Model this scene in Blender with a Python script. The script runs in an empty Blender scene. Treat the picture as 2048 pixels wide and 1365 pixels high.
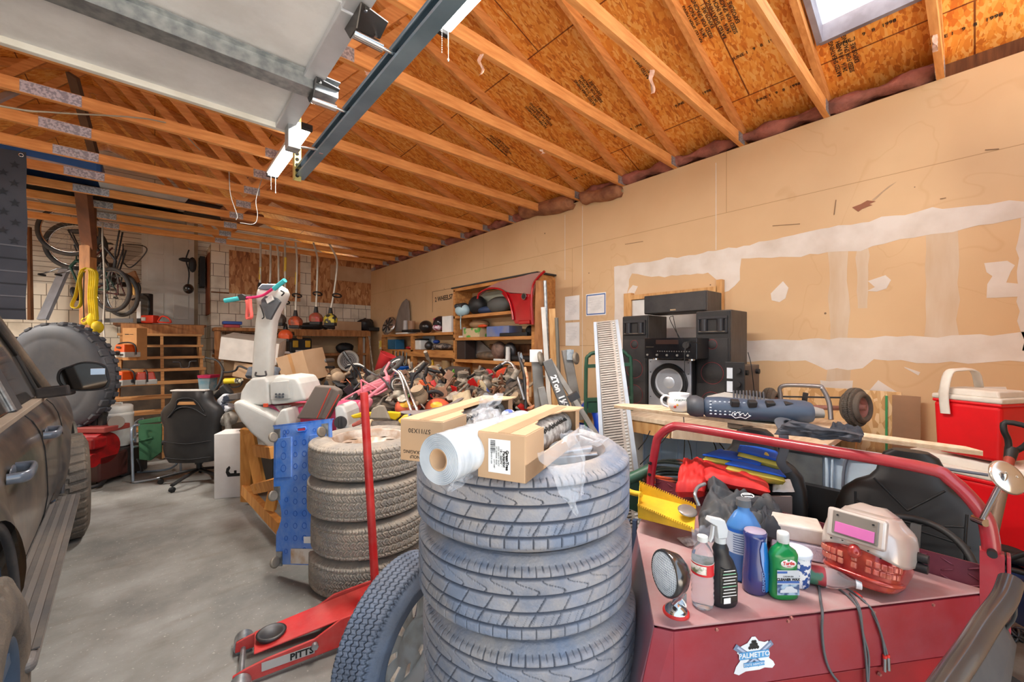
import bpy,math,random
from math import sin,cos,pi,sqrt,copysign
import numpy as np
from mathutils import Vector,Matrix,Euler
V=Vector
mT,mR=getattr(Matrix,'Translation'),getattr(Matrix,'Rotation')
R=math.radians
sc=bpy.context.scene
COL=sc.collection
random.seed(7)
YAW=41.3
CA,SA=cos(R(YAW)),sin(R(YAW))
F,CX,CY,H=813.0,1024.0,690.0,1.55
cam=bpy.data.cameras.new('camera');camo=bpy.data.objects.new('camera',cam);COL.objects.link(camo)
camo.location=(0,0,H);camo.rotation_euler=(R(90),0,R(-YAW))
cam.sensor_width=36;cam.lens=36*F/2048;cam.shift_y=(CY-682.5)/2048
cam.clip_start=.02;cam.clip_end=200
sc.camera=camo
sc.view_settings.view_transform='Standard';sc.view_settings.look='None'
sc.view_settings.exposure=0.0;sc.view_settings.gamma=1;sc.view_settings.use_curve_mapping=False
w=bpy.data.worlds.new('sky');sc.world=w;w.use_nodes=True
nt=w.node_tree;bg=nt.nodes['Background']
bg.inputs[0].default_value=(.66,.82,1.0,1);bg.inputs[1].default_value=2.3
sun=bpy.data.lights.new('sun','SUN');sun.energy=42;sun.color=(1,.9,.76);sun.angle=.02;suno=bpy.data.objects.new('sun',sun);COL.objects.link(suno)
suno.rotation_euler=Vector((-.6,.08,.8)).to_track_quat('Z','Y').to_euler();suno.location=(-8,-4,12)
def at(px,py,d=None,X=None,Y=None,Z=None):
 """point of the place seen at a spot of the photograph, on a plane at a known depth, X, Y or Z"""
 r=(px-CX)/F
 if X is not None:d=X/(SA+r*CA)
 elif Y is not None:d=Y/(CA-r*SA)
 elif Z is not None:d=(Z-H)*F/(CY-py)
 return V((d*(SA+r*CA),d*(CA-r*SA),H+(CY-py)/F*d))
def c(r,g,b):
 f=lambda x:(x/255/12.92)if x/255<=.04045 else((x/255+.055)/1.055)**2.4
 return(f(r),f(g),f(b),1)
MATS={}
def N(nt,t,**k):
 n=nt.nodes.new(t)
 for a,b in k.items():setattr(n,a,b)
 return n
def mat(name,col,rough=.6,metal=0,col2=None,scale=6,mix=(.35,.65),bump=0,bscale=40,dust=None,damt=.5,dscale=3,trans=0,alpha=1,emit=0,ior=1.45,stretch=(1,1,1),coat=0,detail=6):
 if name in MATS:return MATS[name]
 m=bpy.data.materials.new(name);m.use_nodes=True;t=m.node_tree;L=t.links.new
 p=t.nodes['Principled BSDF'];p.inputs['Roughness'].default_value=rough;p.inputs['Metallic'].default_value=metal
 p.inputs['IOR'].default_value=ior
 if trans:p.inputs['Transmission Weight'].default_value=trans
 if coat:p.inputs['Coat Weight'].default_value=coat;p.inputs['Coat Roughness'].default_value=.1
 if alpha<1:p.inputs['Alpha'].default_value=alpha
 if emit:p.inputs['Emission Color'].default_value=col;p.inputs['Emission Strength'].default_value=emit
 tc=N(t,'ShaderNodeTexCoord');mp=N(t,'ShaderNodeMapping');mp.inputs['Scale'].default_value=stretch
 L(tc.outputs['Object'],mp.inputs[0]);out=None
 if col2 is None:col2=tuple(x*.82 for x in col[:3])+(1,)
 n=N(t,'ShaderNodeTexNoise');n.inputs['Scale'].default_value=scale;n.inputs['Detail'].default_value=detail
 L(mp.outputs[0],n.inputs[0])
 mr=N(t,'ShaderNodeMapRange');mr.inputs[1].default_value=mix[0];mr.inputs[2].default_value=mix[1];L(n.outputs[0],mr.inputs[0])
 mx=N(t,'ShaderNodeMix',data_type='RGBA');L(mr.outputs[0],mx.inputs[0]);mx.inputs[6].default_value=col;mx.inputs[7].default_value=col2
 out=mx.outputs[2]
 if dust:
  n2=N(t,'ShaderNodeTexNoise');n2.inputs['Scale'].default_value=dscale;n2.inputs['Detail'].default_value=9;n2.inputs['Roughness'].default_value=.65
  L(tc.outputs['Object'],n2.inputs[0])
  r2=N(t,'ShaderNodeMapRange');r2.inputs[1].default_value=.38;r2.inputs[2].default_value=.68;r2.inputs[4].default_value=damt;L(n2.outputs[0],r2.inputs[0])
  m2=N(t,'ShaderNodeMix',data_type='RGBA');L(r2.outputs[0],m2.inputs[0]);L(out,m2.inputs[6]);m2.inputs[7].default_value=dust
  out=m2.outputs[2]
 L(out,p.inputs['Base Color'])
 if bump:
  nb=N(t,'ShaderNodeTexNoise');nb.inputs['Scale'].default_value=bscale;nb.inputs['Detail'].default_value=4;L(mp.outputs[0],nb.inputs[0])
  b=N(t,'ShaderNodeBump');b.inputs['Strength'].default_value=bump;b.inputs['Distance'].default_value=.01;L(nb.outputs[0],b.inputs['Height']);L(b.outputs[0],p.inputs['Normal'])
 MATS[name]=m;return m
def rotm(rot):return Euler([R(x)for x in rot]).to_matrix().to_4x4()if rot else Matrix.Identity(4)
def frame(o,x,z):
 x=V(x).normalized();y=V(z).cross(x).normalized();z=x.cross(y)
 return Matrix(((x.x,y.x,z.x,o[0]),(x.y,y.y,z.y,o[1]),(x.z,y.z,z.z,o[2]),(0,0,0,1)))
def smooth(pts,k=5):
 pts=[V(p)for p in pts];o=[]
 q=[2*pts[0]-pts[1]]+pts+[2*pts[-1]-pts[-2]]
 for i in range(1,len(q)-2):
  a,b,cc,d=q[i-1:i+3]
  for j in range(k):
   t=j/k;o.append(.5*(2*b+(cc-a)*t+(2*a-5*b+4*cc-d)*t*t+(3*b-a-3*cc+d)*t**3))
 return o+[pts[-1]]
class MB:
 def __init__(s):s.v=[];s.f=[];s.m=[];s.s=[]
 def add(s,vs,fs,mi=0,sm=False,M=None):
  n=len(s.v);s.v+=[tuple(M@V(v))if M is not None else tuple(v)for v in vs]
  for f in fs:s.f.append([i+n for i in f]);s.m.append(mi);s.s.append(sm)
  return s
 def box(s,ce,sz,rot=None,mi=0,M=None,tp=1.0):
  x,y,z=[q/2 for q in sz];T=mT(V(ce))@rotm(rot)
  if M is not None:T=M@T
  vs=[(-x,-y,-z),(x,-y,-z),(x,y,-z),(-x,y,-z),(-x*tp,-y*tp,z),(x*tp,-y*tp,z),(x*tp,y*tp,z),(-x*tp,y*tp,z)]
  return s.add(vs,[(0,3,2,1),(4,5,6,7),(0,1,5,4),(1,2,6,5),(2,3,7,6),(3,0,4,7)],mi,False,T)
 def bar(s,a,b,wx,wz,up=(0,0,1),mi=0):
  a,b=V(a),V(b);d=b-a;u=V(up)
  if abs(d.normalized().dot(u))>.99:u=V((1,0,0))
  M=frame((a+b)/2,d,u);return s.box((0,0,0),(d.length,wx,wz),None,mi,M)
 def cyl(s,a,b,r,r2=None,n=16,mi=0,cap=True,M=None):
  a,b=V(a),V(b);r2=r if r2 is None else r2;d=(b-a)
  Q=d.normalized().to_track_quat('Z','Y').to_matrix();vs=[]
  for(o,q)in((a,r),(b,r2)):
   for i in range(n):t=2*pi*i/n;vs.append(o+Q@V((q*cos(t),q*sin(t),0)))
  s.add(vs,[(i,(i+1)%n,n+(i+1)%n,n+i)for i in range(n)],mi,True,M)
  if cap:s.add(vs,[tuple(range(n-1,-1,-1)),tuple(range(n,2*n))],mi,False,M)
  return s
 def tube(s,pts,r,n=8,mi=0,k=0,M=None,closed=False,flat=None):
  pts=smooth(pts,k)if k else[V(p)for p in pts];L=len(pts);vs=[];up=None
  for i,p in enumerate(pts):
   if closed:d=pts[(i+1)%L]-pts[i-1]
   else:d=pts[min(i+1,L-1)]-pts[max(i-1,0)]
   d.normalize()
   if up is None:up=V((0,0,1))if abs(d.z)<.9 else V((1,0,0))
   x=d.cross(up).normalized();up=x.cross(d).normalized()
   ra,rb=(flat if flat else(r,r))
   for j in range(n):t=2*pi*j/n;vs.append(p+x*ra*cos(t)+up*rb*sin(t))
  fs=[(i*n+j,i*n+(j+1)%n,((i+1)%L)*n+(j+1)%n,((i+1)%L)*n+j)for i in range(L if closed else L-1)for j in range(n)]
  s.add(vs,fs,mi,True,M)
  if not closed:s.add(vs,[tuple(range(n-1,-1,-1)),tuple(range((L-1)*n,L*n))],mi,False,M)
  return s
 def lathe(s,prof,n=32,mi=0,M=None,sm=True,sx=1,sy=1,closed=False):
  vs=[];L=len(prof)
  for(r,z)in prof:
   for i in range(n):t=2*pi*i/n;vs.append((r*cos(t)*sx,r*sin(t)*sy,z))
  return s.add(vs,[(j*n+i,j*n+(i+1)%n,((j+1)%L)*n+(i+1)%n,((j+1)%L)*n+i)for j in range(L if closed else L-1)for i in range(n)],mi,sm,M)
 def prism(s,poly,z0,z1,mi=0,M=None):
  n=len(poly);vs=[(p[0],p[1],z0)for p in poly]+[(p[0],p[1],z1)for p in poly]
  return s.add(vs,[tuple(range(n-1,-1,-1)),tuple(range(n,2*n))]+[(i,(i+1)%n,n+(i+1)%n,n+i)for i in range(n)],mi,False,M)
 def ell(s,ce,rad,n=16,mi=0,rot=None,M=None,cut=(0,1)):
  T=mT(V(ce))@rotm(rot)
  if M is not None:T=M@T
  k=n//2;pr=[]
  for j in range(k+1):
   t=pi*(cut[0]+(cut[1]-cut[0])*j/k);pr.append((sin(t),-cos(t)))
  vs=[]
  for(r,z)in pr:
   for i in range(n):q=2*pi*i/n;vs.append((max(r,1e-4)*cos(q)*rad[0],max(r,1e-4)*sin(q)*rad[1],z*rad[2]))
  return s.add(vs,[(j*n+i,j*n+(i+1)%n,(j+1)*n+(i+1)%n,(j+1)*n+i)for j in range(k)for i in range(n)],mi,True,T)
 def tor(s,ce,ax,Rr,r,n=32,k=10,mi=0,a0=0,a1=360,M=None):
  Q=V(ax).normalized().to_track_quat('Z','Y').to_matrix();full=(a1-a0)>=360
  pts=[V(ce)+Q@V((Rr*cos(R(a0+(a1-a0)*i/n)),Rr*sin(R(a0+(a1-a0)*i/n)),0))for i in range(n if full else n+1)]
  return s.tube(pts,r,k,mi,closed=full,M=M)
 def grid(s,fn,nu,nv,mi=0,sm=True,M=None,thick=0):
  vs=[fn(i/nu,j/nv)for i in range(nu+1)for j in range(nv+1)]
  return s.add(vs,[(i*(nv+1)+j,(i+1)*(nv+1)+j,(i+1)*(nv+1)+j+1,i*(nv+1)+j+1)for i in range(nu)for j in range(nv)],mi,sm,M)
 def loft(s,secs,mi=0,sm=True,M=None,cap=True):
  n=len(secs[0]);L=len(secs);vs=[p for q in secs for p in q]
  s.add(vs,[(j*n+i,j*n+(i+1)%n,(j+1)*n+(i+1)%n,(j+1)*n+i)for j in range(L-1)for i in range(n)],mi,sm,M)
  if cap:s.add(vs,[tuple(range(n-1,-1,-1)),tuple(range((L-1)*n,L*n))],mi,False,M)
  return s
 def build_(s,name,mats,parent=None,bev=0,W=False,solid=0,sub=0,seg=2):
  me=bpy.data.meshes.new(name);vs=s.v
  if W and parent is not None:
   I=wm(parent).inverted();vs=[tuple(I@V(v))for v in vs]
  me.from_pydata(vs,[],s.f)
  if not isinstance(mats,(list,tuple)):mats=[mats]
  for m in mats:me.materials.append(m)
  me.polygons.foreach_set('material_index',s.m);me.polygons.foreach_set('use_smooth',s.s);me.update()
  o=bpy.data.objects.new(name,me);COL.objects.link(o);o.parent=parent
  if solid:q=o.modifiers.new('t','SOLIDIFY');q.thickness=solid;q.offset=0
  if bev:q=o.modifiers.new('b','BEVEL');q.width=bev;q.segments=seg;q.limit_method='ANGLE';q.angle_limit=R(40)
  if sub:q=o.modifiers.new('s','SUBSURF');q.levels=q.render_levels=sub
  return o
MB.b=MB.build_
def wm(o):
 M=Matrix.LocRotScale(o.location,o.rotation_euler,o.scale)
 return(wm(o.parent)@M)if o.parent else M
def tag(o,label,cat,group=None,kind=None):
 if label:o['label']=label
 if cat:o['category']=cat
 if group:o['group']=group
 if kind:o['kind']=kind
 return o
def T(name,label,cat,loc=(0,0,0),rz=0,group=None,rot=None,M=None):
 o=bpy.data.objects.new(name,None);COL.objects.link(o);o.empty_display_size=.1
 if M is not None:
  l,q,s_=M.decompose();o.location=l;o.rotation_euler=q.to_euler()
 else:
  o.location=loc;o.rotation_euler=[R(x)for x in rot]if rot else(0,0,R(rz))
 return tag(o,label,cat,group)
def place(o,loc,rz=0,rot=None):
 o.location=loc;o.rotation_euler=[R(x)for x in rot]if rot else(0,0,R(rz));return o
def dup(o,loc=None,rz=0,label=None,rot=None,parent=None,top=True,group=None):
 q=o.copy();COL.objects.link(q);q.parent=parent
 for ch in list(o.children):dup(ch,parent=q,top=False)
 if top:
  if loc is not None:place(q,loc,rz,rot)
  if label:q['label']=label
  if group:q['group']=group
 return q
def struct(name,mb,mats,**k):
 o=mb.b(name,mats,**k)
 if o.parent is None:o['kind']='structure'
 return o
def text(txt,size,name,m,parent,M,ext=.0008,sx=1,al='CENTER',bold=0):
 cu=bpy.data.curves.new(name,'FONT');cu.body=txt;cu.size=size;cu.extrude=ext;cu.align_x=al;cu.align_y='CENTER';cu.offset=bold;cu.resolution_u=2
 o=bpy.data.objects.new(name,cu);COL.objects.link(o);bpy.context.view_layer.update()
 me=bpy.data.meshes.new_from_object(o.evaluated_get(bpy.context.evaluated_depsgraph_get()));COL.objects.unlink(o);bpy.data.objects.remove(o)
 me.transform(Matrix.Diagonal((sx,1,1,1)));me.transform(M);me.materials.clear();me.materials.append(m)
 q=bpy.data.objects.new(name,me);COL.objects.link(q);q.parent=parent;return q
IM=-YAW
WOODN=mat('truss_wood',c(236,168,100),.7,col2=c(206,132,68),scale=5,stretch=(1,8,8),mix=(.3,.7))
WOODS=mat('shelf_wood',c(196,134,78),.7,col2=c(140,86,42),scale=4,stretch=(6,1,1),mix=(.3,.7),dust=c(120,96,76),damt=.35)
WOODD=mat('old_wood',c(128,82,48),.8,col2=c(86,52,30),scale=4,stretch=(8,8,1),mix=(.3,.7))
WOODP=mat('pine_wood',c(222,176,118),.65,col2=c(190,136,78),scale=5,stretch=(6,6,1),mix=(.3,.7))
PLYW=mat('plywood',c(224,204,176),.7,col2=c(204,178,146),scale=6,stretch=(1,6,1))
STEEL=mat('galvanised_steel',c(176,180,182),.38,.75,col2=c(140,146,150),scale=30)
DSTEEL=mat('dark_steel',c(70,72,76),.45,.7,dust=c(130,118,105),damt=.3)
CHROME=mat('chrome',c(210,212,215),.15,1)
BLACKP=mat('black_plastic',c(30,30,32),.5,dust=c(90,84,78),damt=.14)
BLACK=mat('black',c(22,22,24),.6)
WHITEP=mat('white_plastic',c(226,226,222),.45,col2=c(206,204,196))
PAPER=mat('paper',c(238,238,236),.8,col2=c(226,226,224))
CARD=mat('cardboard',c(200,166,132),.85,col2=c(184,148,112),scale=3,mix=(.3,.7))
CORD=mat('cord_grey',c(140,138,134),.7)
INK=mat('ink',c(40,38,36),.8)
def osb(name,cols,size=(6,26,26),seam=False,axis='Z'):
 m=bpy.data.materials.new(name);m.use_nodes=True;t=m.node_tree;L=t.links.new;p=t.nodes['Principled BSDF'];p.inputs['Roughness'].default_value=.65
 tc=N(t,'ShaderNodeTexCoord');lay=[]
 wn=N(t,'ShaderNodeTexNoise');wn.inputs['Scale'].default_value=5;L(tc.outputs['Object'],wn.inputs[0])
 wa=N(t,'ShaderNodeMix',data_type='RGBA',blend_type='LINEAR_LIGHT');wa.inputs[0].default_value=.02;L(tc.outputs['Object'],wa.inputs[6]);L(wn.outputs['Color'],wa.inputs[7])
 for(ang,k)in((12,1.0),(70,1.3),(-38,.8)):
  mp=N(t,'ShaderNodeMapping');mp.inputs['Rotation'].default_value=(0,0,R(ang))if axis=='Z' else((0,R(ang),0)if axis=='Y' else(R(ang),0,0))
  mp.inputs['Scale'].default_value=[x*k for x in size]
  vo=N(t,'ShaderNodeTexVoronoi');vo.inputs['Scale'].default_value=1;L(wa.outputs[2],mp.inputs[0]);L(mp.outputs[0],vo.inputs[0]);lay.append(vo)
 se=N(t,'ShaderNodeSeparateColor');L(lay[0].outputs['Color'],se.inputs[0])
 mxa=N(t,'ShaderNodeMix',data_type='RGBA');g1=N(t,'ShaderNodeMath',operation='GREATER_THAN');g1.inputs[1].default_value=.5;L(se.outputs[1],g1.inputs[0])
 L(g1.outputs[0],mxa.inputs[0]);L(lay[0].outputs['Color'],mxa.inputs[6]);L(lay[1].outputs['Color'],mxa.inputs[7])
 s2=N(t,'ShaderNodeSeparateColor');L(lay[2].outputs['Color'],s2.inputs[0]);g2=N(t,'ShaderNodeMath',operation='GREATER_THAN');g2.inputs[1].default_value=.62;L(s2.outputs[0],g2.inputs[0])
 mxb=N(t,'ShaderNodeMix',data_type='RGBA');L(g2.outputs[0],mxb.inputs[0]);L(mxa.outputs[2],mxb.inputs[6]);L(lay[2].outputs['Color'],mxb.inputs[7])
 s3=N(t,'ShaderNodeSeparateColor');L(mxb.outputs[2],s3.inputs[0])
 no=N(t,'ShaderNodeTexNoise');no.inputs['Scale'].default_value=2.2;no.inputs['Detail'].default_value=5;L(tc.outputs['Object'],no.inputs[0])
 ad=N(t,'ShaderNodeMath',operation='MULTIPLY_ADD');ad.inputs[1].default_value=.55;L(s3.outputs[2],ad.inputs[0]);sb=N(t,'ShaderNodeMath',operation='MULTIPLY');sb.inputs[1].default_value=.5;L(no.outputs[0],sb.inputs[0]);L(sb.outputs[0],ad.inputs[2])
 cr=N(t,'ShaderNodeValToRGB');L(ad.outputs[0],cr.inputs[0]);e=cr.color_ramp.elements
 e[0].position=.12;e[0].color=cols[0];e[1].position=.85;e[1].color=cols[-1]
 for i,q in enumerate(cols[1:-1]):x=e.new(.12+.73*(i+1)/(len(cols)-1));x.color=q
 out=cr.outputs[0]
 if seam:
  br=N(t,'ShaderNodeTexBrick');br.inputs['Scale'].default_value=1;br.inputs['Brick Width'].default_value=2.44;br.inputs['Row Height'].default_value=1.22;br.inputs['Mortar Size'].default_value=.005
  br.inputs['Color1'].default_value=br.inputs['Color2'].default_value=(1,1,1,1);br.inputs['Mortar'].default_value=(.25,.15,.08,1)
  sw=N(t,'ShaderNodeSeparateXYZ');cb=N(t,'ShaderNodeCombineXYZ');L(tc.outputs['Object'],sw.inputs[0]);L(sw.outputs[1],cb.inputs[0]);L(sw.outputs[0],cb.inputs[1]);L(cb.outputs[0],br.inputs[0])
  mm=N(t,'ShaderNodeMix',data_type='RGBA',blend_type='MULTIPLY');mm.inputs[0].default_value=1;L(out,mm.inputs[6]);L(br.outputs[0],mm.inputs[7]);out=mm.outputs[2]
 L(out,p.inputs['Base Color']);MATS[name]=m;return m
OSBR=osb('osb_roof',[c(170,84,24),c(222,130,44),c(240,162,66),c(248,192,112)],(8,62,62),True)
OSBW=osb('osb_wall',[c(120,72,40),c(162,104,60),c(190,134,84),c(214,168,120)],(22,22,7),axis='Y')
OSBB=osb('osb_board',[c(178,128,76),c(204,160,104),c(222,184,130),c(236,206,160)],(28,28,10),axis='X')
m=bpy.data.materials.new('drywall');m.use_nodes=True;t=m.node_tree;L=t.links.new;p=t.nodes['Principled BSDF'];p.inputs['Roughness'].default_value=.85
tc=N(t,'ShaderNodeTexCoord');no=N(t,'ShaderNodeTexNoise');no.inputs['Scale'].default_value=.8;no.inputs['Detail'].default_value=8;L(tc.outputs['Object'],no.inputs[0])
cr=N(t,'ShaderNodeValToRGB');L(no.outputs[0],cr.inputs[0]);e=cr.color_ramp.elements;e[0].position=.3;e[0].color=c(204,168,126);e[1].position=.7;e[1].color=c(222,190,148)
sw=N(t,'ShaderNodeSeparateXYZ');cb=N(t,'ShaderNodeCombineXYZ');L(tc.outputs['Object'],sw.inputs[0]);L(sw.outputs[1],cb.inputs[0]);L(sw.outputs[2],cb.inputs[1])
br=N(t,'ShaderNodeTexBrick');br.inputs['Scale'].default_value=1;br.inputs['Brick Width'].default_value=3.66;br.inputs['Row Height'].default_value=1.22;br.inputs['Mortar Size'].default_value=.0022
br.inputs['Color1'].default_value=br.inputs['Color2'].default_value=(1,1,1,1);br.inputs['Mortar'].default_value=(.62,.55,.46,1)
mpb=N(t,'ShaderNodeMapping');mpb.inputs['Location'].default_value=(.33,-.32,0);L(cb.outputs[0],mpb.inputs[0]);L(mpb.outputs[0],br.inputs[0])
mm=N(t,'ShaderNodeMix',data_type='RGBA',blend_type='MULTIPLY');mm.inputs[0].default_value=1;L(cr.outputs[0],mm.inputs[6]);L(br.outputs[0],mm.inputs[7])
n2=N(t,'ShaderNodeTexNoise');n2.inputs['Scale'].default_value=1.1;n2.inputs['Detail'].default_value=3;n2.inputs['Distortion'].default_value=.5;L(tc.outputs['Object'],n2.inputs[0])
w1=N(t,'ShaderNodeMath',operation='SUBTRACT');w1.inputs[1].default_value=.55;L(n2.outputs[0],w1.inputs[0]);w2=N(t,'ShaderNodeMath',operation='ABSOLUTE');L(w1.outputs[0],w2.inputs[0])
w3=N(t,'ShaderNodeMapRange');w3.inputs[1].default_value=0;w3.inputs[2].default_value=.006;w3.inputs[3].default_value=.14;w3.inputs[4].default_value=0;L(w2.outputs[0],w3.inputs[0])
m3=N(t,'ShaderNodeMix',data_type='RGBA');L(w3.outputs[0],m3.inputs[0]);L(mm.outputs[2],m3.inputs[6]);m3.inputs[7].default_value=c(176,124,70)
vo=N(t,'ShaderNodeTexVoronoi');vo.inputs['Scale'].default_value=3.3;L(tc.outputs['Object'],vo.inputs[0]);lt=N(t,'ShaderNodeMath',operation='LESS_THAN');lt.inputs[1].default_value=.03;L(vo.outputs[0],lt.inputs[0])
m4=N(t,'ShaderNodeMix',data_type='RGBA');L(lt.outputs[0],m4.inputs[0]);L(m3.outputs[2],m4.inputs[6]);m4.inputs[7].default_value=c(120,96,74)
L(m4.outputs[2],p.inputs['Base Color']);DRY=m
MUD=mat('joint_compound',c(226,218,208),.85,col2=c(208,196,182),scale=5,mix=(.4,.75),bump=.3,bscale=12)
MUDT=mat('joint_compound_thin',c(216,198,174),.85,col2=c(204,178,146),scale=4,stretch=(1,3,.6),mix=(.3,.7))
def shingle(name,axis,bw,rh,c1,c2,mo):
 m=bpy.data.materials.new(name);m.use_nodes=True;t=m.node_tree;L=t.links.new;p=t.nodes['Principled BSDF'];p.inputs['Roughness'].default_value=.85
 tc=N(t,'ShaderNodeTexCoord');sw=N(t,'ShaderNodeSeparateXYZ');cb=N(t,'ShaderNodeCombineXYZ');L(tc.outputs['Object'],sw.inputs[0]);L(sw.outputs[axis],cb.inputs[0]);L(sw.outputs[2],cb.inputs[1])
 br=N(t,'ShaderNodeTexBrick');br.offset=.37;br.squash=.7;br.squash_frequency=3
 for k,q in(('Scale',1),('Brick Width',bw),('Row Height',rh),('Mortar Size',.005),('Color1',c1),('Color2',c2),('Mortar',mo)):br.inputs[k].default_value=q
 L(cb.outputs[0],br.inputs[0]);no=N(t,'ShaderNodeTexNoise');no.inputs['Scale'].default_value=3;no.inputs['Detail'].default_value=8;L(tc.outputs['Object'],no.inputs[0])
 r2=N(t,'ShaderNodeMapRange');r2.inputs[1].default_value=.5;r2.inputs[2].default_value=.75;r2.inputs[4].default_value=.6;L(no.outputs[0],r2.inputs[0])
 mx=N(t,'ShaderNodeMix',data_type='RGBA');L(r2.outputs[0],mx.inputs[0]);L(br.outputs[0],mx.inputs[6]);mx.inputs[7].default_value=c(150,136,116);L(mx.outputs[2],p.inputs['Base Color'])
 b=N(t,'ShaderNodeBump');b.inputs['Strength'].default_value=.6;b.inputs['Distance'].default_value=.01;L(br.outputs[1],b.inputs['Height']);b.invert=True;L(b.outputs[0],p.inputs['Normal']);return m
SHN=shingle('shingles',0,.26,.24,c(232,222,204),c(218,206,186),c(120,108,92))
SHN2=shingle('shingles_side',1,.26,.24,c(210,200,184),c(196,186,168),c(104,94,80))
SHL=shingle('lap_siding',0,3.0,.085,c(206,198,184),c(192,182,168),c(110,100,88))
m=bpy.data.materials.new('concrete');m.use_nodes=True;t=m.node_tree;L=t.links.new;p=t.nodes['Principled BSDF'];p.inputs['Roughness'].default_value=.75
tc=N(t,'ShaderNodeTexCoord');no=N(t,'ShaderNodeTexNoise');no.inputs['Scale'].default_value=1.3;no.inputs['Detail'].default_value=12;no.inputs['Roughness'].default_value=.62;L(tc.outputs['Object'],no.inputs[0])
cr=N(t,'ShaderNodeValToRGB');L(no.outputs[0],cr.inputs[0]);e=cr.color_ramp.elements;e[0].position=.32;e[0].color=c(104,104,101);e[1].position=.68;e[1].color=c(160,160,157);x=e.new(.5);x.color=c(134,132,127)
mp=N(t,'ShaderNodeMapping');mp.inputs['Scale'].default_value=(1.2,5,1);mp.inputs['Rotation'].default_value=(0,0,R(20));L(tc.outputs['Object'],mp.inputs[0])
n2=N(t,'ShaderNodeTexNoise');n2.inputs['Scale'].default_value=2.2;n2.inputs['Detail'].default_value=10;L(mp.outputs[0],n2.inputs[0])
r2=N(t,'ShaderNodeMapRange');r2.inputs[1].default_value=.55;r2.inputs[2].default_value=.8;r2.inputs[4].default_value=.5;L(n2.outputs[0],r2.inputs[0])
mx=N(t,'ShaderNodeMix',data_type='RGBA');L(r2.outputs[0],mx.inputs[0]);L(cr.outputs[0],mx.inputs[6]);mx.inputs[7].default_value=c(104,92,80)
n3=N(t,'ShaderNodeTexNoise');n3.inputs['Scale'].default_value=60;n3.inputs['Detail'].default_value=2;L(tc.outputs['Object'],n3.inputs[0]);r3=N(t,'ShaderNodeMapRange');r3.inputs[1].default_value=.66;r3.inputs[2].default_value=.72;r3.inputs[4].default_value=.4;L(n3.outputs[0],r3.inputs[0])
mx2=N(t,'ShaderNodeMix',data_type='RGBA');L(r3.outputs[0],mx2.inputs[0]);L(mx.outputs[2],mx2.inputs[6]);mx2.inputs[7].default_value=c(212,204,194);L(mx2.outputs[2],p.inputs['Base Color'])
b=N(t,'ShaderNodeBump');b.inputs['Strength'].default_value=.15;b.inputs['Distance'].default_value=.01;L(n2.outputs[0],b.inputs['Height']);L(b.outputs[0],p.inputs['Normal']);CONC=m
GROUND=mat('driveway',c(176,170,162),.9,col2=c(150,146,140),scale=2)
XW,XL,YF,YB=3.93,-5.21,-.45,9.67
ZW,SL,XR=3.32,.36,-.64
def zr(x):return ZW+.18+(XW-max(x,2*XR-x))*SL
struct('floor',MB().box(((XW+XL)/2,(YB+YF)/2,-.05),(XW-XL+.3,YB-YF+3.4,.1)),CONC)
struct('ground',MB().box((0,-12.2,-.07),(40,20,.1)),GROUND)
wr=struct('wall_right',MB().box((XW+.06,(10.6+YF)/2,ZW/2),(.12,10.6-YF,ZW)),DRY)
struct('wall_left',MB().box((XL-.06,(10.6+YF)/2,ZW/2),(.12,10.6-YF,ZW)),DRY)
for i,(ya,yb)in enumerate(((YF,5.9),(6.0,7.35),(7.42,9.0),(9.1,10.6))):struct('trim_%d'%(i+1),MB().box((XW+.13,(ya+yb)/2,ZW+.1),(.03,yb-ya,.3)),MATS['old_wood'])  # eave strips added to block leaking sky light, gaps left for some glow
struct('trim_5',MB().box((XL-.1,(10.6+YF)/2,ZW+.1),(.03,10.6-YF,.3)),MATS['old_wood'])  # same added strip along the unseen left eave, against leaking sky light
struct('wall_front',MB().box(((1.7+XW)/2,YF-.2,1.3),(XW-1.7,.12,2.6)),DRY)  # unseen; its reach is chosen to hold daylight off the right wall
def wpoly(pts,m,dx=.0015,rough=6,amp=.012,name='wall_patch'):
 P=[at(x,y,X=XW)for x,y in pts];Q=[]
 rnd=random.Random(len(pts)+int(pts[0][0]))
 for i,p0 in enumerate(P):
  p1=P[(i+1)%len(P)];k=max(1,min(rough,int((p1-p0).length/.06)))
  for j in range(k):
   q=p0.lerp(p1,j/k);Q.append((q.y+rnd.uniform(-amp,amp),q.z+rnd.uniform(-amp,amp)))
 mb=MB();n=len(Q);mb.add([(XW-dx,y,z)for y,z in Q]+[(XW+.004,y,z)for y,z in Q],[tuple(range(n))]+[(i,n+i,n+(i+1)%n,(i+1)%n)for i in range(n)])
 mb.b(name,m,wr)
wpoly([(1228,535),(1300,522),(1430,503),(1640,460),(1860,418),(2048,402),(2300,360),(2300,420),(2048,432),(1990,448),(1900,462),(1800,478),(1720,500),(1660,505),(1600,512),(1540,516),(1480,520),(1480,560),(1455,580),(1440,590),(1432,560),(1418,545),(1380,548),(1330,553),(1290,552),(1262,548),(1256,560),(1256,610),(1250,740),(1250,900),(1228,900)],MUD,rough=14)
wpoly([(1480,682),(1600,680),(1720,676),(1900,672),(2048,668),(2300,655),(2300,735),(2048,722),(1980,726),(1870,727),(1800,720),(1750,719),(1722,738),(1650,738),(1612,722),(1540,722),(1480,722)],MUD,rough=14)
wpoly([(1655,506),(1695,500),(1698,681),(1660,681)],MUDT,.001)
wpoly([(1850,470),(1915,455),(1915,673),(1850,675)],MUDT,.001)
wpoly([(1712,500),(1738,495),(1736,618),(1716,618)],MUDT,.001,8,.006)
wpoly([(1655,740),(1700,740),(1700,900),(1655,900)],MUDT,.001)
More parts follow.
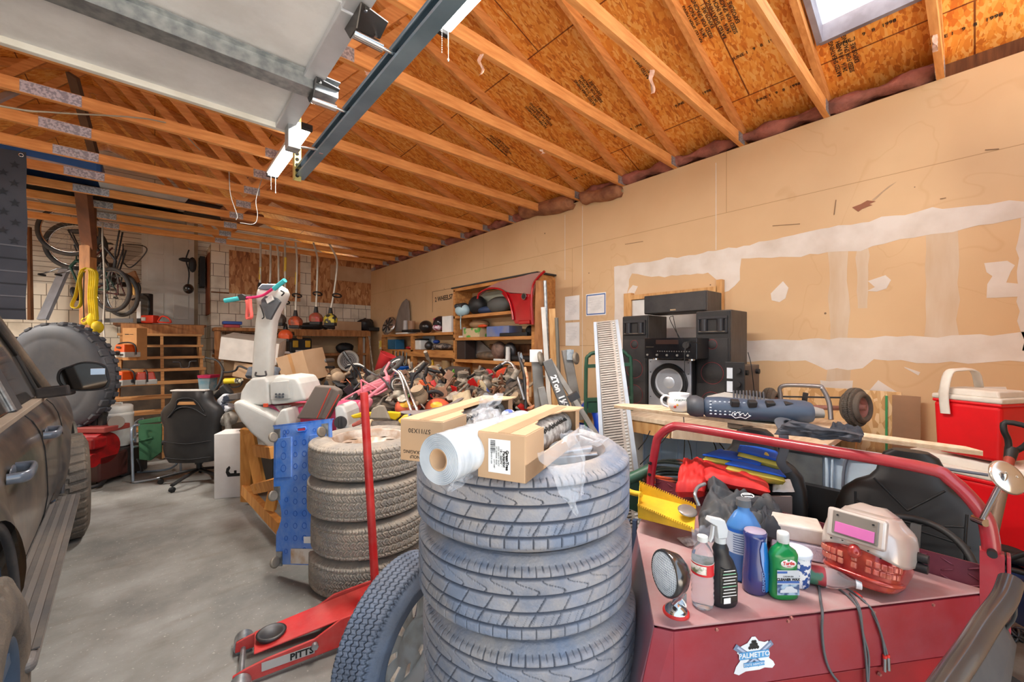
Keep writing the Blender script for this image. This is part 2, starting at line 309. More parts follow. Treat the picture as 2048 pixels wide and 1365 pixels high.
wpoly([(2036,440),(2120,430),(2120,700),(2046,700),(2036,620)],MUD,rough=10)
for q in([(1565,562),(1578,575),(1572,598),(1560,605),(1545,600),(1542,588)],[(1738,562),(1770,550),(1783,562),(1775,578),(1755,585),(1735,582),(1748,575)],[(1970,528),(2012,524),(2030,530),(2024,545),(2015,565),(2040,570),(2044,595),(1990,595),(1975,596),(1973,570),(1985,552),(1972,545)],[(1266,570),(1275,574),(1266,594),(1253,590)],[(1640,762),(1705,762),(1700,800),(1650,800)],[(1755,762),(1795,785),(1735,785)],[(1960,775),(2010,775),(2024,800),(1985,800)],[(1810,735),(1840,745),(1836,750),(1808,738)],[(1290,588),(1300,596),(1296,604)]):
 wpoly(q,MUD,.002,3,.006)
wpoly([(1706,416),(1722,408),(1734,400),(1750,402),(1738,408),(1746,410),(1722,418),(1716,424)],mat('torn_paper',c(150,98,74),.9),.003,3,.006,'paper_tear')
wpoly([(1744,400),(1778,372),(1792,364),(1768,384),(1748,402)],mat('torn_paper2',c(196,166,134),.9),.002,2,.002,'paper_tear')
for(x0,y0,x1,y1)in((1250,489,1286,483),(1545,452,1600,448),(1880,398,1892,396),(1970,300,1998,298),(1668,430,1672,400)):
 mb=MB();a,b_=at(x0,y0,X=XW-.003),at(x1,y1,X=XW-.003);mb.bar(a,b_,.005,.003,(1,0,0));mb.b('scuff',mat('scuff',c(150,118,90),.9),wr)
for x,y0,y1 in((1165,412,760),(1432,326,500),(1130,430,560)):
 a,b_=at(x,y0,X=XW),at(x,y1,X=XW);MB().box((XW-.001,a.y,(a.z+b_.z)/2),(.003,.006,a.z-b_.z)).b('seam',MUD,wr)
xc=at(422,560,Y=YB).x
SO=bpy.data.objects
bk=struct('wall_back',MB().box(((xc+XW)/2,YB+.06,1.75),(XW-xc,.12,3.5)),SHN)
YR=10.5
sd=struct('wall_recess',MB().box((xc+.02,(YB+YR)/2+.06,1.75),(.04,YR-YB,3.5)),SHN2)
struct('wall_back_recess',MB().box(((XL+xc)/2,YR+.06,1.3),(xc-XL,.12,2.6)),SHN)
struct('wall_back_upper',MB().prism([(XL,2.6),(xc,2.6),(xc,3.4),(XW+.3,3.45),(XR,5.12),(XL,3.5)],-.06,.06,M=mT((0,YR+.06,0))@mR(R(90),4,'X')),SHL)
def osbp(x0,y0,x1,y1,dy=.015,m=OSBW,name='osb_panel',Y=YB):
 a,b_=at(x0,y0,Y=Y),at(x1,y1,Y=Y);MB().box(((a.x+b_.x)/2,Y-dy/2,(a.z+b_.z)/2),(abs(b_.x-a.x),dy,abs(a.z-b_.z))).b(name,m,bk)
osbp(458,500,565,594);osbp(565,505,600,604,.018);osbp(622,505,742,612)
osbp(565,505,592,555,.03,CARD,'panel');osbp(660,530,742,568,.03,CARD,'panel');osbp(422,583,458,588,.02,WOODD,'trim_strip')
MB().box((xc-.012,YB+.55,2.75),(.02,.75,1.2)).b('brown_panel',mat('rust_board',c(134,72,40),.8),sd)
MB().box(((xc+.1+XW)/2,YB-.004,.95),(XW-xc-.3,.008,1.55)).b('drywall_panel',DRY,bk)
MB().box(((xc+.1+XW)/2,YB-.01,1.78),(XW-xc-.25,.02,.02)).b('trim_strip',WOODD,bk)
for s_ in(1,-1):
 mb=MB();x0,x1=XR,XR+s_*(XW-XR+.3);z0,z1=zr(XR),zr(XR)-abs(x1-XR)*SL
 sy0,sy1,sx0,sx1=.19,.71,2.3,3.47
 ZZ=lambda x:z0+(z1-z0)*(x-x0)/(x1-x0)
 def slab(xa,xb,ya,yb):
  vs=[(xa,ya,ZZ(xa)),(xb,ya,ZZ(xb)),(xb,yb,ZZ(xb)),(xa,yb,ZZ(xa))];vs+=[(q[0],q[1],q[2]+.012)for q in vs]
  mb.add(vs,[(0,3,2,1),(4,5,6,7),(0,1,5,4),(1,2,6,5),(2,3,7,6),(3,0,4,7)])
 if s_==1:
  slab(x0,x1,sy1,YR+.2);slab(x0,x1,YF-.3,sy0);slab(x0,sx0,sy0,sy1);slab(sx1,x1,sy0,sy1);ce=struct('ceiling',mb,OSBR)
 else:
  slab(x0,x1,YF-.3,YR+.2);struct('ceiling_left',mb,OSBR)
SKYF=mat('skylight_frame',c(150,146,158),.6,col2=c(120,112,122))
sk=T('skylight','skylight opening set between two rafters with grey weathered curb','skylight',(2.9,.45,zr(2.9)))
mb=MB()
for(ax,bx,ay,by)in((sx0,sx0,sy0,sy1),(sx1,sx1,sy0,sy1),(sx0,sx1,sy0,sy0),(sx0,sx1,sy1,sy1)):
 za,zb=zr(ax),zr(bx);vs=[(ax,ay,za-.03),(bx,by,zb-.03),(bx,by,zb+.09),(ax,ay,za+.09)];mb.add(vs,[(0,1,2,3)])
mb.b('curb',SKYF,sk,W=True,solid=.035)
mb=MB();vs=[(sx0,sy0,zr(sx0)+.09),(sx1,sy0,zr(sx1)+.09),(sx1,sy1,zr(sx1)+.09),(sx0,sy1,zr(sx0)+.09)];mb.add(vs,[(0,1,2,3)])
mb.b('pane',mat('skylight_glass',(1,1,1,1),.3,trans=1,col2=(1,1,1,1),ior=1.02),sk,W=True)
PLATE=mat('truss_plate',c(196,196,200),.4,.6,col2=c(150,152,158),scale=60,mix=(.45,.55))
def make_truss(i):
 t_=T('roof_truss','','roof truss',(0,0,0),group='wooden roof trusses');hw=.019;xr,xl=XW+.1,2*XR-XW-.1
 def member(pts,nm):
  MB().add([(x,-hw,z)for x,z in pts]+[(x,hw,z)for x,z in pts],[(3,2,1,0),(4,5,6,7),(0,1,5,4),(1,2,6,5),(2,3,7,6),(3,0,4,7)]).b(nm,WOODN,t_)
 member([(xl,ZW),(XR,ZW),(XR,ZW+.09),(xl,ZW+.09)],'bottom_chord');member([(XR,ZW),(xr,ZW),(xr,ZW+.09),(XR,ZW+.09)],'bottom_chord')
 for s_ in(1,-1):
  x1=XR+s_*(XW+.05-XR);member([(XR,zr(XR)-.1),(x1,zr(XW)-.09-.02),(x1,zr(XW)-.02),(XR,zr(XR)-.005)],'top_chord')
 def web(xa,za,xb,zb):
  d=V((xb-xa,0,zb-za)).normalized();n=V((-d.z,0,d.x))*.042
  member([(xa+n.x,za+n.z),(xb+n.x,zb+n.z),(xb-n.x,zb-n.z),(xa-n.x,za-n.z)],'web')
 for s_ in(1,-1):
  xn=XR+s_*1.5;web(xn,ZW+.06,XR+s_*.05,zr(XR)-.12);xm=XR+s_*2.25;web(xn,ZW+.06,xm,zr(xm)-.09)
 for x in(XR+.08,XR+1.5,XR-1.5,XW-.06):
  ww=.3 if x==XR+.08 else(.14 if x==XW-.06 else .16)
  MB().box((x,0,ZW+.045),(ww,.042,.084)).b('gusset_plate',PLATE,t_)
 return t_
tr0=make_truss(0);ORD=['first','second','third','fourth','fifth','sixth','seventh','eighth','ninth','tenth','eleventh','twelfth','thirteenth','fourteenth','fifteenth','sixteenth']
for i in range(15):
 lb='orange wooden roof truss landing on the drywall, %s counted from the open front'%ORD[i]
 if i==0:place(tr0,(0,.15,0));tr0['label']=lb
 else:dup(tr0,(0,.15+.61*i,0),0,lb)
INS=mat('pink_insulation',c(178,110,96),.95,col2=c(120,76,64),scale=9,mix=(.3,.7),bump=1,bscale=30)
rnd=random.Random(3)
for i in range(15):
 y0=.15+.61*i+.02;y1=y0+.57;zc=ZW+.055
 def fn(u,v,y0=y0,y1=y1):
  t_=2*pi*v;rr=.045+.02*sin(u*9+i*2.1)+.012*sin(v*25+u*17)
  return(XW+.02+(.05+rr*.6)*cos(t_),y0+(y1-y0)*u,zc+.01+rr*sin(t_)*1.0)
 q=tag(MB().grid(fn,14,12).b('insulation_batt',INS),'pink insulation stuffed over the wall top between roof trusses %s and %s'%(ORD[i],ORD[i+1]),'insulation','insulation over the wall plate')
for(px0,py0,px1,py1,rr,lb)in((1045,425,1150,405,.115,'large brown paper-faced insulation roll bulging above the wall near the middle'),(1165,398,1245,382,.09,'thin ribbed insulation roll just right of the bulging roll on the wall top')):
 a,b_=at(px0,py0,X=XW-.06),at(px1,py1,X=XW-.02)
 def fn(u,v):
  p_=a.lerp(b_,u);t_=2*pi*v;k=rr*(1+.12*sin(9*u+3*v)+.05*sin(31*v+20*u))*(1 if .02<u<.98 else .3);return(p_.x+k*cos(t_),p_.y,p_.z+k*.8*sin(t_))
 tag(MB().grid(fn,22,16).b('insulation_roll',mat('insul_paper',c(178,124,88),.9,col2=c(130,84,62),scale=8,bump=.6)),lb,'insulation')
def stamp(px,py,txt,size,rot=0,nm='ink_stamp'):
 r=(px-CX)/F;rx,rz_=SA+r*CA,(CY-py)/F;d=(zr(0)+0-H)/(rz_+SL*rx)if True else 0
 P=V((d*rx,d*(CA-r*SA),0));P.z=zr(P.x)-.004
 M=frame(P,V((0,-1,0)),V((-SL,0,-1)))@mR(R(rot),4,'Z')
 text(txt,size,nm,INK,ce,M,.0005,bold=.0004)
for px,py in((1375,190),(1545,178),(1245,255),(1920,50),(1155,345),(1720,60),(1500,90)):stamp(px+10,py+6,'JUNE 1   9   8   1998',.036)
for px,py in((1690,110),(1400,40),(1290,120),(1180,180),(1080,230),(1000,290),(1450,30)):stamp(px,py,'RATED SHEATHING\n24/16   7/16 INCH\nSIZED FOR SPACING\nEXPOSURE 1',.036,90)
TUF=mat('tuft',c(206,160,136),.95,col2=c(226,196,176),scale=20)
for k,(x,y,ww,hh,yy)in enumerate(((1304,152,.05,.16,.76*2-.15),(962,128,.03,.14,2.6),(1488,302,.02,.08,1.37),(1663,258,.02,.06,.76),(1870,185,.02,.1,.15),(745,158,.12,.06,3.8),(1195,392,.03,.08,2.6),(640,300,.03,.05,3.2),(1085,330,.05,.05,1.98))):
 p_=at(x,y,Z=3.3);ys=.15+.61*round((p_.y-.15)/.61);p_=V((p_.x*ys/p_.y,ys,3.33-hh/2));tag(MB().grid(lambda u,v:(p_.x+ww*(u-.5)*(1-.6*v)+.01*sin(9*v+k),p_.y+.012*sin(7*u+5*v),p_.z+hh*(.5-v)),6,8).b('insulation_tuft',TUF),'pinkish tuft of insulation or paper hanging from the '+('fourth','sixth','third','second','first','eighth','seventh','ninth','fifth')[k]+' visible truss edge','insulation')
LED=mat('led_diffuser',(1,.97,.92,1),.5,emit=16)
def strip(loc,lb,en=75):
 t_=T('strip_light',lb,'ceiling light',loc,group='LED strip lights');MB().box((0,0,0),(.11,1.2,.03)).b('housing',WHITEP,t_,.004)
 MB().box((0,0,-.025),(.09,1.16,.03)).b('diffuser',LED,t_,.01);MB().box((0,.61,-.018),(.1,.03,.05)).b('end_cap',BLACKP,t_,.005);MB().box((0,-.61,-.018),(.1,.03,.05)).b('end_cap',BLACKP,t_,.005)
 MB().cyl((.02,.56,-.03),(.02,.56,-.2),.0012,n=6).ell((.02,.56,-.205),(.005,.005,.01),8).b('pull_cord',CORD,t_)
 mb=MB();[mb.ell((-.02,.56,-.05-.012*k),(.002,.002,.004),6)for k in range(12)];mb.b('pull_chain',CORD,t_)
 la=bpy.data.lights.new('led','AREA');la.shape='RECTANGLE';la.size=.1;la.size_y=1.15;la.energy=en;la.color=(1,.95,.88);lo=bpy.data.objects.new('led',la);COL.objects.link(lo);lo.parent=t_;lo.location=(0,0,-.05)
 return t_
strip((.9,4.12,ZW-.02),'glowing LED strip light under the trusses beyond the raised door')
strip((1.16,1.3,ZW-.04),'glowing LED strip light near the top right of the door track')
strip((-2.9,3.6,ZW-.02),'LED strip light over the far bay, nearer the open front',130);strip((-2.9,7.2,ZW-.02),'LED strip light over the far bay, towards the back',230)  # two unseen fill lamps added here to brighten the far bay and back
def npmesh(name,vs,nu,nv,m,parent,closed_u=True):
 me=bpy.data.meshes.new(name);i=np.arange(nu)[:,None];j=np.arange(nv-1)[None,:];i2=(i+1)%nu
 f=np.stack([i*nv+j,i2*nv+j,i2*nv+j+1,i*nv+j+1],-1).reshape(-1,4)
 me.vertices.add(len(vs));me.vertices.foreach_set('co',np.asarray(vs,dtype=np.float32).ravel());me.loops.add(f.size);me.loops.foreach_set('vertex_index',f.ravel().astype(np.int32))
 me.polygons.add(len(f));me.polygons.foreach_set('loop_start',np.arange(0,f.size,4,dtype=np.int32));me.polygons.foreach_set('loop_total',np.full(len(f),4,dtype=np.int32));me.polygons.foreach_set('use_smooth',np.ones(len(f),dtype=bool))
 me.update(calc_edges=True);me.materials.append(m);o=bpy.data.objects.new(name,me);COL.objects.link(o);o.parent=parent;return o
def rubber(name,base,b2,dust,damt,dsc=4):return mat(name,base,.72,col2=b2,scale=7,dust=dust,damt=damt,dscale=dsc,bump=.25,bscale=120)
RUB_F=rubber('rubber_front',c(128,138,156),c(104,113,130),c(190,176,160),.6,6)
RUB_R=rubber('rubber_rear',c(146,141,134),c(112,108,104),c(206,190,170),.65,7)
RUB_S=rubber('rubber_small',c(112,124,144),c(88,98,116),c(120,116,112),.35,5)
RUB_M=rubber('rubber_mud',c(88,82,76),c(64,60,56),c(140,124,106),.5,5)
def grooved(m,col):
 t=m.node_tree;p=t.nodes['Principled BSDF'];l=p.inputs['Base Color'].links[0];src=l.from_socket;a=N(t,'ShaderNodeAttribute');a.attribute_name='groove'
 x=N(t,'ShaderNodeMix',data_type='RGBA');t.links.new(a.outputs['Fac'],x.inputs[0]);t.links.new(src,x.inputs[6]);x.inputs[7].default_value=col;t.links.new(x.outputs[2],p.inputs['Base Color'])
grooved(RUB_F,c(58,64,78));grooved(RUB_R,c(196,184,166));grooved(RUB_S,c(44,50,62))  # dark colour stands in for groove shade, beside dust-free rubber; rear grooves hold dust
def tyre(name,Ro,w,Ri,nu,tr,m,parent,depth=.009,bul=.012):
 """Ro outer radius, w width, Ri rim radius; tr(theta, z) -> groove depth 0..1"""
 h=w/2;sh=.018;nt_=64;side=[]
 for k in range(15):
  t=k/14;r=Ri+(Ro-sh*1.0-Ri)*t;z=h-.022+bul*1.8*sin(pi*(t*.9+.1))-(.012 if t==0 else 0)
  if 3<=k<=11:z+=.0015*(1 if k%3==0 else 0)
  side.append((r,min(z,h+.004)))
 zt=side[-1][1];top=[(Ro-sh+sh*sin(a),zt-sh*1.1*(1-cos(a)))for a in(.3,.6,.9,1.2)]
 z1=top[-1][1]-.004;tread=[(Ro-.0015*(abs(z1-2*z1*k/nt_)/z1)**2,z1-2*z1*k/nt_)for k in range(nt_+1)]
 prof=side+top+tread+[(r,-z)for r,z in reversed(top)]+[(r,-z)for r,z in reversed(side)]
 P=np.array(prof);nv=len(P);th=np.linspace(0,2*np.pi,nu,endpoint=False)[:,None];r=np.broadcast_to(P[:,0],(nu,nv)).copy();z=np.broadcast_to(P[:,1],(nu,nv)).copy()
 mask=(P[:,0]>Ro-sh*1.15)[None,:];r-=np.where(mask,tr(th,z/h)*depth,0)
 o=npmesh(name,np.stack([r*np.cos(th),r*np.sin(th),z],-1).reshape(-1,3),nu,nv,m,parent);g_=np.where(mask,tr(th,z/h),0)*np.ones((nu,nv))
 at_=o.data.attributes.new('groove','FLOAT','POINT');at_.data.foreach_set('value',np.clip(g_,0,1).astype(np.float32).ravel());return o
fr=lambda x:x-np.floor(x)
def t_touring(th,z):
 g=np.zeros(np.broadcast(th,z).shape)
 for q in(.62,.22,-.16,-.5):g=np.maximum(g,np.clip(1.6-np.abs(z-q)/.03,0,1))
 k=58/(2*np.pi)
 s=np.where((z>.66)|(z<-.54),(fr(th*k)<.07)|((fr(th*k+.5)<.07)&(np.abs(z)>.78)),0)
 s2=np.where((z<.58)&(z>.26),fr(th*k*.55+z*1.1+.3*np.sin(z*14))<.06,0)
 s3=np.where((z<.18)&(z>-.46),fr(th*k*.55-z*1.0)<.055,0)
 s4=np.where((z<-.2)&(z>-.46),fr(th*k*1.65-z*2)<.05,0)
 return np.maximum(g,.75*np.maximum(np.maximum(s,s2),np.maximum(s3,s4*.6)))
def t_stud(th,z):
 k=62/(2*np.pi);zz=.16*np.sin(th*k*2*np.pi)
 g=np.zeros(np.broadcast(th,z).shape)
 for q in(.56,.2,-.2,-.56):g=np.maximum(g,np.clip(1.5-np.abs(z-q-zz*.16)/.035,0,1))
 tri=np.abs(fr(z*2.2)-.5)*1.1
 s=fr(th*k+tri)<.16;s2=fr(th*k+tri+.5)<.07;s3=fr(th*k+tri+.3)<.05
 return np.maximum(g,np.maximum(s*1.0,np.maximum(s2,s3)*.5))
def t_small(th,z):
 k=90/(2*np.pi);g=np.zeros(np.broadcast(th,z).shape)
 for q in(.7,.42,.14,-.14,-.42,-.7):g=np.maximum(g,np.clip(1.5-np.abs(z-q-.04*np.sin(th*k*2*np.pi))/.03,0,1))
 return np.maximum(g,.5*(fr(th*k*1.3+z*1.5)<.14))
def t_mud(th,z):
 k=36/(2*np.pi);s=fr(th*k+.35*np.abs(z)+(z>0)*.5)<.34;c_=np.abs(z-.12*np.sign(np.sin(th*k*2*np.pi)))<.07
 return np.maximum(s*(np.abs(z)>.15),c_*1.0)
ALLOY=mat('alloy',c(196,198,204),.3,.7,col2=c(160,160,166),dust=c(150,138,124),damt=.3)
STEELRIM=mat('painted_rim',c(206,200,192),.5,.2,col2=c(170,150,130),scale=14,dust=c(156,112,74),damt=.6,dscale=8)
def rim(parent,Ri,w,m,spokes=5,dish=.03,slots=False):
 h=w/2;mb=MB();mb.lathe([(Ri+.008,h-.026),(Ri+.010,h-.014),(Ri+.004,h-.012),(Ri-.006,h-.018),(Ri-.012,h-.05),(Ri-.03,h-.07),(Ri-.032,-h+.06),(Ri-.01,-h+.04),(Ri+.008,-h+.02)],64)
 mb.b('rim',m,parent);mb=MB()
 if slots:
  n=48;Rr=Ri-.03;vs=[];fs=[]
  for j,(q,z)in enumerate(((1,h-.075),(.86,h-.055),(.55,h-.05),(.38,h-.085),(.2,h-.095),(0.02,h-.095))):
   for i in range(n):vs.append((Rr*q*cos(2*pi*i/n),Rr*q*sin(2*pi*i/n),z))
  for j in range(5):
   for i in range(n):
    if j==1 and(i%6)in(1,2):continue
    fs.append((j*n+i,j*n+(i+1)%n,(j+1)*n+(i+1)%n,(j+1)*n+i))
  mb.add(vs,fs,0,True);mb.b('disc',m,parent,solid=.004)
 else:
  for k in range(spokes):
   M=mR(2*pi*k/spokes,4,'Z')
   for s_ in(-1,1):mb.bar(M@V((.04,s_*.018,h-.07)),M@V((Ri-.02,s_*.045,h-.045)),.03,.03)
  mb.cyl((0,0,h-.1),(0,0,h-.05),.07,.06,32);mb.b('spoke_disc',m,parent,.006)
FS=V((at(1045,1000,d=1.46).x,at(1045,1000,d=1.46).y,0))
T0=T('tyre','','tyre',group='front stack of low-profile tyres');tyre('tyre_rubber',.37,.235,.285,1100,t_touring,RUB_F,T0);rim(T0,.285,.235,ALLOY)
LB=['low-profile tyre at the very bottom of the near stack','low-profile tyre second from the floor in the near stack','low-profile tyre in the middle of the near stack, its tread cut by the frame','muddy low-profile tyre second from the top of the near stack','low-profile tyre on top of the near stack carrying boxes and a plastic roll']
for i,(dx,dy,a)in enumerate(((.02,.0,10),(.022,-.01,80),(.015,-.015,200),(.004,-.006,300),(0,0,33))):
 loc=(FS.x+dx,FS.y+dy,.1205+.2415*i)
 if i==0:place(T0,loc,a);T0['label']=LB[0]
 else:dup(T0,loc,a,LB[i])
ZS=.1205+.2415*4+.1175+.004
RS=at(740,1000,d=2.785);T1=T('studded_tyre','','tyre',group='far stack of four chunky tyres');tyre('tyre_rubber',.378,.232,.235,1300,t_stud,RUB_R,T1,.013);rim(T1,.235,.232,STEELRIM,slots=True)
LB=['chunky winter tyre on the floor under the far stack','chunky winter tyre second from the floor in the far stack','mud-caked chunky tyre third from the floor in the far stack','chunky winter tyre with rusty white slotted wheel on top of the far stack']
for i,(dx,dy,a)in enumerate(((0,0,0),(.01,-.01,50),(-.01,.0,110),(0,.01,190))):
 loc=(RS.x+dx,RS.y+dy,.119+.2345*i)
 if i==0:place(T1,loc,a);T1['label']=LB[0]
 else:dup(T1,loc,a,LB[i])
def w2(l,d,z):return V((d*SA+l*CA,d*CA-l*SA,z))
def wd(l,d,z):return V((d*SA+l*CA,d*CA-l*SA,z))
T2=T('trailer_tyre','narrow worn tyre on a pale rim leaning between the two stacks','tyre',M=frame(w2(-.46,1.72,.315),wd(.40,.80,.42),wd(.80,-.55,-.16)))
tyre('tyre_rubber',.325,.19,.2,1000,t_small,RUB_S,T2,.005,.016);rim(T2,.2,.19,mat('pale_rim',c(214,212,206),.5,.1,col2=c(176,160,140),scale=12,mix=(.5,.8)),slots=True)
TAPE=mat('packing_tape',c(206,176,140),.25,alpha=.75)
def carton(loc,rz,L,W_,Hh,lb,tear):
 t_=T('carton',lb,'cardboard box',loc,rz);mb=MB();x,y=L/2,W_/2;n=18
 mb.box((0,y,Hh/2),(L,.004,Hh));mb.box((-x,0,Hh/2),(.004,W_,Hh));mb.box((x,0,Hh/2),(.004,W_,Hh));mb.box((0,0,.002),(L,W_,.004))
 mb.box((-L*.37,-y,Hh/2),(L*.26,.004,Hh)).box((0,-y,Hh*.2),(L,.004,Hh*.4)).box((L*.46,-y,Hh/2),(L*.08,.004,Hh));mb.b('box_body',CARD,t_,.0015)
 rnd=random.Random(int(L*1000));top=[(x+.02,y),(-x,y)]+[(-x+(L+.02)*k/n,-y-(.012 if k>15 else 0)+(W_*(.1+.3*sin((k-4)/11*3.1))+rnd.uniform(-.008,.008)if tear and 4<k<15 else 0))for k in range(n+1)]
 MB().prism([(p[0],p[1])for p in top],Hh-.002,Hh+.002).b('torn_lid',CARD,t_)
 MB().box((0,-y*.1,Hh+.0025),(L*.99,.035,.0006)).b('tape_strip',TAPE,t_);return t_
rb=mat('crumpled_film',c(206,204,200),.25,alpha=.8,col2=c(150,146,142),scale=40,mix=(.4,.6))
def film_roll_in(t_,L,W_,Hh,txt):
 r=Hh*.4;mb=MB()
 for j in range(5):mb.cyl((-L*.46,W_*.0,Hh*.5),(L*.46,0,Hh*.5),r-.004*j,n=20)
 mb.b('rolled_bags',rb,t_)
 for k in range(8):text('Gotti' if k%2 else 'delics',.022,'print',INK,t_,mT((-L*.2+k*L*.075,-r*.8,Hh*.5+r*.62))@mR(R(40),4,'X')@mR(R((k*37)%40-20),4,'Z'))
c1p=w2(.075,1.25,ZS);b1=carton((c1p.x,c1p.y,ZS),24,.49,.132,.117,'open cardboard box with a white shipping label lying on the near tyre stack',True);film_roll_in(b1,.49,.132,.117,'')
EL=mT((-.2475,-.004,.058))@mR(R(-90),4,'Y')@mR(R(90),4,'Z')
LBL=frame((-.2478,.004,.06),(0,0,-1),(-1,0,0))
MB().box((0,0,0),(.085,.062,.0006),M=LBL).b('shipping_label',PAPER,b1)
for s_,(tx,ty,sz,bo)in{'GreenTree':(.008,.022,.011,.0006),'Packaging':(.006,.0135,.0105,.0004),'18 - 2607V':(0,.005,.0085,.0002),'SIZE: HEAVY DUTY':(0,-.002,.006,0),'UPC 50784568 / BAGS':(-.002,-.008,.005,0),'MADE IN USA':(.006,-.022,.005,0),'LOT 4 887':(.02,-.014,.005,0)}.items():text(s_,sz,'label_print',INK,b1,LBL@mT((tx,ty,.0006)),.0002,bold=bo)
mb=MB();rnd=random.Random(5);q=-.038
while q<-.006:w_=rnd.choice((.0006,.0012,.0018));mb.box((q,-.018,.0006),(w_,.014,.0003),M=LBL);q+=w_+rnd.choice((.0008,.0014))
mb.b('barcode',INK,b1)
c2p=w2(-.165,1.46,ZS);b2=carton((c2p.x,c2p.y,ZS),28.5,.58,.14,.12,'cardboard box with torn lid and upside-down printing at the left back of the near stack',True);film_roll_in(b2,.58,.14,.12,'')
E2=frame((-.2925,.0,.09),(0,1,0),(-1,0,0));text('57/11X30',.019,'print',INK,b2,E2@mT((0.005,0,0)),.0003,al='CENTER')
E3=frame((-.2925,.0,.02),(0,1,0),(-1,0,0));text('NOLF\nPACKAGING',.014,'print',INK,b2,E3@mT((.02,0,0)),.0003)
p0=w2(-.178,.985,ZS+.063);dr=(w2(.5,.866,0)-w2(0,0,0)).normalized();FILM=mat('clear_film_roll',c(214,220,226),.22,col2=c(182,190,198),scale=9,stretch=(1,1,6),coat=.6)
rl=T('film_roll','thick roll of clear plastic film on a brown core, lying between the two boxes','plastic roll',M=frame(p0,wd(.866,-.5,0),dr))
def fr_(u,v):
 z=u*.42;t_=v*2*pi;k=.0615+.0012*sin(t_*3+u*5)+.0008*sin(u*60);return(k*cos(t_),k*sin(t_),z)
mb=MB();mb.grid(fr_,30,40);prof=[(.0275+.034*k/22,.0025*((k%3)-1)+.001)for k in range(23)];mb.lathe(prof,40);mb.b('film',FILM,rl)
mb=MB();mb.lathe([(.0275,.0),(.0275,.41),(.0235,.41),(.0235,-.001),(.0275,-.001)],32);mb.cyl((0,0,.3),(0,0,.302),.024);mb.b('cardboard_core',CARD,rl)
PB=bpy.data.materials.new('clear_bag');PB.use_nodes=True;t=PB.node_tree;p=t.nodes['Principled BSDF'];p.inputs['Base Color'].default_value=(.7,.73,.78,1);p.inputs['Roughness'].default_value=.12;p.inputs['Alpha'].default_value=.26;p.inputs['Specular IOR Level'].default_value=1
def crumple(name,lb,P00,P10,P01,P11,sag,amp,seed,nu=22,nv=22,mt=None,k=2.2):
 from mathutils import noise
 def fn(u,v):
  p_=P00.lerp(P10,u).lerp(P01.lerp(P11,u),v);q=V((u*k+seed,v*k,seed));n_=noise.noise_vector(q*1.0);n2_=noise.noise_vector(q*3.1)
  return p_+(n_+.45*n2_)*amp+V((0,0,-sag*sin(pi*u)*sin(pi*v)))
 return tag(MB().grid(fn,nu,nv).b(name,mt or PB),lb,'plastic bag')
P_=lambda x,y,d:at(x,y,d=d)
crumple('plastic_bag','clear plastic bag hanging over the right front of the near stack',P_(1082,905,1.0),P_(1150,1030,.99),P_(1160,850,1.12),P_(1170,985,1.0),-.01,.02,3)
crumple('plastic_bag','clear plastic wisp trailing right from the labelled box',P_(1120,875,1.08),P_(1165,920,1.05),P_(1165,850,1.18),P_(1215,878,1.16),-.01,.022,8)
crumple('plastic_bag','clear plastic bag between the two boxes behind the roll',P_(935,868,1.12),P_(985,862,1.1),P_(955,825,1.3),P_(1010,835,1.3),-.03,.03,14)
crumple('plastic_bag','clear plastic flap sticking up from the torn far box',P_(945,840,1.35),P_(960,800,1.35),P_(985,838,1.4),P_(1000,790,1.5),-.01,.035,21)
crumple('plastic_bag','clear plastic scrap under the roll against the tyre',P_(888,975,1.02),P_(905,985,1.02),P_(935,945,1.07),P_(950,952,1.06),0,.01,29,12,12)
tag(MB().ell(w2(-.01,1.5,ZS+.075),(.045,.03,.028),16,rot=(0,20,30)).b('plastic_bundle',mat('bundle',c(232,232,236),.3,col2=c(90,110,180),scale=12,mix=(.55,.62))),'small white bundle with a blue mark tucked behind the labelled box','bundle')
RED=mat('jack_red',c(206,32,34),.4,col2=c(176,26,30),scale=6,dust=c(206,110,100),damt=.45,dscale=5)
a0=at(484,1328,Z=.035);a1=at(770,1215,Z=.08);dx=V((a1.x-a0.x,a1.y-a0.y,0)).normalized()
jk=T('floor_jack','red low-profile floor jack with round saddle on the concrete by the tyres','jack',M=frame((a0.x,a0.y,0),dx,(0,0,1)))
for s_ in(-1,1):
 pl=[(-.035,.02),(-.03,.07),(.02,.085),(.1,.1),(.3,.115),(.42,.17),(.62,.185),(.66,.13),(.62,.04),(.3,.03)]
 MB().prism(pl,-.006,.006,M=mT((0,s_*.12,0))@mR(R(90),4,'X')).b('side_plate',RED,jk,.003)
MB().prism([(.05,-.085),(.42,-.1),(.66,-.1),(.66,.1),(.42,.1),(.05,.085)],0,.008,M=mT((0,0,.105))@mR(R(-6),4,'Y')).b('top_plate',RED,jk,.003)
mb=MB();mb.cyl((.12,0,.1),(.12,0,.13),.055,n=32).lathe([(.06,.13),(.066,.142),(.055,.146),(.045,.138),(.0,.138)],32,M=mT((.12,0,0)));mb.b('saddle',DSTEEL,jk)
MB().cyl((0,-.16,.032),(0,.16,.032),.012).cyl((0,-.2,.035),(0,-.13,.035),.042,n=28).cyl((0,.13,.035),(0,.2,.035),.042,n=28).b('front_roller',STEEL,jk)
MB().cyl((.6,-.16,.05),(.6,-.12,.05),.045).cyl((.6,.12,.05),(.6,.16,.05),.045).b('rear_caster',DSTEEL,jk)
MB().cyl((.3,-.128,.09),(.3,-.15,.09),.016,n=6).b('bolt',STEEL,jk)
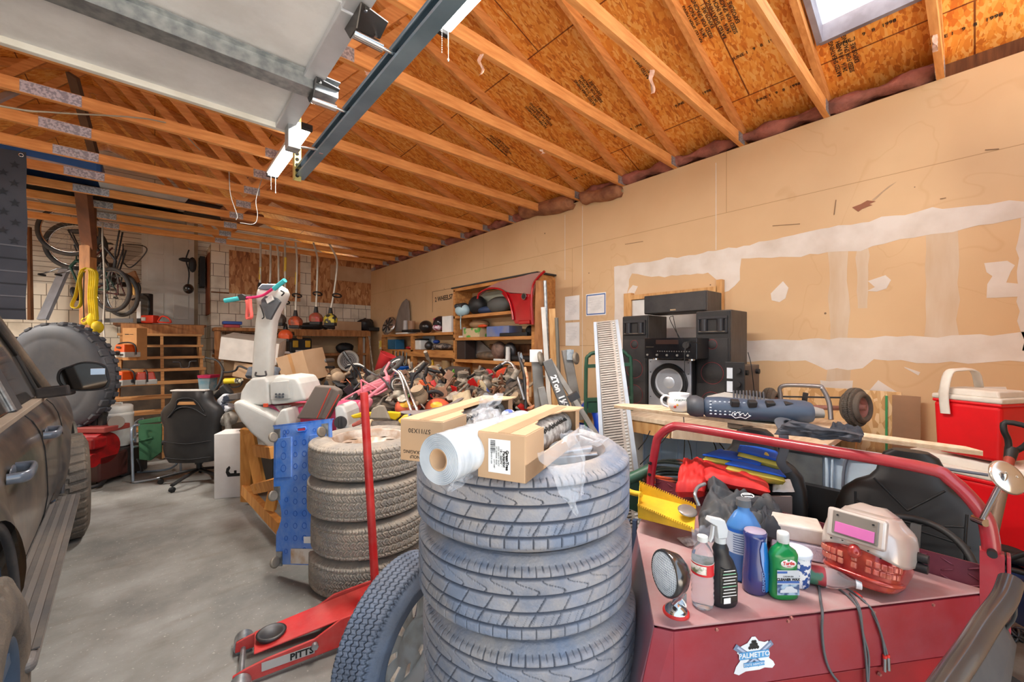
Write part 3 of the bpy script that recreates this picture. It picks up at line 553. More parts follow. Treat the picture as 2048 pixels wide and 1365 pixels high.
LM=frame((.2,-.1275,.07),(1,0,0),(0,-1,0));MB().box((-.01,0,0),(.22,.04,.001),M=LM).b('nameplate',mat('plate_grey',c(190,184,178),.5),jk);text('PITTS',.042,'lettering',INK,jk,LM@mT((.045,-.001,.001)),bold=.0015)
h0,h1=at(751,1180,d=2.12),at(728,786,d=2.16)
MB().cyl(h0+V((0,0,-.0)),h1,.021,n=20).cyl(h0.lerp(h1,.49),h0.lerp(h1,.505),.0225,n=20).b('handle',RED,jk,W=True)
yk=h0+V((0,0,-.12));MB().cyl(h0,yk,.026,n=20).cyl(yk,jk.location+V((dx.x*.6,dx.y*.6,.14)),.02).b('handle_socket',RED,jk,W=True)
CRED=mat('cart_red',c(150,30,42),.45,col2=c(126,26,38),scale=3,mix=(.35,.7),dust=c(150,84,96),damt=.45,dscale=3.5)
CTOP=mat('cart_top',c(176,152,150),.65,col2=c(160,116,116),scale=3,mix=(.4,.65),dust=c(170,64,70),damt=.35,dscale=7)
CDK=mat('cart_dark_red',c(150,26,34),.5,col2=c(128,22,30),scale=6)
CSIDE=mat('cart_side',c(110,108,124),.4,col2=c(140,84,96),scale=4,mix=(.45,.65),dust=c(150,140,150),damt=.4)
HZ=.78
cart=T('utility_cart','dusty red three-wheeled utility cart with pointed hood and black seats','utility cart',(1.9,.54,0))
A,A2,B,B2,C_,D_=(1.06,.54),(1.035,.585),(1.5,.925),(1.94,1.12),(1.96,-.03),(1.96,1.12)
hood=[A2,A,C_,D_,B]
MB().prism(hood,HZ-.006,HZ).b('hood',CTOP,cart,.002,W=True)
def side(p,q,z0,z1,m,nm,off=0,flare=(0,0),q_=0):
 p,q=V((p[0],p[1],0)),V((q[0],q[1],0));d=(q-p).normalized();n=V((d.y,-d.x,0))*off
 fl=V((flare[0],flare[1],0));vs=[p+n+fl+V((0,0,z0)),q+n+fl*q_+V((0,0,z0)),q+n+V((0,0,z1)),p+n+V((0,0,z1))]
 vi=[v-V((d.y,-d.x,0))*.012 for v in vs];return MB().add(vs+vi,[(0,1,2,3),(7,6,5,4),(0,4,5,1),(1,5,6,2),(2,6,7,3),(3,7,4,0)]).b(nm,m,cart,.002,W=True)
side(A,C_,.595,HZ-.012,CRED,'side_panel');side(A,C_,.12,.588,CDK,'side_panel',-.006)
side(A2,A,.12,HZ-.012,CRED,'nose_panel',0,(-.12,.08));side(B,A2,.12,HZ-.012,CSIDE,'side_panel',0,(-.1,.1),1.1);side(B2,B,.12,HZ-.012,CSIDE,'side_panel')
mb=MB();dv=V((C_[0]-A[0],C_[1]-A[1],0));nn=V((dv.y,-dv.x,0)).normalized()
for f_,z in((.12,.762),(.33,.762),(.34,.77),(.6,.758),(.8,.758),(.97,.762),(.1,.57),(.35,.57),(.62,.57),(.9,.57)):
 p_=V((A[0],A[1],z))+dv*f_;MB().cyl(p_-nn*.002,p_+nn*.004,.006,.004,10).b('rivet',mat('rivet',c(170,110,104),.4,.5),cart,W=True)
DP=mat('tread_plate',c(116,48,60),.4,.3,col2=c(90,40,56),scale=5,dust=c(140,90,96),damt=.3)
mb=MB();mb.box((1.965,.535,HZ+.03),(.006,1.13,.085));rnd=random.Random(2)
for i in range(19):
 for j in range(3):
  s_=1 if(i+j)%2 else-1;p_=V((1.9615,0+i*.06,HZ+.0+.028*j));M=frame(p_,(0,1,.5*s_),(-1,0,0));mb.ell((0,0,0),(.018,.0035,.0025),8,M=M)
mb.b('tread_plate',DP,cart,W=True)
MB().box((2.36,.54,.38),(.78,1.12,.03)).box((2.0,.54,.58),(.03,1.1,.4)).box((2.73,.54,.5),(.05,1.1,.55)).b('cab_floor',BLACKP,cart,W=True)
MB().box((2.36,-.02,.44),(.78,.03,.1)).box((2.36,1.1,.44),(.78,.03,.1)).b('sill',CDK,cart,W=True)
hp=[(1.95,-.035,.3),(1.95,-.035,.82),(1.945,-.03,.96),(1.94,-.012,1.03),(1.94,.05,1.11),(1.94,.13,1.138),(1.94,.55,1.145),(1.94,.92,1.15),(1.94,1.0,1.138),(1.94,1.06,1.09),(1.94,1.085,1.03),(1.94,1.12,.78),(1.94,1.12,.5)]
HOOP=mat('hoop_red',c(160,28,44),.28,coat=.5,col2=c(140,30,42),scale=4,dust=c(180,100,100),damt=.35,dscale=4)
MB().box((1.95,-.035,.6),(.045,.05,.62)).tube(hp,.0205,16,k=4).b('roll_hoop',HOOP,cart,W=True)
mb=MB();[mb.cyl((1.912,1.11-.0+(z-.8)*-.09,z),(1.918,1.11,z),.008,n=10)for z in(.88,.94)];mb.cyl((1.9,-.035,.915),(1.925,-.035,.915),.011,n=12);mb.b('hole',BLACK,cart,W=True)
MB().box((1.95,-.068,.6),(.05,.008,.62)).b('door_edge',CRED,cart,.002,W=True)
VINYL=mat('black_vinyl',c(26,26,28),.42,col2=c(34,33,33),scale=3,dust=c(70,64,58),damt=.2,dscale=2.5)
def seat(y,nm):
 s_=MB();secs=[]
 for z,w_,dx in((.42,.24,.0),(.5,.25,.01),(.62,.262,.03),(.72,.265,.05),(.80,.255,.07),(.86,.235,.085),(.905,.19,.095),(.935,.14,.1),(.97,.115,.105),(1.02,.105,.11),(1.055,.09,.11),(1.075,.06,.11)):
  n=28;th=.06 if z<1.0 else .045
  secs.append([V((2.43+dx+th*(1 if sin(2*pi*i/n)>0 else .8)*abs(sin(2*pi*i/n))**.6*(1 if sin(2*pi*i/n)>0 else-1),y+w_*copysign(abs(cos(2*pi*i/n))**.7,cos(2*pi*i/n)),z))for i in range(n)])
 s_.loft(secs);bk_=s_.b('seat_back',VINYL,cart,W=True)
 m2=MB()
 for pts in([(2.435,y-.11,.95),(2.42,y-.01,.85),(2.415,y,.845),(2.42,y+.01,.85),(2.435,y+.11,.95)],[(2.405,y-.17,.93-.05),(2.385,y-.165,.75),(2.375,y-.17,.5)],[(2.405,y+.17,.88),(2.385,y+.165,.75),(2.375,y+.17,.5)],[(2.4,y-.165,.83),(2.385,y,.8),(2.4,y+.165,.845)],[(2.385,y-.18,.76),(2.372,y,.78),(2.385,y+.18,.74)]):
  m2.tube(pts,.0045,6,k=5)
 m2.b('seam',BLACK,cart,W=True)
 MB().box((2.25,y,.46),(.42,.46,.12)).b('seat_cushion',VINYL,cart,.03,W=True,seg=4)
seat(.19,'a');seat(.82,'b')
sw_=frame((2.12,.15,.76),(0,1,0),(-.75,0,.66));MB().tor((0,0,0),(0,0,1),.15,.013,48,10,M=sw_).cyl((0,0,-.2),(0,0,0),.02,n=12,M=sw_).box((0,0,-.01),(.29,.03,.012),M=sw_).box((0,-.08,-.01),(.03,.16,.012),M=sw_).b('steering_wheel',BLACKP,cart,W=True)
m0=at(1962,1043,d=1.262);m1=at(2008,955,d=1.2);mb=MB();mb.tube([m0,m0.lerp(m1,.9),m1+V((0,0,.012))],.0075,12,k=4).cyl(m0+V((-.01,-.01,0)),m0+V((.015,.015,0)),.012,n=12)
mb.b('mirror_arm',CHROME,cart,W=True)
nrm=(V((0,0,H))-m1).normalized();mm_=frame(m1+nrm*-.012+V((.012,-.01,0)),V((CA,-SA,0)),nrm+V((0,0,.1)))
MB().lathe([(.0,.012),(.02,.01),(.045,0),(.05,-.006),(.048,-.008)],36,M=mm_).cyl((.015,0,.008),(.015,0,.013),.004,n=8,M=mm_).cyl((-.012,.012,.01),(-.012,.012,.014),.004,n=8,M=mm_).b('mirror_shell',mat('polished_steel',c(226,222,214),.22,.9,dust=c(190,176,156),damt=.3),cart,W=True)
hl=at(1336,1147,d=1.12);hn=V((-.86,.42,.08)).normalized();HM=frame(hl,hn.cross(V((0,0,-1))),hn)
mb=MB();mb.lathe([(.0,-.055),(.03,-.05),(.05,-.03),(.0585,-.005),(.061,.004),(.0595,.012),(.055,.014)],48,M=HM);mb.b('headlight_shell',mat('dark_chrome',c(110,108,108),.2,.9),cart,W=True)
mb=MB();mb.lathe([(.055,.012),(.04,.018),(.02,.021),(.0,.022)],48,M=HM);lens=mb.b('headlight_lens',mat('lens_glass',c(206,214,220),.12,.35,col2=c(150,160,168),scale=30),cart,W=True)
mb=MB()
for i in range(-8,9):
 hw_=sqrt(max(.053**2-(i*.006)**2,0));mb.tube([HM@V((-hw_+2*hw_*k/8,i*.006,.0135+.009*(1-((-hw_+2*hw_*k/8)**2+(i*.006)**2)/.055**2)))for k in range(9)],.0006,4)
 mb.tube([HM@V((i*.006,-hw_+2*hw_*k/8,.0135+.009*(1-((-hw_+2*hw_*k/8)**2+(i*.006)**2)/.055**2)))for k in range(9)],.0006,4)
mb.b('lens_ribs',mat('lens_rib',c(226,232,236),.2,.2),cart,W=True)
hb=at(1352,1225,Z=HZ+.002);mb=MB();mb.tube([hl-hn*.04,hl-hn*.05+V((0,0,-.05)),hb+V((-.01,0,.03)),hb+V((0,0,.01))],.008,10,k=4);mb.lathe([(.032,0),(.03,.012),(.022,.02),(.012,.028),(0,.03)],24,M=mT(hb));mb.box(hb+V((.02,-.005,.03)),(.004,.03,.04),(0,0,30));mb.b('headlight_bracket',CHROME,cart,W=True)
mb=MB();mb.lathe([(.036,-.004),(.036,.004),(.03,.006)],24,M=mT(hb));mb.b('bracket_gasket',mat('gasket_red',c(214,50,44),.5),cart,W=True)
sp=at(1508,1306,d=1.13);uu=dv.normalized();SPM=frame(V((A[0],A[1],0))+dv*.15+V((0,0,.0)),uu,nn)
def onside(px,py):
 q=at(px,py,d=1.0)-V((0,0,H));nA=nn.dot(V((A[0],A[1],0)));k=nA/nn.dot(V((q.x,q.y,0)));return V((q.x*k,q.y*k,H+q.z*k))
s0=onside(1506,1306);SPM=frame(s0+nn*.0015,uu,nn)
WHT=mat('sticker_white',c(232,236,240),.4);GRB=mat('sticker_grey',c(116,132,160),.4);BLS=mat('sticker_blue',c(86,156,208),.4);LGB=mat('sticker_light',c(176,190,216),.4)
out=[(-.045,-.037),(-.04,-.024),(-.03,-.012),(-.034,0),(-.038,.004),(-.034,.014),(-.026,.018),(-.014,.022),(-.004,.034),(.004,.034),(.012,.024),(.026,.02),(.034,.022),(.038,.01),(.034,.002),(.038,-.006),(.036,-.014),(.046,-.022),(.05,-.03),(.044,-.036),(.026,-.033),(.014,-.036),(-.018,-.036),(-.034,-.042)]
SC_=Matrix.Diagonal((1.35,1.35,1,1));st=MB().prism(out,0,.0006,M=SPM@SC_).b('sticker',WHT,cart,W=True)
def sub(mb,nm,m):return mb.b(nm,m,st)
mb=MB();I_=wm(cart).inverted()@SPM@SC_
for s_ in(-1,1):
 mb.box((s_*-.014,-.003,.0008),(.072,.012,.0005),(0,0,s_*-36),M=I_)
sub(mb,'sticker_cannons',GRB);mb=MB()
for s_ in(-1,1):mb.box((s_*-.014+.001,-.0015,.0012),(.06,.004,.0005),(0,0,s_*-36),M=I_)
sub(mb,'sticker_highlight',LGB);mb=MB()
for k,(x,y)in enumerate(((-.009,.012),(-.003,.012),(.003,.012),(.009,.012),(-.006,.018),(0,.018),(.006,.018),(-.002,.024),(.003,.024))):mb.cyl((x,y,.0013),(x,y,.0016),.0035,n=14,M=I_)
sub(mb,'sticker_balls',INK);mb=MB();mb.box((.001,-.003,.0018),(.069,.0155,.0005),M=I_);sub(mb,'sticker_band',BLS);mb=MB();mb.box((.001,-.0225,.0018),(.048,.009,.0005),M=I_);sub(mb,'sticker_band',BLS)
text('PALMETTO',.0145,'sticker_lettering',WHT,st,I_@mT((.001,-.0032,.0023)),.0002,bold=.0003);text('STATE ARMORY',.0068,'sticker_lettering',WHT,st,I_@mT((.001,-.0225,.0023)),.0002)
def hd(px,py):return at(px,py,Z=HZ)
WATER=mat('clear_plastic',(.93,.96,1,1),.08,trans=.9,col2=(.93,.96,1,1),ior=1.25)
def ontable(name,label,cat,px,py,rz=IM):p_=hd(px,py);return T(name,label,cat,(p_.x,p_.y,HZ+.001),rz)
wb=ontable('water_bottle','clear water bottle with a red label standing at the front of the cart hood','bottle',1405,1213)
pr=[(.0,.002),(.024,0),(.029,.006),(.031,.02)]+[(.031-(.002 if k%2 else 0),.026+.007*k)for k in range(10)]+[(.030,.1),(.030,.135),(.031,.14),(.029,.155),(.02,.176),(.013,.186),(.0125,.194)]
MB().lathe(pr,40).b('bottle_body',WATER,wb);MB().cyl((0,0,.192),(0,0,.206),.0145,n=28).b('cap',WHITEP,wb,.001)
MB().lathe([(.0306,.1),(.0312,.101),(.0312,.134),(.0306,.135)],40).b('wrap_label',mat('label_white',c(236,226,214),.4,col2=c(120,130,90),scale=30,mix=(.5,.6)),wb)
MB().lathe([(.0313,.1),(.0313,.106)],40).lathe([(.0313,.13),(.0313,.134)],40).b('label_stripe',mat('label_red',c(206,34,44),.4),wb)
mb=MB();n=10;mb.add([(.0315*cos(R(-95+6*k)),.0315*sin(R(-95+6*k)),z)for z in(.102,.132)for k in range(n)],[(k,k+1,n+k+1,n+k)for k in range(n-1)]);mb.b('label_panel',MATS['label_red'],wb)
sb_=ontable('spray_bottle','black spray bottle with pale trigger head beside the water bottle','bottle',1448,1208,IM+10)
secs=[[V((w_*cos(a_)+o,d_*sin(a_),z))for a_ in[2*pi*i/28 for i in range(28)]]for z,w_,d_,o in((0,.036,.024,0),(.008,.04,.027,0),(.05,.041,.028,0),(.1,.038,.027,.0),(.13,.03,.023,-.004),(.15,.021,.02,-.01),(.165,.024,.02,-.012),(.175,.019,.018,-.012),(.185,.014,.014,-.012))]
MB().loft(secs).b('bottle_body',mat('spray_black',c(40,40,44),.35),sb_)
mb=MB();mb.cyl((-.012,0,.183),(-.012,0,.198),.0155,n=24).prism([(-.026,.198),(.002,.198),(.006,.222),(-.004,.25),(-.05,.262),(-.056,.25),(-.03,.235)],-.011,.011,M=mR(R(90),4,'X')).prism([(-.04,.235),(-.034,.235),(-.038,.2),(-.047,.185),(-.05,.188),(-.044,.205)],-.006,.006,M=mR(R(90),4,'X'))
mb.b('trigger_head',mat('frosted',c(214,216,216),.35,alpha=.92),sb_,.002)
MB().add([(x,-.0285-(0 if abs(x)<.02 else-.004),z)for x,z in((-.03,.018),(0.0,.018),(.026,.018),(.026,.1),(0.0,.11),(-.03,.12))],[(0,1,4,5),(1,2,3,4)]).b('back_label',mat('label_black',c(24,26,26),.4),sb_)
for k in range(9):MB().box((-.004,-.0292,.04+.009*k),(.045-.004*(k%3),.0004,.0022)).b('label_print',mat('mint',c(150,214,176),.5)if k in(3,7)else PAPER,sb_)
MB().box((-.012,-.0292,.026),(.022,.0006,.016)).b('barcode',PAPER,sb_)
jg=ontable('coolant_jug','translucent blue jug with grey cap behind the spray bottle','bottle',1487,1155)
MB().lathe([(0,0),(.046,0),(.052,.008),(.052,.165),(.053,.17),(.05,.178),(.028,.215),(.019,.222),(.018,.24),(.017,.25)],40,sy=.8).b('bottle_body',mat('blue_jug',c(96,158,226),.2,trans=.35,col2=c(80,144,218)),jg)
MB().cyl((0,0,.236),(0,0,.258),.022,n=28).b('cap',mat('cap_grey',c(96,100,104),.5),jg,.001)
MB().lathe([(.0525,.09),(.0528,.158)],40,sy=.8).b('wrap_label',mat('label_pale',c(206,220,236),.4),jg);mb=MB()
for k in range(8):mb.add([(.0532*cos(R(-150+12*q)),.0532*.8*sin(R(-150+12*q)),z)for z in(.096+.0075*k,.0985+.0075*k)for q in range(10)],[(q,q+1,11+q,10+q)for q in range(9)])
mb.b('label_print',mat('print_blue',c(60,84,140),.5),jg);MB().lathe([(.0533,.158),(.0533,.168)],40,sy=.8).b('label_stripe',mat('stripe_blue',c(40,110,206),.4),jg)
q0=hd(1415,1160);crumple('plastic_bag','crumpled clear blue-tinted bag between the jug and the water bottle',q0+V((-.02,.02,.01)),q0+V((.12,.0,.01)),q0+V((.0,.05,.15)),q0+V((.12,.02,.16)),0,.02,40)
bl=ontable('wax_canister','tall dark blue glossy canister between the jug and the green bottle','bottle',1510,1182)
secs=[[V((w_*cos(a_)+o,w_*.9*sin(a_),z))for a_ in[2*pi*i/32 for i in range(32)]]for z,w_,o in((0,.033,0),(.006,.037,0),(.05,.037,.0),(.1,.034,.001),(.14,.032,.001),(.17,.033,0),(.183,.034,0),(.186,.03,0))]
MB().loft(secs).b('bottle_body',mat('navy_gloss',c(40,56,122),.2,coat=.8,col2=c(58,52,96),scale=9),bl)
mb=MB();n=12;mb.add([((.0385 if z<.12 else .0355)*cos(a_),(.0385 if z<.12 else .0355)*.9*sin(a_),z)for z,a0_,a1_ in((.012,-70,-20),(.05,-72,-25),(.1,-90,-35),(.14,-95,-45),(.165,-85,-60))for a_ in[R(a0_+(a1_-a0_)*k/n)for k in range(n+1)]],[(j*13+k,j*13+k+1,(j+1)*13+k+1,(j+1)*13+k)for j in range(4)for k in range(n)],0,True);mb.b('blue_swoosh',mat('swoosh',c(42,120,200),.2,coat=.8),bl)
MB().lathe([(.031,.186),(.03,.189),(.02,.188),(.018,.19),(0,.19)],32,sy=.9).b('cap',mat('cap_tan',c(170,156,176),.4),bl)
text('CERAMICO',.012,'lettering',mat('letter_blue',c(120,160,220),.4),bl,mT((.006,-.0352,.045))@mR(R(90),4,'X')@mR(R(90),4,'Z'),.0003)
gb=ontable('green_bottle','green bottle of cleaner wax with white cap in front on the hood','bottle',1566,1194)
secs=[]
for z,w_,d_ in((0,.036,.019),(.004,.041,.022),(.02,.0415,.023),(.06,.038,.021),(.1,.039,.021),(.125,.0415,.022),(.132,.041,.022),(.145,.034,.02),(.155,.02,.017),(.16,.015,.015),(.168,.0145,.0145)):
 secs.append([V((w_*copysign(abs(cos(a_))**.75,cos(a_)),d_*copysign(abs(sin(a_))**.75,sin(a_)),z))for a_ in[2*pi*i/36 for i in range(36)]])
MB().loft(secs).b('bottle_body',mat('green_gloss',c(20,140,72),.25,coat=.5,col2=c(16,126,64)),gb);mb=MB();mb.lathe([(.0155,.166),(.0165,.168),(.0165,.19),(.0155,.197),(.012,.198),(0,.198)],28);mb.b('cap',WHITEP,gb)
GL=frame((0,-.0232,.055),(1,0,0),(0,-1,0));MB().box((0,0,0),(.066,.074,.0008),M=GL).b('front_label',mat('label_lgrey',c(196,204,212),.4),gb)
MB().box((0,-.021,.0006),(.066,.032,.0006),M=GL).b('label_picture',mat('label_pic',c(30,70,120),.4,col2=c(150,180,206),scale=45,mix=(.45,.6)),gb);MB().box((0,.002,.0008),(.066,.007,.0006),M=GL).box((-.018,.031,.0008),(.03,.006,.0006),M=GL).b('label_band',mat('band_blue',c(34,90,170),.4),gb)
mb=MB();mb.prism([(-.025,-.03),(-.024,-.022),(-.012,-.019),(-.006,-.011),(.01,-.01),(.018,-.017),(.026,-.02),(.027,-.029)],.001,.0016,M=GL);mb.b('label_car',mat('car_silver',c(196,208,220),.3),gb)
text('CLEANER WAX',.0105,'lettering',INK,gb,GL@mT((0,.0095,.001)),.0002,sx=.95,bold=.0005);text('CARNAUBA',.006,'lettering',INK,gb,GL@mT((0,.0185,.001)),.0002)
EO=frame((.001,-.0236,.112),(1,0,0),(0,-1,.05));mb=MB();mb.lathe([(0,0),(.023,0),(.023,.0006),(0,.0006)],32,sy=.52,M=EO);mb.b('logo_oval',PAPER,gb)
text('Turtle',.0135,'lettering',MATS['label_red'],gb,EO@mT((0,.001,.001)),.0003,bold=.0006);text('WAX',.005,'lettering',MATS['label_red'],gb,EO@mT((0,-.008,.001)),.0003);mb=MB();mb.ell((0,.0095,.001),(.005,.0028,.0006),10,M=EO);mb.b('logo_mark',MATS['green_gloss'],gb)
tb=ontable('plastic_tub','small white lidded tub with speckled blue label behind the green bottle','tub',1592,1168)
MB().lathe([(0,0),(.033,0),(.036,.005),(.041,.1)],36).b('tub_body',mat('speckle',c(230,234,240),.5,col2=c(40,80,150),scale=60,mix=(.48,.52)),tb);mb=MB();mb.lathe([(.044,.096),(.045,.106),(.042,.112),(.038,.108),(0,.107)],36);mb.b('lid',mat('lid_clear',c(214,222,232),.3),tb)
fb=hd(1600,1112);FOAM=mat('foam',c(226,220,232),.9,col2=c(200,196,214),scale=60,bump=.3,bscale=200)
f_=T('foam_block','dusty white polystyrene block in two halves at the back of the hood','foam block',(fb.x+.02,fb.y+.02,HZ+.001),IM-28);MB().box((0,0,.03),(.155,.12,.058)).b('lower_half',FOAM,f_,.006);MB().box((0,0,.0885),(.155,.12,.055)).b('upper_half',mat('foam_dusty',c(220,212,206),.9,col2=c(190,176,160),scale=8),f_,.006)
bt=ontable('soda_bottle','empty clear soda bottle lying on its side next to the welding helmet','bottle',1640,1172,0);bt.rotation_euler=(R(90),0,R(IM+62));bt.location.z=HZ+.031
MB().lathe([(0,-.07),(.024,-.068),(.029,-.055),(.029,.02),(.03,.03),(.024,.055),(.013,.078),(.0115,.09)],36).b('bottle_body',WATER,bt);MB().cyl((0,0,.088),(0,0,.102),.0145,n=24).b('cap',mat('cap_white',c(216,222,230),.4),bt,.001);MB().lathe([(.0295,-.045),(.0295,.012)],36).b('wrap_label',mat('label_maroon',c(150,50,60),.4,col2=c(60,110,90),scale=20,mix=(.52,.56)),bt)
q0=hd(1372,1088);crumple('parts_bag','tiny clear bag of small parts by the dustpan',q0+V((-.03,-.02,.004)),q0+V((.03,-.04,.004)),q0+V((-.01,.03,.012)),q0+V((.05,.01,.012)),-.008,.004,50,10,10,mat('parts_bag',c(206,200,196),.3,alpha=.85,col2=c(140,132,130),scale=60))
HS=mat('helmet_silver',c(206,196,188),.3,.35,col2=c(188,140,124),scale=3,mix=(.45,.75),coat=.4);HR=mat('helmet_red',c(150,28,32),.25,.3,col2=c(186,74,60),scale=14,mix=(.4,.65),coat=.7);HT=mat('helmet_tooth',c(206,130,108),.28,.25,col2=c(180,76,66),scale=20,coat=.6)
wl=hd(1745,1180);we=T('welding_helmet','silver and red welding helmet with pink visor and painted teeth on the cart hood','helmet',(wl.x+.055,wl.y+.02,HZ+.001),IM-56);we.scale=(.98,.98,.96)
def shell(u,v,o=0):
 th_=R(-200+220*u);z=.225*v;zz=v
 w_=.095+.02*sin(pi*min(zz*1.1,1))-(.03*max(0,zz-.8)/.2 if zz>.8 else 0)-.012*(1-zz)
 dd=.12+.02*sin(pi*zz)-(.05*(max(0,zz-.75)/.25)**1.5)-.02*(1-zz)
 cx_,sy_=cos(th_),sin(th_);e=.62
 return V(((w_+o)*copysign(abs(cx_)**e,cx_),(dd+o)*copysign(abs(sy_)**e,sy_)+.02*0-.03*(1-zz)*(1 if sy_<0 else 0),z))
HMx=mT((0,.0,.0))@mR(R(-14),4,'X')
def zone(u0,u1,v0,v1,nu,nv,m,nm,o=0):return MB().grid(lambda u,v:shell(u0+(u1-u0)*u,v0+(v1-v0)*v,o),nu,nv,M=HMx).b(nm,m,we)
MB().grid(lambda u,v:shell(u,(lo_:=.50-.42*min(abs(u-.5),.3))+(1-lo_)*v,.0025),60,14,M=HMx).b('upper_shell',HS,we).modifiers.new('t','SOLIDIFY').thickness=.004
zone(0,1,0,.5,44,14,HR,'lower_shell').modifiers.new('t','SOLIDIFY').thickness=.004
top_=[shell(k/44,1)for k in range(45)];mb=MB();cen=V((0,-.0,.245));mb.add(top_+[cen]+[p_.lerp(cen,.5)+V((0,0,.012))for p_ in top_],[(k,k+1,46+k+1,46+k)for k in range(44)]+[(46+k,46+k+1,45)for k in range(44)],0,True,M=HMx);mb.b('crown',HS,we)
mb=MB();mb.box((0,-.148,.172),(.15,.03,.092),M=HMx);mb.b('visor_frame',HS,we,.008,seg=3)
mb=MB();mb.box((0,-.164,.174),(.116,.004,.074),M=HMx);mb.b('lens_plate',mat('lens_grey',c(132,124,116),.35,.3),we,.002)
mb=MB();mb.box((0,-.167,.160),(.1,.003,.034),M=HMx);mb.b('visor_lens',mat('pink_lens',c(206,106,170),.12,coat=1,col2=c(190,96,160)),we,.001)
mb=MB()
for x in(-.045,.045):mb.cyl((x,-.166,.198),(x,-.169,.198),.003,n=8,M=HMx)
for x,z in((-.06,.118),(-.03,.122),(.035,.115),(.065,.105),(-.07,.135),(.072,.135),(-.068,.21),(.068,.21)):mb.cyl((x,-.153,z),(x,-.158,z),.0022,n=8,M=HMx)
mb.b('screw',BLACK,we)
for z in(.078,.056):
 for k in range(13):
  u=.2+.6*(k+.5)/13;q0_,q1_=shell(u-.01,z/.225),shell(u+.01,z/.225);MB().box((0,0,0),(.0155,.008,.019),M=HMx@frame(shell(u,z/.225,.001),q1_-q0_,(0,0,1))).b('tooth',HT,we,.005,seg=3)
mb=MB();mb.ell((0,-.15,.1),(.018,.02,.022),16,M=HMx);mb.tube([shell(.1+.8*k/20,.12,.002)for k in range(21)],.008,8,M=HMx);mb.b('nose',HR,we)
for z in(.09,.12):mb=MB();mb.cyl((.105,.03,z),(.135,.03,z),.016,.014,16,M=HMx);mb.b('knob',BLACKP,we,.001)
CAB=mat('grey_cable',c(96,100,104),.5);q=lambda x,y,h_=.004:hd(x,y)+V((0,0,h_))
def ons(px,py,o=.006):return onside(px,py)+nn*o
e1=onside(1640,1222);mb=MB();mb.tube([q(1632,1150),q(1638,1180),q(1641,1205),ons(1641,1225),ons(1640,1260),ons(1646,1310),ons(1660,1345),ons(1690,1380)],.0035,8,k=6)
mb.tube([q(1655,1165),q(1690,1190),q(1708,1208),ons(1714,1222),ons(1722,1270),ons(1728,1320),ons(1731,1370)],.003,8,k=6);mb.tube([q(1700,1190),q(1712,1205),ons(1717,1222),ons(1722,1265),ons(1733,1310),ons(1732,1375)],.003,8,k=6)
mb.tube([q(1680,1172),q(1712,1192),q(1728,1206),ons(1742,1222),ons(1758,1265),ons(1766,1310)],.003,8,k=6);mb.tube([q(1728,1204),ons(1748,1240),ons(1762,1280),ons(1771,1310)],.003,8,k=6)
cb=tag(mb.b('audio_cable',CAB),'grey audio cables draped off the cart hood with metal plugs at the end','cable')
mb=MB();mb.cyl(ons(1765,1312),ons(1765,1340),.005,n=10).cyl(ons(1772,1312),ons(1773,1338),.005,n=10);mb.b('plug',CHROME,cb);mb=MB();mb.cyl(ons(1765,1308),ons(1765,1314),.0055,n=10).cyl(ons(1771,1306),ons(1771,1312),.0055,n=10).tube([q(1709,1188),q(1722,1198)],.005,8);mb.b('plug_ring',MATS['gasket_red'],cb)
DPY=mat('dustpan_yellow',c(236,192,44),.5,col2=c(214,166,40),scale=4,dust=c(120,96,50),damt=.4,dscale=7)
a_=P_(1262,958,1.9);b_=P_(1395,1010,1.62);c_=P_(1388,1062,1.5);d2=P_(1290,1040,1.66);e_=P_(1275,985,1.72)
dp=T('dustpan','yellow plastic dustpan lying on the left of the cart hood','dustpan',(a_.x,a_.y,HZ))
TL,TR,BR,BL=P_(1280,966,1.85),P_(1392,1012,1.66),P_(1388,1060,1.52),P_(1276,1012,1.66)
up=V((0,0,.05));mb=MB();mb.add([TL,TR,BR,BL,TL-up,TR-up*.2,BR-up*.2+V((0,0,0)),BL-up],[(4,5,6,7),(0,1,5,4),(3,2,6,7),(0,4,7,3)]);mb.b('pan',DPY,dp,W=True,solid=.004)
mb=MB();mb.tube([P_(1283,990,1.76),P_(1262,985,1.8),P_(1240,972,1.86)],.012,10,k=4);mb.b('grip',DPY,dp,W=True)
mb=MB()
for k in range(26):pt=TL.lerp(TR,k/26);mb.box(pt+V((0,0,.003)),(.004,.004,.008));pt=BL.lerp(BR,k/26);mb.box(pt+V((0,0,.003)),(.004,.004,.008))
mb.b('comb_teeth',DPY,dp,W=True)
from mathutils import noise as _ns
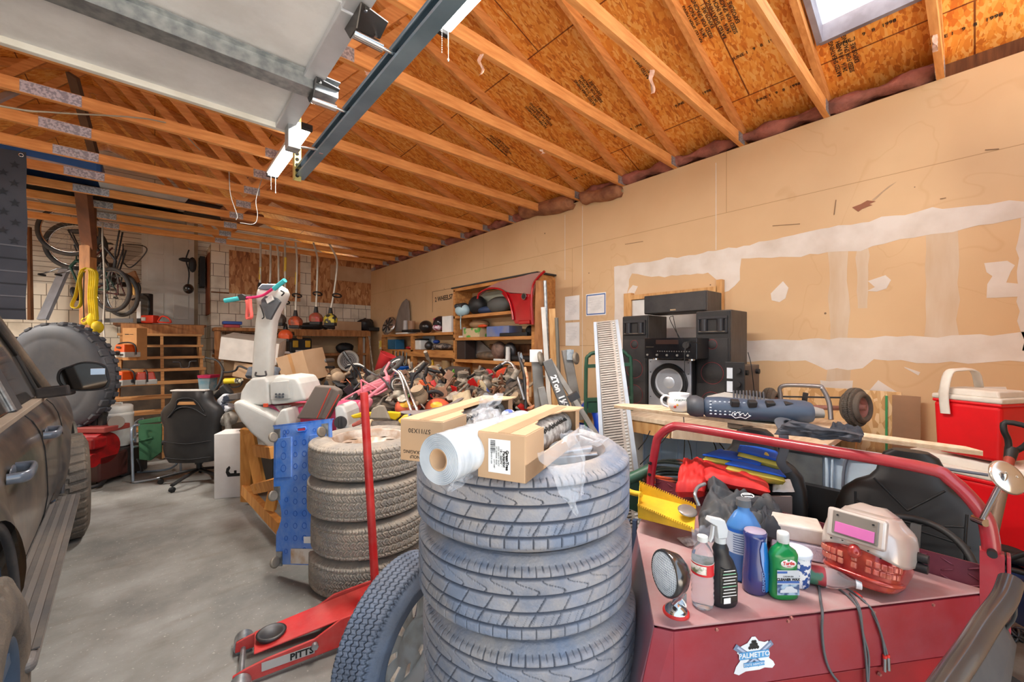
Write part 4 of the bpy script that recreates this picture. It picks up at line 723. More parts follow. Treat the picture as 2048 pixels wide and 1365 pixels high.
def pillow(name,label,cat,pts,th,m,seed,amp=.02,m2=None,nm2='piping',nu=26,nv=18,group=None):
 """soft padded slab over four corner points, creased by noise"""
 P00,P10,P11,P01=[V(p_)for p_ in pts];nrm_=(P10-P00).cross(P01-P00).normalized();nrm_=nrm_ if nrm_.z>0 or abs(nrm_.z)<.2 else-nrm_
 def fn(s_):
  def g(u,v):
   p_=P00.lerp(P10,u).lerp(P01.lerp(P11,u),v);ed=min(1,6*u,6*(1-u),6*v,6*(1-v));ed=sqrt(max(0,ed*(2-ed)))
   n_=_ns.noise(V((u*4+seed,v*4,seed)))+.5*_ns.noise(V((u*10+seed,v*10,s_)))
   return p_+nrm_*(s_*th*ed*(1+.25*n_)+amp*n_*ed)+V(_ns.noise_vector(V((u*3,v*3,seed+9))))*amp*.6
  return g
 mb=MB();mb.grid(fn(1),nu,nv).grid(fn(-1),nu,nv);o=mb.b(name,m);tag(o,label,cat,group)
 if m2:k=[fn(0)(q_,0)for q_ in[i/12 for i in range(13)]]+[fn(0)(1,i/8)for i in range(1,9)]+[fn(0)(1-i/12,1)for i in range(1,13)]+[fn(0)(0,1-i/8)for i in range(1,8)];MB().tube(k,th*.55,8,closed=True).b(nm2,m2,o)
 return o
FBL=mat('fabric_blue',c(20,92,206),.7,col2=c(14,74,176));FYL=mat('fabric_yellow',c(222,206,96),.75,col2=c(200,178,70));FRD=mat('fabric_red',c(222,56,50),.6,col2=c(196,38,36),scale=3);FGY=mat('fabric_grey',c(92,92,92),.8,col2=c(68,70,74),scale=3,bump=.3)
def vest(pts,th,seed,lb):
 o=pillow('life_vest',lb,'life vest',pts,th*1.35,FYL,seed,.002,group='blue and yellow life vest panels');P4=[V(p_)+V((0,0,th*.75))for p_ in pts]
 MB().grid(lambda u,v:V((0,0,.008))+P4[0].lerp(P4[1],u).lerp(P4[3].lerp(P4[2],u),v)+V((0,0,th*.6*sin(pi*v)*sin(pi*u)**.4)),14,8).b('blue_cover',FBL,o,solid=.006);return o
vest([P_(1405,920,2.1),P_(1520,942,1.98),P_(1530,925,2.25),P_(1440,908,2.3)],.022,1,'blue and yellow life vest panel resting on the red cushion')
vest([P_(1450,938,1.95),P_(1572,965,1.86),P_(1560,950,2.1),P_(1470,930,2.1)],.02,4,'blue and yellow life vest panel lowest of the three')
vest([P_(1475,912,2.1),P_(1565,935,2.0),P_(1550,905,2.3),P_(1480,900,2.3)],.022,7,'blue and yellow life vest panel on top against the left seat')
pillow('red_cushion','bright red vinyl cushion bent over the cart dashboard','cushion',[P_(1350,985,1.85),P_(1410,985,1.8),P_(1420,930,2.05),P_(1365,930,2.1)],.045,FRD,3,.012)
pillow('red_cushion_strip','long red vinyl flap running right under the life vests','cushion',[P_(1405,960,1.88),P_(1540,985,1.75),P_(1535,965,1.95),P_(1400,925,2.05)],.03,FRD,5,.01)
pillow('grey_jacket','crumpled grey work jacket heaped on the cart hood','jacket',[P_(1395,1062,1.6),P_(1520,1080,1.5),P_(1560,1010,1.72),P_(1420,965,1.86)],.04,FGY,11,.045,nu=44,nv=34)
jb=pillow('dark_bag','dark folded bag with a white crest beside the grey jacket','bag',[P_(1480,1075,1.52),P_(1560,1075,1.48),P_(1562,1020,1.68),P_(1490,990,1.76)],.045,mat('fabric_dark',c(58,60,66),.8,bump=.2),15,.03,nu=34,nv=26)
LGM=frame(P_(1495,992,1.62),V((CA,-SA,0)),(-.3,-.3,1));MB().lathe([(.022,0),(.026,.002),(.026,.0),(.022,-.001)],28,sy=.55,M=LGM).box((0,.006,0),(.03,.003,.002),M=LGM).box((0,-.006,0),(.03,.003,.002),M=LGM).b('crest',PAPER,jb)
MB().tube([P_(1398,1012,1.62),P_(1390,990,1.64),P_(1396,975,1.68),P_(1410,968,1.7)],.007,8,k=4).b('hanger_rod',STEEL,jb)
t_=tag(MB().box(P_(1537,1025,1.78),(.2,.012,.14),(0,0,IM)).b('card_sheet',mat('taupe_card',c(132,118,114),.8)),'plain taupe cardboard panel standing behind the grey jacket','cardboard')
tag(MB().ell(P_(1375,1022,1.62),(.05,.035,.01),16,rot=(20,0,0)).b('oval_cover',mat('silver_cap',c(180,176,170),.3,.6)),'silver oval cover leaning in the dustpan mouth','cover')
MB().tube([P_(1560,957,1.9),P_(1585,962,1.9),P_(1580,985,1.88),P_(1560,982,1.9)],.008,8)
tag(pillow('white_sheet','white curved plastic sheet end behind the life vests','plastic sheet',[P_(1545,985,1.9),P_(1590,985,1.9),P_(1580,960,2.0),P_(1545,958,2.0)],.006,PAPER,20,.004),None,None)
GRN=mat('green_paint',c(34,84,62),.45,dust=c(110,120,104),damt=.3)
hs=T('garden_cart','green folded steel garden cart frame squeezed between the near tyres and the cart','garden cart',P_(1265,1000,2.2));hs.location.z=0
MB().box(P_(1268,985,2.25),(.16,.1,.16),(10,20,IM)).tube([P_(1255,960,2.2),P_(1300,940,2.2)],.03,8).b('green_bracket',GRN,hs,W=True)
for k,x in enumerate((1256,1270)):MB().bar(P_(x,1040,2.1),P_(x-6,1330,2.0),.02,.05).b('leg',mat('slate_paint',c(70,84,110),.5),hs,W=True)
mb=MB();rnd=random.Random(4)
for k in range(7):mb.tor(P_(1355+rnd.uniform(-15,15),962-k*2,2.25),(rnd.uniform(-.2,.2),rnd.uniform(-.2,.2),1),.13+.01*k,.008,30,6)
tag(mb.b('coiled_cord',mat('orange_cord',c(206,84,46),.6,col2=c(60,70,64),scale=3,mix=(.45,.5))),'coiled orange and green cords heaped behind the left foot of the red hoop','cord')
ZB=1.178
bd=T('plywood_board','long raw plywood board laid along the top of the red hoop','board',(2.1,.7,ZB))
f0,f1=at(1228,816,Z=ZB),at(1966,912,Z=ZB);bw=V((.42,.1,0))
pl=[(f0.x,f0.y),(f1.x,f1.y),(f1.x+.05,f1.y+.04),(f1.x+.07,f1.y+.33),(f1.x+.2,f1.y+.62),(f0.x+.3,f0.y-.35),(f0.x+.1,f0.y+.0)]
MB().prism(pl,ZB-.001,ZB+.016).b('board',PLYW,bd,W=True)
mb=MB()
for k in range(3):mb.bar(V((f0.x,f0.y,ZB+.002+.005*k))+V((-.0005,0,0)),V((f1.x,f1.y,ZB+.002+.005*k))+V((-.0005,0,0)),.002,.0012)
mb.b('ply_edge',mat('ply_edge',c(170,138,102),.8),bd,W=True)
ZT=.985
tbl=T('work_table','wooden work table along the right wall carrying the speakers','table',(3.3,1.6,0))
ty0,ty1=.55,2.62
MB().box((3.38,(ty0+ty1)/2,ZT-.02),(1.02,ty1-ty0,.035)).b('table_top',PLYW,tbl,.003,W=True)
MB().box((2.9,(1.5+ty1)/2,ZT-.085),(.04,ty1-1.5,.1)).b('apron',WOODP,tbl,W=True)
for x,y in((2.93,ty1-.06),(2.98,ty0+.06),(3.84,ty1-.06),(3.84,ty0+.06)):MB().box((x,y,ZT/2-.03),(.085,.085,ZT-.08)).b('leg',WOODP,tbl,.003,W=True)
SPK=mat('speaker_vinyl',c(70,64,60),.5,col2=c(56,50,48),scale=5,stretch=(6,6,1),dust=c(110,100,90),damt=.3);GRL=mat('speaker_grille',c(34,34,36),.6,bump=.3,bscale=300,dust=c(96,90,86),damt=.35);CONE=mat('cone',c(24,24,26),.45);REDR=mat('red_ring',c(150,44,52),.5)
def tower(loc,rz,lb,Ht=.79,W_=.265,D_=.33):
 t_=T('tower_speaker',lb,'speaker',loc,rz,'tall three-way speakers');MB().box((0,0,Ht/2),(W_,D_,Ht)).b('cabinet',SPK,t_,.004);y=-D_/2
 MB().box((0,y-.008,Ht/2),(W_*.98,.016,Ht*.985)).b('front_frame',BLACKP,t_,.006);mb=MB()
 mb.box((0,y-.018,Ht*.385),(W_*.88,.006,Ht*.70));mb.b('grille',GRL,t_,.004)
 for zc,r in((.70,.038),(.43,.085),(.15,.085)):
  MB().tor((0,y-.0215,Ht*(zc-.02)+.0),(0,1,0),r,.0016,40,6).b('driver_ring',REDR,t_);MB().lathe([(r*.92,0),(r*.3,.012),(0,.01)],32,M=mT((0,y-.0225,Ht*(zc-.02)))@mR(R(90),4,'X')).b('driver',GRL,t_)
  if r>.05:MB().add([(-.018,y-.026,Ht*(zc-.02)+.012),(.018,y-.026,Ht*(zc-.02)+.012),(0,y-.026,Ht*(zc-.02)-.016)],[(0,2,1)]).b('logo_mark',mat('logo_grey',c(150,150,156),.5),t_,solid=.001)
 zh=Ht*.865
 MB().add([(-.1,y-.017,zh+.045),(.1,y-.017,zh+.045),(.1,y-.017,zh-.05),(-.1,y-.017,zh-.05),(-.03,y+.06,zh+.012),(.03,y+.06,zh+.012),(.03,y+.06,zh-.02),(-.03,y+.06,zh-.02)],[(0,4,5,1),(1,5,6,2),(2,6,7,3),(3,7,4,0),(4,7,6,5)]).b('horn',mat('horn_black',c(44,44,48),.35),t_)
 mb=MB();mb.box((0,y-.024,zh+.056),(W_*.86,.014,.022)).box((0,y-.024,zh-.058),(W_*.86,.014,.014)).box((-.105,y-.022,zh),(.014,.01,.11)).box((.105,y-.022,zh),(.014,.01,.11));mb.cyl((-.062,y-.018,zh-.05),(-.062,y-.018,zh+.045),.028,n=20).cyl((.062,y-.018,zh-.05),(.062,y-.018,zh+.045),.028,n=20);mb.b('horn_frame',mat('horn_black',c(44,44,48),.35),t_,.003)
 MB().box((0,y-.02,zh-.053),(W_*.76,.03,.004)).b('dust_ledge',mat('dust',c(150,136,120),.95),t_);return t_
tw=tower((3.52,2.08,ZT),-90,'tall black three-way speaker at the left of the sub, half hidden by the steel ramp',.835)
dup(tw,(3.47,1.36,ZT),-90,'tall black three-way speaker to the right of the sub')
cs=T('center_speaker','long black centre speaker bridging the two tower speakers','speaker',(3.48,1.70,ZT+.838),-90)
MB().box((0,0,.085),(.56,.28,.165)).b('cabinet',SPK,cs,.004);MB().box((0,-.146,.085),(.55,.02,.158)).b('grille',GRL,cs,.008,seg=3);MB().box((-.0,-.158,.025),(.05,.003,.012)).b('badge',CHROME,cs)
ps=V((3.39,1.678,0));su=T('subwoofer','silver-fronted subwoofer with one large cone under the receiver','speaker',(ps.x,ps.y,ZT),-90)
MB().box((0,.02,.225),(.37,.36,.43)).b('cabinet',BLACKP,su,.006);MB().box((0,-.17,.225),(.37,.02,.43)).b('baffle',mat('silver_baffle',c(176,180,188),.35,.5),su,.004)
SW=mT((.0,-.182,.25))@mR(R(90),4,'X')
MB().lathe([(.162,0),(.16,.008),(.15,.012),(.142,.004),(.132,.012),(.12,.004),(.118,0)],56,M=SW).b('surround',mat('rubber_surround',c(30,30,32),.4),su);MB().lathe([(.12,.003),(.09,-.008),(.06,-.012),(.055,-.004),(.03,.004),(0,.006)],48,M=SW).b('cone',mat('silver_cone',c(200,204,210),.3,.4),su)
mb=MB()
for x in(-.165,.165):
 for z in(.03,.12,.33,.42):mb.cyl((x,-.181,z),(x,-.184,z),.004,n=8)
mb.b('screw',BLACK,su)
rc=T('receiver','black audio receiver with knobs and buttons on top of the sub','receiver',(3.25,1.60,ZT+.442),-90);mb=MB();mb.box((0,0,.095),(.43,.33,.16));mb.b('chassis',BLACKP,rc,.004)
MB().box((0,-.172,.095),(.435,.016,.165)).b('front_panel',mat('gloss_black',c(20,20,24),.15,coat=.5),rc,.003);MB().box((-.02,-.182,.145),(.19,.003,.035)).b('display',mat('display',c(60,44,40),.1),rc)
for x in(-.15,.15):MB().cyl((x,-.12,0),(x,-.12,.016),.025,n=20).b('foot',CHROME,rc)
MB().cyl((.14,-.18,.12),(.14,-.2,.12),.026,n=28).b('volume_knob',BLACKP,rc);MB().box((-.17,-.181,.105),(.07,.002,.006)).b('silver_strip',CHROME,rc)
mb=MB()
for k in range(14):mb.cyl((-.1+.02*k,-.18,.07),(-.1+.02*k,-.185,.07),.004,n=8)
for k in range(5):mb.cyl((-.19+.085*k,-.18,.04),(-.19+.085*k,-.188,.04),.009,n=12)
mb.b('button',mat('button',c(120,116,110),.4),rc)
am=T('amplifier','black upright amplifier with two meters at the right of the speakers','amplifier',(3.0,1.055,ZT+.05),-90)
MB().box((.0,.06,.165),(.10,.30,.42)).b('chassis',mat('amp_case',c(84,74,68),.5,.3,dust=c(130,116,100),damt=.4),am,.003);MB().box((.0,-.1,.2),(.125,.02,.4)).b('front_panel',BLACKP,am,.003)
for z in(.305,.215):MB().box((-.026,-.112,z+.02),(.036,.004,.072)).b('meter',mat('meter',c(214,220,226),.2),am);MB().cyl((.028,-.11,z+.04),(.028,-.135,z+.04),.019,n=24).b('knob',BLACKP,am)
mb=MB();mb.cyl((.05,.15,.33),(.07,.15,.33),.018,n=10).cyl((.05,-.06,.33),(.07,-.06,.33),.018,n=10);mb.b('foot',BLACK,am)
mb=MB();mb.tube([at(1496,705,d=2.8),at(1503,735,d=2.75),at(1510,800,d=2.75)],.003,6,k=5);tag(mb.b('power_cord',BLACK),'thin black cord hanging down the side of the upright amplifier','cord')
mb=MB();mb.tube([at(1400,688,d=3.0),at(1378,684,d=2.95),at(1370,700,d=2.9),at(1369,760,d=2.88),at(1368,805,d=2.85)],.003,6,k=5);tag(mb.b('power_cord',BLACK),'thin black cord hanging in front of the receiver and sub','cord')
mp_=at(1362,826,Z=ZB+.017);mg=T('soup_mug','white soup mug with painted vegetables standing on the plywood board','mug',(mp_.x+.04,mp_.y+.03,ZB+.017),IM)
MB().lathe([(0,.002),(.036,0),(.04,.004),(.058,.03),(.062,.052),(.055,.074),(.05,.084),(.054,.095),(.0535,.097),(.05,.095),(.047,.082),(.05,.07),(.056,.05),(.05,.02),(0,.012)],48).b('cup',mat('ceramic',c(240,240,238),.12,coat=.6,col2=c(232,232,230)),mg)
MB().tube([(-.052,0,.078),(-.075,0,.084),(-.094,0,.068),(-.088,0,.038),(-.06,0,.024)],.0075,12,k=5,flat=(.009,.006)).b('handle',mat('ceramic',None),mg)
text('ONION SOUP',.016,'lettering',mat('letter_green',c(70,100,70),.4),mg,mT((.0,-.0575,.066))@mR(R(96),4,'X'),.001)
for x,z,m_,r in((-.04,.03,'vegetable_red',.008),(.042,.03,'vegetable_green',.006),(-.03,.04,'vegetable_yellow',.006),(.035,.042,'vegetable_yellow',.007)):
 cc={'vegetable_red':c(206,80,50),'vegetable_green':c(120,150,70),'vegetable_yellow':c(226,180,70)}[m_];MB().ell((x,-sqrt(max(.0605**2-x*x,0)),z),(r,.003,r),12).b(m_,mat(m_,cc,.3),mg)
BT=mat('boot_rubber',c(56,60,68),.5,dust=c(120,116,112),damt=.45,col2=c(46,50,60));BTB=mat('boot_blue',c(58,72,92),.45,dust=c(90,100,116),damt=.4)
o0=at(1420,838,Z=ZB+.018);bo=T('motocross_boot','dark motocross boot lying on its side on the plywood board','boot',(o0.x,o0.y,ZB+.018),-62)
sec=lambda x,y,z,a,b_,tl=0:[V((x+a*.35*tl*sin(t_),y+a*cos(t_),z+b_*sin(t_)))for t_ in[2*pi*i/24 for i in range(24)]]
MB().loft([sec(-.03,.02,.05,.03,.03),sec(-.015,.02,.053,.052,.048),sec(.04,.02,.055,.06,.05),sec(.12,.018,.052,.056,.05),sec(.2,.01,.05,.06,.05),sec(.3,-.0,.055,.066,.054),sec(.38,-.01,.056,.07,.05),sec(.4,-.01,.056,.06,.042)]).b('boot_shaft',BTB,bo)
MB().loft([sec(-.028,.02,.05,.045,.045),sec(-.06,.02,.055,.062,.053),sec(-.085,.03,.055,.06,.05),sec(-.1,.03,.055,.04,.036)]).b('sole',BT,bo);mb=MB()
for k in range(4):mb.box((.1+.07*k,-.035,.085),(.035,.03,.03),(20,0,10))
mb.b('buckle',BLACKP,bo,.004);mb=MB()
for i in range(9):
 for j in range(5):mb.ell((.0+.02*i,-.04+.004*j,.03+.014*j),(.006,.004,.0035),8)
mb.b('white_mesh_pattern',mat('pattern',c(196,206,216),.5),bo)
mb=MB();FXM=frame((.12,-.052,.03),(1,0,.0),(0,-1,.3));mb.tube([(-.035,0,0),(-.03,.014,0),(-.02,.006,0),(-.01,.016,0),(0,.006,0),(.012,.012,0),(.02,.0,0),(.03,.014,0),(.038,0,0),(.02,-.012,0),(0,-.006,0),(-.02,-.012,0)],.0016,6,M=FXM,closed=True);mb.b('boot_logo',PAPER,bo)
o1=at(1590,850,Z=ZB+.018);b2_=T('motocross_boot','grey-soled motocross boot lying behind the other one, ribbed grey shaft','boot',(o1.x+.1,o1.y+.12,ZB+.018),-70)
MB().loft([sec(-.28,.0,.05,.05,.04),sec(-.2,.0,.065,.07,.05),sec(-.1,0,.06,.075,.045),sec(0,0,.05,.07,.04),sec(.12,0,.045,.06,.035),sec(.2,0,.04,.04,.02)]).b('boot_shaft',mat('sole_grey',c(160,156,150),.7,dust=c(120,116,110),damt=.4),b2_)
mb=MB();[mb.tor((-.16+.014*k,0,.055),(1,0,0),.072-abs(k-5)*.001,.004,24,6)for k in range(10)];mb.b('ribs',BT,b2_)
pillow('knee_brace','dark strap and knee guard heaped at the right end of the boots','knee guard',[at(1545,868,Z=ZB+.03),at(1700,885,Z=ZB+.03),at(1730,870,Z=ZB+.07),at(1580,840,Z=ZB+.09)],.022,mat('neoprene',c(62,64,72),.7,bump=.3),31,.02,nu=34,nv=20)
s0_=V((1.99,.62,ZB+.02));mb=MB();st_=[at(1600,848,d=1.75),at(1570,838,d=1.78),at(1558,843,d=1.76),at(1566,862,d=1.7),at(1568,900,d=1.7),at(1562,925,d=1.72),at(1575,945,d=1.74)]
mb.tube(st_,.02,10,k=6,flat=(.018,.0035));tag(mb.b('hanging_strap',mat('strap_grey',c(84,88,96),.7)),'grey strap hanging down over the red hoop from the boots','strap')
pillow('dark_glove','dark cloth glove lying at the far right of the boots on the board','glove',[at(1655,868,Z=ZB+.03),at(1722,882,Z=ZB+.03),at(1728,865,Z=ZB+.05),at(1665,850,Z=ZB+.05)],.02,mat('cloth_dark',c(50,52,60),.85,bump=.3),37,.012)
pb0,pb1=at(1560,770,X=3.86),at(1803,885,X=3.86)
ob=T('osb_board','worn OSB offcut leaning on the right wall behind the axle','board',(3.8,1,.95));MB().box((3.87,(pb0.y+pb1.y)/2,(pb0.z+.72)/2+.0),(.015,abs(pb0.y-pb1.y),pb0.z-.72)).b('board',OSBB,ob,W=True)
gl=at(1773,830,X=3.86);MB().box((3.858,gl.y,(pb0.z+.72)/2-.02),(.012,.012,pb0.z-.74)).b('painted_stripe',mat('stripe_green',c(70,160,100),.6),ob,W=True);MB().box((3.858,gl.y-.1,(pb0.z+.72)/2-.01),(.014,.14,pb0.z-.74)).b('brown_panel',mat('brown_panel',c(166,130,100),.8),ob,W=True)
ax=T('cart_axle','rusty cart axle with two small knobby tyres and a grey tube hoop','axle',(3.5,1.2,1.05));qa,qb=at(1541,812,d=3.05),at(1712,818,d=2.62)
AXM=mat('axle_rust',c(176,126,116),.6,.3,col2=c(140,96,84));MB().cyl(qa,qb,.016,n=14).b('axle_tube',AXM,ax,W=True)
mb=MB();mb.cyl(qa+V((0,0,.07)),qb+V((0,0,.07)),.006,n=8).bar(qa.lerp(qb,.45)+V((0,0,.1)),qa.lerp(qb,.4)+V((0,0,-.09)),.03,.02);mb.b('tie_rod',DSTEEL,ax,W=True)
for p_,tw_ in((qa,.35),(qb,-.6)):
 dd=(qb-qa).normalized();dirn=(dd+V((-CA*0,-.5*tw_*0,0))+V((-SA,-CA,0))*tw_*-.6).normalized();M=frame(p_+V((0,0,.01)),dirn.cross(V((0,0,1))),dirn)
 e_=bpy.data.objects.new('wheel',None);COL.objects.link(e_);e_.parent=ax;e_.matrix_local=wm(ax).inverted()@M
 tyre('small_tyre',.125,.1,.06,420,t_stud,RUB_M,e_,.010,.014);mb=MB();mb.lathe([(.064,.04),(.06,.03),(.045,.01),(.02,.02),(.018,.05),(0,.05)],32).lathe([(.064,-.04),(.06,-.03),(.02,-.02),(.018,-.05),(0,-.05)],32);mb.b('hub',AXM,e_)
mb=MB();u=lambda x,y,d:at(x,y,d=d);mb.tube([u(1562,822,2.85),u(1561,790,2.85),u(1560,777,2.85),u(1575,771,2.82),u(1635,773,2.7),u(1645,778,2.68),u(1658,805,2.65),u(1662,840,2.62)],.014,10,k=4);mb.b('tube_hoop',mat('tube_grey',c(150,146,146),.35,.6),ax,W=True)
d0,d1=at(1266,600,X=3.9),at(1437,600,X=3.9);dr_=struct('door_1',MB().box((3.905,(d0.y+d1.y)/2,1.02),(.045,d0.y-d1.y,2.02)),mat('door_white',c(226,226,222),.5,col2=c(212,212,208)),bev=.003)
wdt=d0.y-d1.y;yc=(d0.y+d1.y)/2
for yy in(-.22,.22):
 for zc,hh in((1.72,.32),(1.2,.5),(.5,.6)):MB().box((3.88,yc+yy*wdt,zc),(.012,wdt*.3,hh)).b('door_panel',mat('door_white',None),dr_,.008)
MB().box((3.89,d0.y+.045,1.05),(.06,.09,2.12)).b('jamb',WOODP,dr_);MB().box((3.89,d1.y-.02,1.07),(.06,.05,2.15)).b('jamb',WOODP,dr_);MB().box((3.89,yc,2.06),(.06,wdt,.05)).b('header',WOODP,dr_)
mb=MB();mb.tube([u(1346,632,3.6),u(1352,660,3.6),u(1362,690,3.55)],.003,6,k=4);mb.tube([u(1346,632,3.6),u(1340,640,3.6),u(1366,688,3.55)],.003,6,k=4);tag(mb.b('speaker_wire',BLACK),'thin black speaker wires hanging in front of the white door','wire')
BLUP=mat('pale_blue_panel',c(190,220,250),.5,0,col2=c(176,208,240),scale=3);p0_,p1_=at(1288,850,X=3.55),at(1520,850,X=3.55)
sp_=T('sheet_metal','pale blue sheet metal panel with upright seams standing under the table','panel',(3.55,p0_.y,0));MB().box((3.56,(p0_.y+p1_.y)/2,.5),(.02,p0_.y-p1_.y,.9)).b('sheet',BLUP,sp_,W=True)
mb=MB();[mb.box((3.547,p0_.y-(p0_.y-p1_.y)*k/6,.5),(.012,.012,.9))for k in range(7)];mb.b('seam',BLUP,sp_,W=True)
mb=MB()
for a_,b_ in(((1345,858),(1280,930)),((1366,820),(1367,930)),((1370,865),(1384,920)),((1420,872),(1434,912)),((1430,875),(1465,930)),((1300,862),(1276,900))):mb.tube([u(a_[0],a_[1],2.9),u((a_[0]+b_[0])/2+3,(a_[1]+b_[1])/2,2.9),u(b_[0],b_[1],2.9)],.0035,6,k=3)
tag(mb.b('hanging_wires',BLACK),'black wires hanging under the table in front of the blue panel','wire')
MB().box(u(1405,872,2.7),(.42,.02,.07),(0,6,IM+5)).b('x',PLYW)['label']='thin plywood offcut hanging under the table edge';o=bpy.data.objects['x'];o.name='plywood_offcut';tag(o,None,'board')
APW=mat('appliance_white',c(200,220,236),.4,col2=c(184,204,222),scale=3,dust=c(150,160,170),damt=.35);APG=mat('back_plate',c(112,116,116),.6,.3,col2=c(84,88,92),scale=5,mix=(.4,.6),dust=c(126,116,100),damt=.4)
ap=T('old_appliance','old pale blue appliance lying behind the cart seats with a grey back plate','appliance',(2.82,.8,0));ya,yb_=at(1525,900,X=2.8).y,at(1815,900,X=2.8).y
MB().box((2.825,(ya+yb_)/2,.5),(.05,ya-yb_,.97)).b('shell',APW,ap,.008,W=True);y1_,y2_=at(1543,900,X=2.785).y,at(1645,900,X=2.785).y
MB().box((2.785,(y1_+y2_)/2,.7),(.012,y1_-y2_,.5)).b('back_plate',APG,ap,W=True);MB().box((2.78,(y1_+y2_)/2-.02,.95),(.02,y1_-y2_+.12,.035)).box((2.78,(y1_+y2_)/2-.06,.47),(.03,y1_-y2_+.2,.04)).b('bracket',DSTEEL,ap,.002,W=True)
lo_=at(1625,992,X=2.775);mb=MB();[mb.box((2.776,lo_.y,lo_.z-.06+.012*k),(.004,.08,.006))for k in range(10)];mb.b('vent_slats',APW,ap,W=True);yv=at(1650,900,X=2.78).y
mb=MB();mb.tube([(2.785,yv,1.0),(2.78,yv-.01,.8),(2.785,yv,.5)],.008,8,k=5).tube([(2.785,yv-.035,1.0),(2.78,yv-.03,.75),(2.785,yv-.035,.5)],.006,8,k=5);mb.b('coolant_pipe',APW,ap,W=True)
yq=at(1690,900,X=2.785).y;mb=MB();mb.tube([(2.785,yq-.5,.97),(2.785,yq-.08,.96),(2.785,yq,.9),(2.785,yq,.6),(2.785,yq-.06,.5)],.007,8,k=5);mb.b('gasket',mat('gasket_grey',c(110,116,130),.6),ap,W=True)
text('E01',.03,'lettering',PAPER,ap,wm(ap).inverted()@frame(at(1578,945,X=2.77),(0,-1,0),(-1,0,0))@mR(R(90),4,'Z'))
CR=mat('cooler_red',c(232,8,24),.5,col2=c(212,10,18),scale=3,dust=c(190,30,30),damt=.2);CW=mat('cooler_white',c(232,228,218),.45,col2=c(214,208,196),dust=c(176,166,150),damt=.35)
def cooler(loc,rz,L,W_,Hh,lb,handle=True):
 t_=T('cooler',lb,'cooler',loc,rz);MB().box((0,0,Hh*.39),(L*.9,W_*.9,Hh*.78),tp=1.07).b('tub',CR,t_,.02,seg=4);MB().box((0,0,Hh*.79),(L*.985,W_*.985,Hh*.05)).b('red_rim',CR,t_,.008)
 MB().box((0,0,Hh*.85),(L,W_,Hh*.08)).box((0,0,Hh*.93),(L*.9,W_*.88,Hh*.1),tp=.93).b('lid',CW,t_,.01,seg=3)
 if handle:MB().tube([(-L*.25,-W_/2-.012,Hh*.6),(-L*.27,-W_/2-.014,Hh*.9),(-L*.27,-W_/2+.02,Hh*1.2),(-L*.22,-W_*.2,Hh*1.25),(-L*.22,W_*.3,Hh*1.22),(-L*.25,W_/2+.01,Hh*.9)],.01,10,k=4,flat=(.006,.022)).b('handle',CW,t_)
 return t_
k1=at(1945,926,Z=.985);cooler((3.27,-.02,.965),-118,.28,.24,.36,'small red cooler with white lid and handle on top of the larger cooler')
cooler((3.35,-.05,.48),-110,.62,.42,.48,'large red cooler with white lid under the small one',False)
tag(MB().box((k1.x+.3,k1.y-.1,.24),(.8,.5,.46),(0,0,IM)).b('storage_bin',mat('bin_blue',c(30,52,96),.5),None,.02),'dark blue bin under the large red cooler','bin')
g=lambda x,y,d:at(x,y,d=d);sv=T('shovel','shovel with black D-grip leaning in front of the red cooler','shovel',g(2030,860,1.75))
MB().tube([g(2018,905,1.75),g(2016,880,1.75),g(2008,862,1.75),g(2012,845,1.75),g(2060,856,1.7),g(2062,875,1.7),g(2050,892,1.72),g(2028,905,1.75)],.011,10,k=3).b('grip',BLACKP,sv,W=True);MB().cyl(g(2022,905,1.75),g(1975,1110,1.6),.017,n=14).b('shaft',mat('shaft_wood',c(120,100,84),.5,.2,col2=c(160,70,56),mix=(.6,.62)),sv,W=True)
MB().cyl(g(2024,897,1.75),g(2019,920,1.74),.022,.018,14).b('socket',BLACKP,sv,W=True)
tb_=T('tubular_chair','black tubular steel chair back with dark panel in the lower right corner','chair',(1.2,-.25,.3));TB=mat('black_tube',c(38,38,42),.25,coat=.5,dust=c(120,112,104),damt=.1,dscale=6)
pts=[g(2022,1163,.93),g(2008,1200,.9),g(1975,1245,.86),g(1940,1300,.8),g(1895,1365,.74),g(1840,1450,.66)]
MB().tube(pts,.0205,16,k=4).b('frame_tube',TB,tb_,W=True)
def pf(u_,v_):a_=g(2010,1190,.93).lerp(g(1870,1420,.72),u_);b_=g(2030,1290,1.0).lerp(g(2000,1480,.82),u_);return a_.lerp(b_,v_)+V((.02,.02,.012))*sin(pi*v_)
MB().grid(pf,12,8).b('back_panel',mat('panel_dark',c(50,50,54),.6,dust=c(110,104,98),damt=.4),tb_,W=True,solid=.006);MB().tube([g(2024,1170,.95),g(2030,1230,.98),g(2010,1260,1.0)],.004,6,k=3).b('wire',DSTEEL,tb_,W=True)
mb=MB();ch=T('chain','loose steel chain on the floor at the far right','chain',g(2040,1280,1.75));rnd=random.Random(9)
for k in range(12):mb.tor(g(2022+5*(k%6),1268+9*(k//6)+rnd.uniform(-3,3),1.6),(rnd.uniform(-1,1),rnd.uniform(-1,1),rnd.uniform(-1,1)),.018,.005,16,6)
mb.b('links',DSTEEL,ch,W=True)
rk=T('steel_rack','low rusty steel rack with dark folded frames behind the cart corner','rack',g(2020,1250,1.9));mb=MB();mb.bar(g(1978,1172,2.0),g(2070,1190,1.8),.04,.03).bar(g(1982,1190,2.0),g(2070,1215,1.8),.02,.06);mb.b('rail',mat('rust_rail',c(140,84,64),.7),rk,W=True)
mb=MB();mb.tube([g(1982,1130,1.9),g(2020,1118,1.85),g(2060,1105,1.8)],.01,8).tube([g(1982,1130,1.9),g(2070,1152,1.8)],.012,8);mb.ell(g(2030,1105,2.0),(.12,.1,.05),16);mb.b('folded_frame',BLACKP,rk,W=True)
